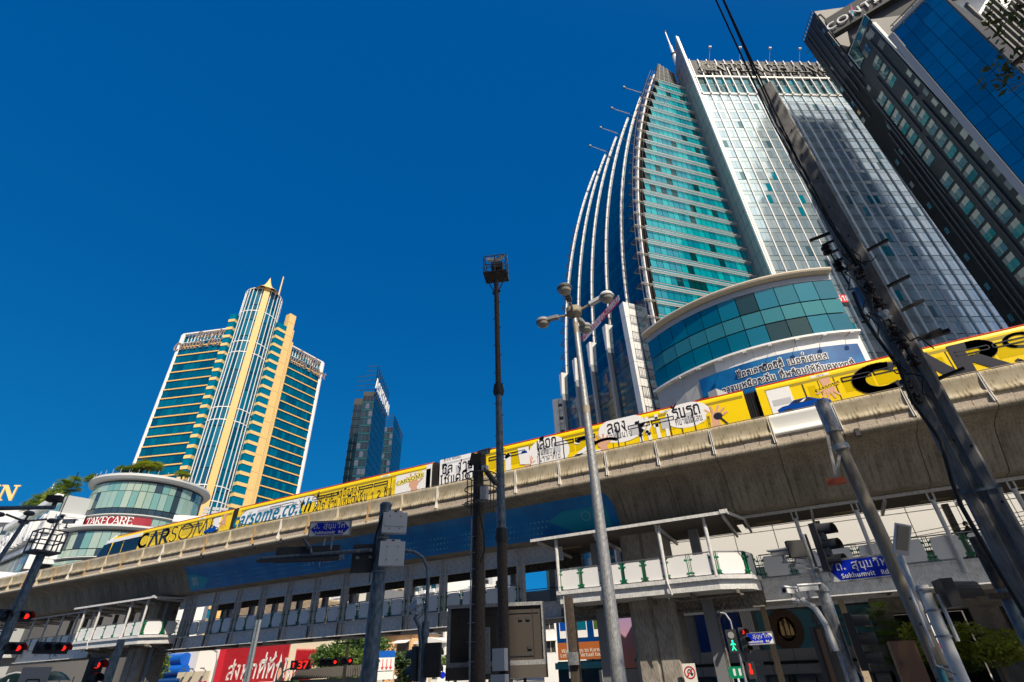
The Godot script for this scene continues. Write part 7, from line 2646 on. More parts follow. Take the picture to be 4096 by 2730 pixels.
func apartments(label: String, T: Transform3D, w: float, h: float, fl: float, cols: int, wall: Material) -> void:
	var o := thing("apartment_block", label, "apartment block", T, "white apartment blocks behind the bridge")
	var s := Sh.new()
	s.box(Vector3(w / 2, h / 2, -6.2), Vector3(w, h, 12))
	obj("wall", s, wall, o)
	var list := []
	for f in int(h / fl):
		for c in cols:
			var x := (c + .5) * w / cols
			var y := h - (f + .6) * fl
			list.append([bx(Vector3(x, y + .2, -.1), Vector3(w / cols * .62, fl * .5, .3)), pick(["near_black", "gold_glass_1", "grey_dark"])])
			list.append([bx(Vector3(x, y - fl * .22, .35), Vector3(w / cols * .66, fl * .28, .7)), wall])
			list.append([bx(Vector3(x - w / cols * .2, y + .2, .03), Vector3(w / cols * .12, fl * .4, .1)), wall])
	pieces("balcony", list, o, 200)

func background() -> void:
	mat("pole_tan", .46, .36, .24, .85)
	mat("peach_wall", .72, .43, .22, .8)
	mat("cream_wall", .66, .58, .45, .8)
	mat("cream_slat", .50, .40, .29, .7)
	mat("white_wall", .76, .76, .75, .7)
	mat("roof_tile", .13, .12, .11, .85)
	mat("roof_green", .18, .32, .12, .6)
	mat("kiosk_blue", .0, .10, .50, .4)
	mat("kiosk_pink", .7, .28, .27, .4)
	mat("office_grey", .20, .21, .23, .5)
	mat("poster_orange", .36, .10, .02, .5)
	mat("stone_brown", .20, .175, .155, .7)
	weather(M.stone_brown, 61, .01, Color(.17, .15, .13), Color(.24, .21, .185), Vector3(.3, .3, .3))
	mat("shop_panel", .30, .30, .31, .45)
	mat("clarins_teal", .05, .20, .26, .25)
	mat("banner_brown", .07, .035, .018, .4)
	mat("banner_glow", .55, .26, .05, .4)
	mat("lamp_green", .0, .12, .08, .4)
	mat("gold_paint", .65, .42, .03, .35, .4)
	# --- red hoarding building
	var o := thing("red_hoarding_building", "red slatted hoarding building with large white lettering under the bridge at the left", "building")
	var T := fr(-84.1, -59.5, 93.5)
	var s := Sh.new()
	s.xbox(T * bx(Vector3(8.9, 6, -5.1), Vector3(17.8, 12, 10)))
	obj("core", s, M.cream_wall, o)
	var list := []
	for i in 42: list.append([T * bx(Vector3(10.5, .2 + i * .15, .06), Vector3(14.4, .09, .12)), M.hoarding_red])
	for i in 30: list.append([T * bx(Vector3(8.8, 7.2 + i * .16, .06), Vector3(18.4, .085, .14)), M.cream_slat])
	for i in 30: list.append([T * bx(Vector3(17.95, 7.2 + i * .16, -5), Vector3(.14, .085, 10)), M.cream_slat])
	for i in 40: list.append([T * bx(Vector3(17.95, .3 + i * .13, -3.2), Vector3(.14, .07, 4.4)), M.hoarding_red])
	pieces("slat", list, o)
	s = Sh.new()
	s.xbox(T * bx(Vector3(1.6, 3.1, .0), Vector3(3.2, 6.3, .2)))
	obj("plain_red_wall", s, M.hoarding_red, o)
	s = Sh.new()
	s.xbox(T * bx(Vector3(8.8, 6.8, .05), Vector3(18.4, .8, .3)))
	obj("cream_band", s, M.cream_wall, o)
	s = Sh.new()
	for q in [[4.3, 7.6], [14.2, 7.4]]: s.xbox(T * bx(Vector3(q[0], 8.4, .16), Vector3(q[1], .2, .06)))
	obj("red_line", s, M.hoarding_red, o)
	letters("phone_number", "02-009-5678", .62, .03, M.hoarding_red, o, T * at(9.5, 8.5, .2))
	s = Sh.new()
	thai(s, "ส่งทุกที่ทั่วไทย", 1.55, .32, T * at(4.9, 2.2, .16), .12)
	obj("lettering", s, M.white, o)
	s = Sh.new()
	s.xbox(T * bx(Vector3(14.5, 1.6, .16), Vector3(4.0, .16, .04)))
	obj("underline", s, M.white, o)
	s = Sh.new()
	s.prism(PackedVector2Array([Vector2(15.4, .2), Vector2(16.4, 4.9), Vector2(17.9, .2)]), T, .18, .2)
	obj("poster_white", s, M.white, o)
	s = Sh.new()
	s.prism(PackedVector2Array([Vector2(16.0, .3), Vector2(16.1, 2.6), Vector2(16.5, 3.9), Vector2(17.0, 3.9), Vector2(17.5, 2.6), Vector2(17.7, .3)]), T, .22, .22)
	obj("portrait_hair", s, M.near_black, o)
	s = Sh.new()
	s.prism(PackedVector2Array(arc2(Vector2(16.75, 2.5), .42, .75, 0, 345)), T, .24, .24)
	s.prism(PackedVector2Array([Vector2(16.3, .3), Vector2(16.5, 1.7), Vector2(17.0, 1.7), Vector2(17.3, .3)]), T, .235, .235)
	obj("portrait_face", s, M.skin, o)
	house("cream_gable_house", "low cream gable wall right beside the red hoarding", T * at(19.2, 0, -3), 6, 4.2, 6, M.cream_wall, M.roof_tile, 0, 1, M.near_black)
	# --- kiosks at its foot
	var k := thing("blue_kiosk", "blue rolled awnings of a kiosk left of the red hoarding", "kiosk", fr(-82.0, -51.5, 93))
	for i in 3:
		s = Sh.new()
		s.cyl(Vector3(-2.5, 1.9 + i * 1.4, .2 - i * .3), Vector3(5.0 - i * .9, 1.9 + i * 1.4, .2 - i * .3), .75, .75, 16)
		obj("awning", s, M.kiosk_blue if i != 0 else M.train_blue, k)
	s = Sh.new()
	s.cyl(Vector3(-3.5, 1.9, .22), Vector3(-2.4, 1.9, .22), .78, .78, 16)
	obj("pink_end", s, M.kiosk_pink, k)
	s = Sh.new()
	s.span(Vector3(-3, 0, -4), Vector3(5, 6.4, -1))
	s.span(Vector3(-3, 0, -1), Vector3(5, 1.2, .2))
	obj("wall", s, M.white_wall, k)
	var cb := thing("cream_billboard", "cream billboard with red logo letters and three lamps at the foot of the red hoarding", "billboard", fr(-74.5, -50.4, 93))
	s = Sh.new()
	s.span(Vector3(-3.4, .2, -.2), Vector3(3.6, 3.1, 0))
	obj("board", s, M.cream_wall, cb)
	letters("logo", "J&T", 1.0, .03, M.hoarding_red, cb, at(-1.6, 1.5, .03))
	letters("logo", "EXPRESS", .42, .03, M.hoarding_red, cb, at(.1, 1.45, .03))
	letters("logo", "J&T", .8, .03, M.hoarding_red, cb, at(2.6, 1.6, .03))
	for x in [-1.4, .4, 2.8]:
		s = Sh.new()
		s.bar(Vector3(x, 3.1, 0), Vector3(x + .1, 3.4, .6), .06, .06)
		s.box(Vector3(x + .1, 3.4, .65), Vector3(.5, .12, .3))
		obj("lamp", s, M.grey_dark, cb)
	# --- gantry with small sign and light, countdown clock
	o = thing("bent_light_pole", "slim bent pole with a small blue sign in front of the red hoarding", "pole", at(-62.0, 0, -44.5))
	s = Sh.new()
	s.path([Vector3(0, 0, 0), Vector3(0, 3.9, 0), Vector3(-.3, 4.7, 0), Vector3(-1.1, 5.0, 0), Vector3(-4.2, 5.2, 0)], .1)
	obj("shaft", s, M.galvanised, o)
	s = Sh.new()
	s.prism(PackedVector2Array([Vector2(-3.4, 5.6), Vector2(-1.7, 5.6), Vector2(-1.3, 5.95), Vector2(-1.7, 6.3), Vector2(-3.4, 6.3)]), Transform3D(), -.02, .03)
	var bsign := obj("blue_sign", s, M.sign_blue, o)
	s = Sh.new()
	thai(s, "ถ. อโศกมนตรี", .24, .05, at(-3.2, 5.95, .04))
	obj("lettering", s, M.white, bsign)
	signal_head("small red sideways signal on the bent pole left of the red hoarding", Transform3D(Basis.from_scale(Vector3.ONE * 1.5), Vector3(-65.4, 5.4, -44.3)), 2, 3, true)
	o = thing("countdown_signal", "black countdown clock showing red 37 on a thin bent arm before the red hoarding", "traffic light", at(-24.6, 2.3, -22.5, 45))
	s = Sh.new()
	s.box(Vector3(0, 0, -.05), Vector3(.95, .42, .1))
	obj("case", s, M.near_black, o)
	letters("digits", "37", .34, .01, M.lit_red, o, at(.12, 0, .01))
	s = Sh.new()
	s.prism(PackedVector2Array([Vector2(-.36, -.1), Vector2(-.30, -.1), Vector2(-.30, .05), Vector2(-.26, .05), Vector2(-.33, .14), Vector2(-.40, .05), Vector2(-.36, .05)]), Transform3D(), .005, .01)
	obj("arrow", s, M.lit_red, o)
	s = Sh.new()
	s.path([Vector3(-.4, -.1, -.1), Vector3(-.75, -.25, -.1), Vector3(-1.0, -.7, -.1), Vector3(-1.05, -2.3, -.1)], .03)
	obj("arm", s, M.galvanised, o)
	signal_head("sideways signal with a red arrow right of the countdown clock, first of two", at(-23.75, 2.38, -23.2, 45), 2, 3, true)
	signal_head("sideways signal with a red arrow right of the countdown clock, second of two", at(-22.95, 2.42, -23.9, 45), 1, 2, true)
	o = thing("grey_twin_pole", "pair of slim grey and blue poles in front of the red hoarding lettering", "pole", at(-32.2, 0, -25.3))
	for i in 2:
		s = Sh.new()
		s.cyl(Vector3(i * .3, 0, 0), Vector3(i * .3, 5.0, 0), .1, .09, 10)
		obj("shaft", s, M.galvanised if i else M.blue_steel, o)
	# --- greenery
	for q in [[-57.0, -57, 5.6, 2.3, 0], [-54.8, -57.5, 5.0, 2.4, 1], [-61, -66, 8.0, 4.6, 2], [-57.2, -66, 6.6, 3.8, 3], [-43.5, -56, 4.2, 2.6, 4], [-52.4, -79, 4.6, 4.4, 5], [-47, -80, 4.6, 4.0, 6], [-78.5, -47.0, 6.2, 2.4, 7]]:
		tree("street_tree", ["leftmost leafy tree right of the red hoarding", "second leafy tree right of the red hoarding", "tallest rounded tree left of the thick pole", "tree close against the thick blue pole", "dark green bush tree in front of the white house", "light tree left of the message panel", "tree whose top shows just under the message panel", "small tree behind the kiosk awnings"][q[4]], Vector3(q[0], 0, q[1]), q[2], Vector3(q[3], q[2] * .42, q[3]), M.leaf_mid if q[4] in [0, 2, 3] else M.leaf_dark if q[4] == 4 else M.leaf_bright, 70 + q[4], 2600, .28, "trees at street level behind the bridge")
	# --- low roofs and houses
	o = thing("grey_tiled_roofs", "row of low grey tiled roofs under the trees right of the red hoarding", "house", fr(-49.0, -42.5, 88))
	s = Sh.new()
	s.prism(PackedVector2Array([Vector2(0, 1.7), Vector2(9.8, 1.9), Vector2(9.2, 2.75), Vector2(1.0, 2.6)]), Transform3D(), -2.0, -1.4)
	for i in 32: s.bar(Vector3(.1 + i * .3, 1.75, -1.32), Vector3(.7 + i * .27, 2.62, -1.38), .09, .06, Vector3.BACK)
	obj("roof", s, M.roof_tile, o)
	s = Sh.new()
	s.span(Vector3(.2, 0, -4), Vector3(9.6, 1.7, -1.8))
	obj("wall", s, M.cream_wall, o)
	s = Sh.new()
	s.prism(PackedVector2Array([Vector2(-1.8, 1.3), Vector2(1.6, 1.4), Vector2(1.2, 1.7), Vector2(-1.5, 1.65)]), Transform3D(), -1.3, -.6)
	obj("green_roof", s, M.roof_green, o)
	var ph := house("peach_house", "tall narrow peach house with white awnings right of the thick pole", fr(-74.2, -84.0, 92), 9.2, 8.0, 8, M.peach_wall, M.roof_tile, 0, 1, M.near_black)
	for r in 3:
		s = Sh.new()
		s.box(Vector3(7.4, 6.0 - r * 2.6, .05), Vector3(2.6, 1.3, .2))
		var wn := obj("window", s, M.near_black, ph)
		s = Sh.new()
		s.box(Vector3(7.4, 6.85 - r * 2.6, .7), Vector3(3.2, .08, 1.4), Basis(Vector3.RIGHT, .35))
		obj("awning", s, M.white_wall, wn)
	house("white_house", "white house with green shutters beside the peach house", fr(-64.5, -84.5, 92), 6.2, 6.4, 8, M.white_wall, M.white_wall, 2, 2, M.near_black)
	s = Sh.new()
	s.cyl(Vector3(-66.2, 6.2, -86), Vector3(-66.2, 8.2, -86), .7, .7, 12)
	tag(obj("roof_tank", s, M.chrome), "shiny steel water tank above the white house", "tank")
	house("low_white_house", "low white house left of the message panel", fr(-58.5, -86, 92), 7.5, 5.0, 8, M.white_wall, M.white_wall, 1, 2, M.near_black)
	apartments("tallest white apartment block, seen through the middle bridge openings", fr(-103.0, -131, 104), 15, 36, 3.0, 4, M.white_wall)
	apartments("white apartment block behind the message panel", fr(-84.5, -128.0, 108), 11, 21, 3.0, 4, M.white_wall)
	apartments("cream and white apartment block left of the tallest white one", fr(-122, -141, 96), 15, 31, 3.2, 5, M.cream_wall)
	apartments("pale blue-banded apartment block seen right of the tallest white one", fr(-92.0, -146, 104), 9, 29, 3.0, 1, M.mall_white)
	o = thing("grey_office_block", "grey banded office block behind the trees at the street", "office building", fr(-105.0, -107, 92))
	s = Sh.new()
	s.box(Vector3(6, 10, -6), Vector3(12, 20, 12))
	obj("wall", s, M.office_grey, o)
	list = []
	for f in 6:
		for c in 5: list.append([bx(Vector3(1.2 + c * 2.4, 2.5 + f * 3.2, .02), Vector3(2.2, 1.7, .1)), pick(["near_black", "ash_glass_1", "off_white"])])
	for f in 6: list.append([bx(Vector3(-.2, 2.5 + f * 3.2, -3), Vector3(.2, 1.7, 6)), M.ash_band])
	pieces("window", list, o)
	o = thing("white_slab_building", "plain white slab building behind the red hoarding", "building", fr(-122.0, -111, 92))
	s = Sh.new()
	s.box(Vector3(6.5, 12, -6), Vector3(13, 24, 12))
	obj("wall", s, M.white_wall, o)
	s = Sh.new()
	for i in 26: s.box(Vector3(10.4, 3 + i * .75, .04), Vector3(4.0, .22, .12))
	obj("louver", s, M.grey_mid, o)
	s = Sh.new()
	for x in [2.2, 4.4, 6.6]: s.box(Vector3(x, 12, .03), Vector3(.12, 24, .1))
	obj("joint", s, M.grey_mid, o)
	utility_pole("tan utility pole among the trees right of the red hoarding", at(-38, 0, -39.8, 40), 4.8)
	utility_pole("utility pole with two crossarms before the white house", at(-47.5, 0, -58, 40), 4.6)
	utility_pole("utility pole with two crossarms close to the message panel", at(-47, 0, -64.7, 35), 4.2)
	utility_pole("utility pole before the peach house", at(-56.5, 0, -66, 40), 3.8)
	var wires := Sh.new()
	for q in [[-38, 4.4, -39.8, -47.5, 4.2, -58], [-38, 3.6, -39.8, -47.5, 3.4, -58], [-47.5, 4.1, -58, -47, 3.9, -64.7], [-56.5, 3.5, -66, -47.5, 4.0, -58], [-47.5, 3.3, -58, -56.5, 2.6, -66]]:
		var a := Vector3(q[0], q[1], q[2])
		var b := Vector3(q[3], q[4], q[5])
		for j in 6:
			var u0 := j / 6.0
			var u1 := (j + 1) / 6.0
			wires.bar(a.lerp(b, u0) - Vector3(0, u0 * (1 - u0) * 1.2, 0), a.lerp(b, u1) - Vector3(0, u1 * (1 - u1) * 1.2, 0), .035, .035)
	tag(obj("overhead_wires", wires, M.rubber), "tangle of thin black wires between the background utility poles", "wires", "", "stuff")
	o = thing("one_way_sign", "blue and white lane sign with one black and three red arrows", "sign", at(-27.1, 0, -32.1, 40))
	s = Sh.new()
	s.cyl(Vector3.ZERO, Vector3(0, 3.2, 0), .05)
	obj("post", s, M.galvanised, o)
	s = Sh.new()
	s.span(Vector3(-.65, 2.0, .06), Vector3(.65, 2.75, .1)); s.span(Vector3(-.62, 1.5, .06), Vector3(.62, 1.95, .1))
	obj("board", s, M.white, o)
	s = Sh.new()
	s.span(Vector3(-.65, 2.76, .06), Vector3(.65, 3.15, .1))
	obj("blue_board", s, M.kiosk_blue, o)
	for i in 4:
		s = Sh.new()
		var x := -.4 + i * .27
		stroke(s, [Vector2(x, 2.1), Vector2(x, 2.65)], .05, Transform3D(), .11)
		var y := 2.66 if i == 0 else 2.08
		stroke(s, [Vector2(x - .08, y + (-.13 if i == 0 else .13)), Vector2(x, y), Vector2(x + .08, y + (-.13 if i == 0 else .13))], .05, Transform3D(), .112)
		obj("arrow", s, M.black if i == 0 else M.hoarding_red, o)
	o = thing("parking_ban_sign", "small white sign with a blue disc under the message panel", "sign", at(-20.5, 0, -29.5, 34))
	s = Sh.new()
	s.span(Vector3(-.3, 1.2, 0), Vector3(.3, 2.1, .04))
	obj("board", s, M.white, o)
	s = Sh.new()
	s.cyl(Vector3(0, 1.62, .04), Vector3(0, 1.62, .05), .17, .17, 20)
	obj("disc", s, M.sign_blue, o)
	s = Sh.new()
	s.cyl(Vector3.ZERO, Vector3(0, 1.2, 0), .04)
	obj("post", s, M.galvanised, o)
	# --- between message panel and pier
	o = thing("orange_billboard", "orange and blue billboard with white lettering seen under the bridge left of the pier", "billboard", fr(-22.3, -50.4, 80))
	s = Sh.new()
	s.span(Vector3(0, 2.4, -.3), Vector3(6.6, 3.75, 0))
	obj("orange_part", s, M.poster_orange, o)
	s = Sh.new()
	s.span(Vector3(0, 3.76, -.3), Vector3(6.6, 6.2, 0))
	obj("blue_part", s, M.train_blue, o)
	for i in 4:
		s = Sh.new()
		s.span(Vector3(.3 + i * 1.6, 4.1, .0), Vector3(1.3 + i * 1.6, 5.9, .03))
		var c := obj("picture_card", s, M.white, o)
		s = Sh.new()
		s.span(Vector3(.36 + i * 1.6, 4.7, .03), Vector3(1.24 + i * 1.6, 5.84, .04))
		obj("picture", s, [M.car_blue, M.gold_glass_2, M.leaf_mid, M.teal_print][i], c)
	letters("lettering", "Get 50% off,", .36, .02, M.off_white, o, at(5.3, 3.48, .02), false)
	letters("lettering", "up to 350.-", .36, .02, M.off_white, o, at(5.3, 3.08, .02), false)
	letters("lettering", "Want to go to Korea", .3, .02, M.off_white, o, at(2.2, 3.1, .02), false)
	letters("lettering", "Let's do a virtual tour", .3, .02, M.off_white, o, at(2.2, 2.75, .02), false)
	s = Sh.new()
	s.span(Vector3(4.3, 2.45, .0), Vector3(4.9, 2.85, .03))
	for x in [5.3, 5.7, 6.1]: s.prism(PackedVector2Array(arc2(Vector2(x, 2.6), .14, .2, 0, 330)), Transform3D(), .02, .02)
	obj("cartoon_print", s, M.yellow_soft, o)
	s = Sh.new()
	s.span(Vector3(-.2, 0, -4), Vector3(7, 2.3, -.4))
	s.span(Vector3(-.2, 1.7, -.4), Vector3(7, 2.2, .6))
	obj("shop_front", s, M.ash_glass_1, o)
	house("white_concrete_house", "white concrete building between the message panel and the orange billboard", fr(-34.5, -73, 80), 4.6, 9, 6, M.white_wall, M.white_wall, 2, 2, M.near_black)
	o = thing("gradient_poster", "tall poster fading from violet to pink right of the lamp post", "poster", fr(-16.4, -46.5, 60))
	for i in 12:
		s = Sh.new()
		s.span(Vector3(0, 1.6 + i * .42, 0), Vector3(3.6, 2.02 + i * .42, .1))
		var c := Color(.55, .22, .18).lerp(Color(.16, .18, .42), i / 11.0)
		obj("poster_band", s, mat("fade_%d" % i, c.r, c.g, c.b, .5), o)
	s = Sh.new()
	s.span(Vector3(-.5, 0, -1), Vector3(4.0, 1.55, .3))
	obj("plinth", s, M.shop_panel, o)
	for i in 3:
		var t := thing("street_palm", ["dark palm left of the orange billboard", "spiky palm between the pillar and the banner", "palm behind the brown meter box"][i], "palm", Transform3D(Basis(), [Vector3(-21.5, 0, -42), Vector3(2.75, 0, -38.2), Vector3(5.3, 0, -39)][i]), "palms at street level")
		s = Sh.new()
		s.cyl(Vector3.ZERO, Vector3(0, 2.0 if i else 3.0, 0), .13, .1, 8)
		obj("trunk", s, M.bark, t)
		s = Sh.new()
		for j in 7: palm_head(s, Vector3(sin(j * 2.1) * .45, 1.2 + j * .42, cos(j * 2.1) * .45), .85, 26, 300 + i * 10 + j)
		obj("crown", s, M.leaf_dark if i == 0 else M.leaf_bright, t)
	# --- shop building under the bridge at the right
	o = thing("shop_building", "grey panelled shop building with a blue panel and a cosmetics banner under the bridge", "shop building")
	var z := -41.0
	s = Sh.new()
	s.span(Vector3(-9.5, 0, z - 12), Vector3(3.4, 11.5, z - .3))
	s.span(Vector3(3.4, 5.0, z - 12), Vector3(30, 16.0, z - .6))
	obj("core", s, M.shop_panel, o)
	list = []
	for i in 9:
		for r in 4:
			list.append([bx(Vector3(-8.6 + i * 1.42, 1.98 - .0 + (.0 if r == 0 else 0), z) if r == 0 else Vector3(-8.6 + i * 1.42, [0, 1.22, 5.05, 6.3][r], z), Vector3(1.39, [.62, .5, 1.1, 1.3][r], .3)), M.shop_panel if r < 2 else M.mall_white])
	for i in 13:
		for r in 3: list.append([bx(Vector3(-7.8 + i * 2.6, 8.1 + r * 2.3, z - .1), Vector3(2.55, 2.25, .3)), M.white_wall])
	for i in 11: list.append([bx(Vector3(4.6 + i * 2.4, 5.9, z - .2), Vector3(2.3, 1.9, .2)), pick(["pale_glass_0", "pale_glass_3", "mall_white"])])
	pieces("wall_panel", list, o)
	s = Sh.new()
	for i in 3: s.span(Vector3(-7.75 + i * .95, 2.33, z - .05), Vector3(-6.82 + i * .95, 4.6, z + .02))
	obj("blue_panel", s, mat("deep_blue", .0, .035, .22, .3), o)
	s = Sh.new()
	for i in 7: s.span(Vector3(-4.78 + i * .1, .3, z - .0), Vector3(-4.72 + i * .1, 4.6, z + .14 - .012 * i))
	obj("column_fluting", s, M.mall_white, o)
	list = []
	for i in 6: list.append([bx(Vector3(-3.3 + i * 1.13, 3.3, z - .02), Vector3(1.11, 2.2, .1)), M.clarins_teal])
	pieces("banner_panel", list, o)
	s = Sh.new()
	s.prism(PackedVector2Array(arc2(Vector2(-2.3, 3.35), 1.05, 1.15, 0, 350, 30)), Transform3D(), z + .035, z + .035)
	obj("round_photo", s, M.banner_brown, o)
	s = Sh.new()
	ring(s, Vector2(-2.25, 3.35), .46, .6, .17, Transform3D(), z + .045)
	obj("photo_glow", s, M.banner_glow, o)
	s = Sh.new()
	for q in [[-2.5, .8], [-2.2, .95], [-1.95, .6]]:
		s.prism(PackedVector2Array([Vector2(q[0] - .1, 3.0), Vector2(q[0] + .1, 3.0), Vector2(q[0] + .09, 3.0 + q[1] * .6), Vector2(q[0] + .035, 3.0 + q[1] * .75), Vector2(q[0] + .035, 3.0 + q[1]), Vector2(q[0] - .035, 3.0 + q[1]), Vector2(q[0] - .035, 3.0 + q[1] * .75), Vector2(q[0] - .09, 3.0 + q[1] * .6)]), Transform3D(), z + .05, z + .05)
	obj("bottle_print", s, M.gold_glow, o)
	s = Sh.new()
	thai(s, "- รับของขวัญสมนาคุณ มูลค่า", .14, .026, at(-.75, 3.95, z + .04))
	thai(s, "ที่เคาน์เตอร์ทุกสาขา", .14, .026, at(.1, 3.6, z + .04))
	thai(s, "- รับส่วนลด", .14, .026, at(-.6, 3.25, z + .04))
	thai(s, "รับของขวัญ", .06, .014, at(-.6, 2.5, z + .04))
	obj("lettering", s, M.near_black, o)
	letters("lettering", "Clarins", .2, .006, M.near_black, o, at(-.3, 3.66, z + .04), false)
	letters("lettering", "15%", .2, .006, M.near_black, o, at(.75, 3.3, z + .04), false)
	letters("lettering", "www.clarins.co.th", .2, .006, M.near_black, o, at(.3, 2.94, z + .04), false)
	s = Sh.new()
	s.span(Vector3(-9, 1.5, z - .1), Vector3(3.3, 1.64, z + .05))
	obj("dark_joint", s, M.black, o)
	list = []
	for i in 8: list.append([bx(Vector3(-8.1 + i * 1.5, .45, z + .02), Vector3(1.4, .95, .1)), pick(["ash_glass_0", "pale_glass_2", "gold_glass_1"])])
	pieces("shop_window", list, o)
	letters("house_number", "39", .34, .03, M.off_white, o, at(3.05, .75, z + .3), true)
	# --- stone portal at the far right
	o = thing("stone_portal_building", "brown stone building with a deep dark gateway at the lower right", "building")
	s = Sh.new()
	s.span(Vector3(2.6, 0, -39.6), Vector3(3.5, 4.5, -38.6))
	s.span(Vector3(3.5, 3.7, -40.5), Vector3(14, 5.1, -39))
	s.span(Vector3(7.0, 0, -40.5), Vector3(8.3, 3.7, -38.8))
	s.span(Vector3(8.3, 0, -40.8), Vector3(20, 3.7, -39.8))
	obj("stone_wall", s, M.stone_brown, o)
	s = Sh.new()
	for x in [2.6, 7.0]:
		for y in [1.2, 2.6]: s.span(Vector3(x - .02, y, -40.6), Vector3(x + (.93 if x < 4 else 1.32), y + .03, -38.57))
	for i in 12: s.span(Vector3(8.7 + i * .5, 0, -39.8), Vector3(8.95 + i * .5, 5.0, -39.55))
	obj("stone_joint", s, M.grey_dark, o)
	s = Sh.new()
	s.span(Vector3(3.5, 0, -41.2), Vector3(7.0, 3.7, -40.9))
	obj("dark_gateway", s, M.black, o)
	for q in [[4.6, -36.5, 3.2, 1.5, 0], [6.6, -35.5, 3.0, 1.9, 1], [5.2, -37.5, 1.8, 1.0, 2]]:
		tree("garden_tree", ["bright green layered tree behind the white signal pole", "bright green spreading tree at the lower right before the stone gateway", "low green shrub at the foot of the stone pillar"][q[4]], Vector3(q[0], 0, q[1]), q[2], Vector3(q[3] * 1.15, q[2] * .32, q[3]), M.leaf_yellow if q[4] < 2 else M.leaf_bright, 90 + q[4], 3400, .12, "garden trees by the stone gateway")
	# --- furniture in front of the shops
	holed_pole("tan holed concrete pole before the round bottle photo", at(-2.9, 0, -36.0), 5.0)
	holed_pole("tan holed concrete pole right of the tall black signal", at(1.05, 0, -34.2), 4.2)
	holed_pole("tan holed concrete pole before the orange billboard", at(-15.6, 0, -38.5), 4.6)
	o = thing("pedestrian_signal", "green walking-figure signal beside a vehicle signal at the foot of the pier", "traffic light", at(-3.6, 0, -27.3))
	s = Sh.new()
	s.cyl(Vector3(0, 0, 0), Vector3(0, 2.4, 0), .06)
	s.path([Vector3(-.05, 2.7, 0), Vector3(-.05, 3.2, 0), Vector3(-.2, 3.5, 0), Vector3(-.4, 3.55, 0)], .04)
	obj("post", s, M.galvanised, o)
	s = Sh.new()
	s.box(Vector3(-.15, 2.45, 0), Vector3(.42, .86, .2))
	s.box(Vector3(.32, 1.35, 0), Vector3(.3, .6, .2))
	obj("case", s, M.near_black, o)
	s = Sh.new()
	s.cyl(Vector3(-.15, 2.66, .1), Vector3(-.15, 2.66, .115), .13, .13, 18)
	obj("dark_lens", s, M.grey_mid, o)
	s = Sh.new()
	for st in [[Vector2(-.15, 2.4), Vector2(-.15, 2.23)], [Vector2(-.15, 2.23), Vector2(-.22, 2.1)], [Vector2(-.15, 2.23), Vector2(-.08, 2.1)], [Vector2(-.24, 2.3), Vector2(-.15, 2.37), Vector2(-.06, 2.3)]]: stroke(s, st, .045, Transform3D(), .112)
	s.cyl(Vector3(-.15, 2.44, .1), Vector3(-.15, 2.44, .114), .04, .04, 12)
	obj("green_figure", s, M.lit_green, o)
	s = Sh.new()
	for st in [[Vector2(.32, 1.52), Vector2(.32, 1.36)], [Vector2(.29, 1.36), Vector2(.29, 1.24)], [Vector2(.35, 1.36), Vector2(.35, 1.24)]]: stroke(s, st, .06, Transform3D(), .112)
	s.cyl(Vector3(.32, 1.56, .1), Vector3(.32, 1.56, .114), .035, .035, 12)
	obj("red_figure", s, M.lit_red, o)
	signal_head("black vehicle signal beside the green walking figure, red on top", at(-3.25, 2.75, -27.2, 35), 0, 3)
	road_sign("blue street name sign behind the pedestrian signal at the pier", Transform3D(Basis.from_scale(Vector3.ONE * 1.25), Vector3(-2.75, 2.5, -27.8)), 1.0, .36)
	o = thing("green_direction_sign", "small green notched sign on a white post beside the pier", "sign", at(-4.15, 0, -29.2))
	s = Sh.new()
	s.prism(PackedVector2Array([Vector2(-.3, 1.05), Vector2(-.36, 1.25), Vector2(-.3, 1.5), Vector2(.3, 1.5), Vector2(.36, 1.25), Vector2(.3, 1.05)]), Transform3D(), -.03, .03)
	obj("board", s, mat("sign_green", .0, .25, .12, .4), o)
	s = Sh.new()
	for x in [-.14, .1]: s.span(Vector3(x, 1.15, .03), Vector3(x + .1, 1.42, .035))
	obj("mark", s, M.white, o)
	s = Sh.new()
	s.cyl(Vector3.ZERO, Vector3(0, 1.05, 0), .05)
	obj("post", s, M.white, o)
	o = thing("no_u_turn_sign", "white plate with a red-ringed no-U-turn symbol on the pier", "sign", at(-6.75, 1.25, -31.6, 4))
	s = Sh.new()
	s.span(Vector3(-.32, -.45, -.02), Vector3(.32, .45, .02))
	obj("plate", s, M.off_white, o)
	s = Sh.new()
	ring(s, Vector2(0, .06), .25, .25, .055, Transform3D(), .03)
	stroke(s, [Vector2(-.17, -.12), Vector2(.17, .24)], .05, Transform3D(), .034)
	obj("red_ring", s, M.hoarding_red, o)
	s = Sh.new()
	stroke(s, [Vector2(-.09, -.08), Vector2(-.09, .1), Vector2(-.04, .18), Vector2(.04, .18), Vector2(.09, .1), Vector2(.09, -.03)], .05, Transform3D(), .027)
	stroke(s, [Vector2(.03, .02), Vector2(.09, -.07), Vector2(.15, .02)], .05, Transform3D(), .027)
	obj("arrow", s, M.black, o)
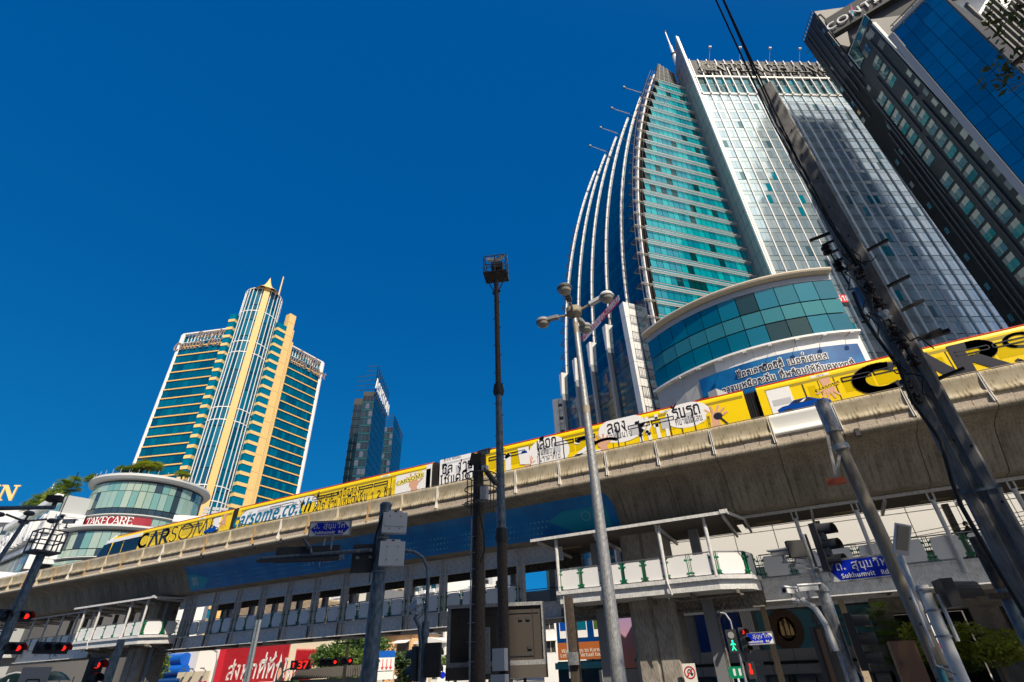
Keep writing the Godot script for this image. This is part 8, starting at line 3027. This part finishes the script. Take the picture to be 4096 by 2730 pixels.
	for i in 2:
		var gl := thing("green_street_lamp", ["green lamp post with a gold finial behind the message board", "green twin lamp post with a gold finial left of the pier"][i], "street lamp", at([.15, -9.6][i], 0, [-34.5, -33.5][i]), "green street lamps with gold finials")
		s = Sh.new()
		s.cyl(Vector3(.5, 0, 0), Vector3(.35, 2.3, 0), .06, .05)
		s.bar(Vector3(.4, 2.3, 0), Vector3(-.35, 2.35, 0), .05, .05)
		obj("post", s, M.lamp_green, gl)
		s = Sh.new()
		s.lathe(Vector3(-.3, 1.85, 0), [Vector2(.05, .42), Vector2(.1, .3), Vector2(.22, .1), Vector2(.2, .06)], 10)
		obj("hood", s, M.lamp_green, gl)
		s = Sh.new()
		s.lathe(Vector3(-.3, 1.6, 0), [Vector2(0, 0), Vector2(.1, .05), Vector2(.16, .3)], 10)
		obj("lamp_glass", s, M.lamp_glass, gl)
		s = Sh.new()
		s.lathe(Vector3(-.35, 2.35, 0), [Vector2(.05, 0), Vector2(.08, .08), Vector2(.04, .16), Vector2(0, .32)], 8)
		s.lathe(Vector3(.38, 2.35, 0), [Vector2(.05, 0), Vector2(.08, .08), Vector2(.04, .16), Vector2(0, .3)], 8)
		obj("gold_finial", s, M.gold_paint, gl)
	o = thing("bus_stop_sign", "tall narrow sign board edge-on between the two right poles", "sign", at(2.35, 0, -19.5, 62))
	s = Sh.new()
	s.cyl(Vector3(0, 0, 0), Vector3(0, 2.6, 0), .08)
	obj("post", s, M.blue_steel, o)
	s = Sh.new()
	s.span(Vector3(-.05, 1.15, .09), Vector3(.45, 2.6, .13))
	obj("board", s, M.off_white, o)
	s = Sh.new()
	s.span(Vector3(.05, 1.75, .13), Vector3(.3, 1.9, .135))
	obj("red_mark", s, M.hoarding_red, o)
	wires = Sh.new()
	for i in 5:
		for j in 8:
			var u0 := j / 8.0
			var u1 := (j + 1) / 8.0
			var a := Vector3(-1.0, 6.6 + i * .18, -38.6)
			var b := Vector3(16.0, 7.6 + i * .24, -38.2)
			wires.bar(a.lerp(b, u0) - Vector3(0, u0 * (1 - u0) * .8, 0), a.lerp(b, u1) - Vector3(0, u1 * (1 - u1) * .8, 0), .03, .03)
	tag(obj("overhead_wires", wires, M.rubber), "bundle of black wires seen through the right end of the bridge", "wires", "", "stuff")
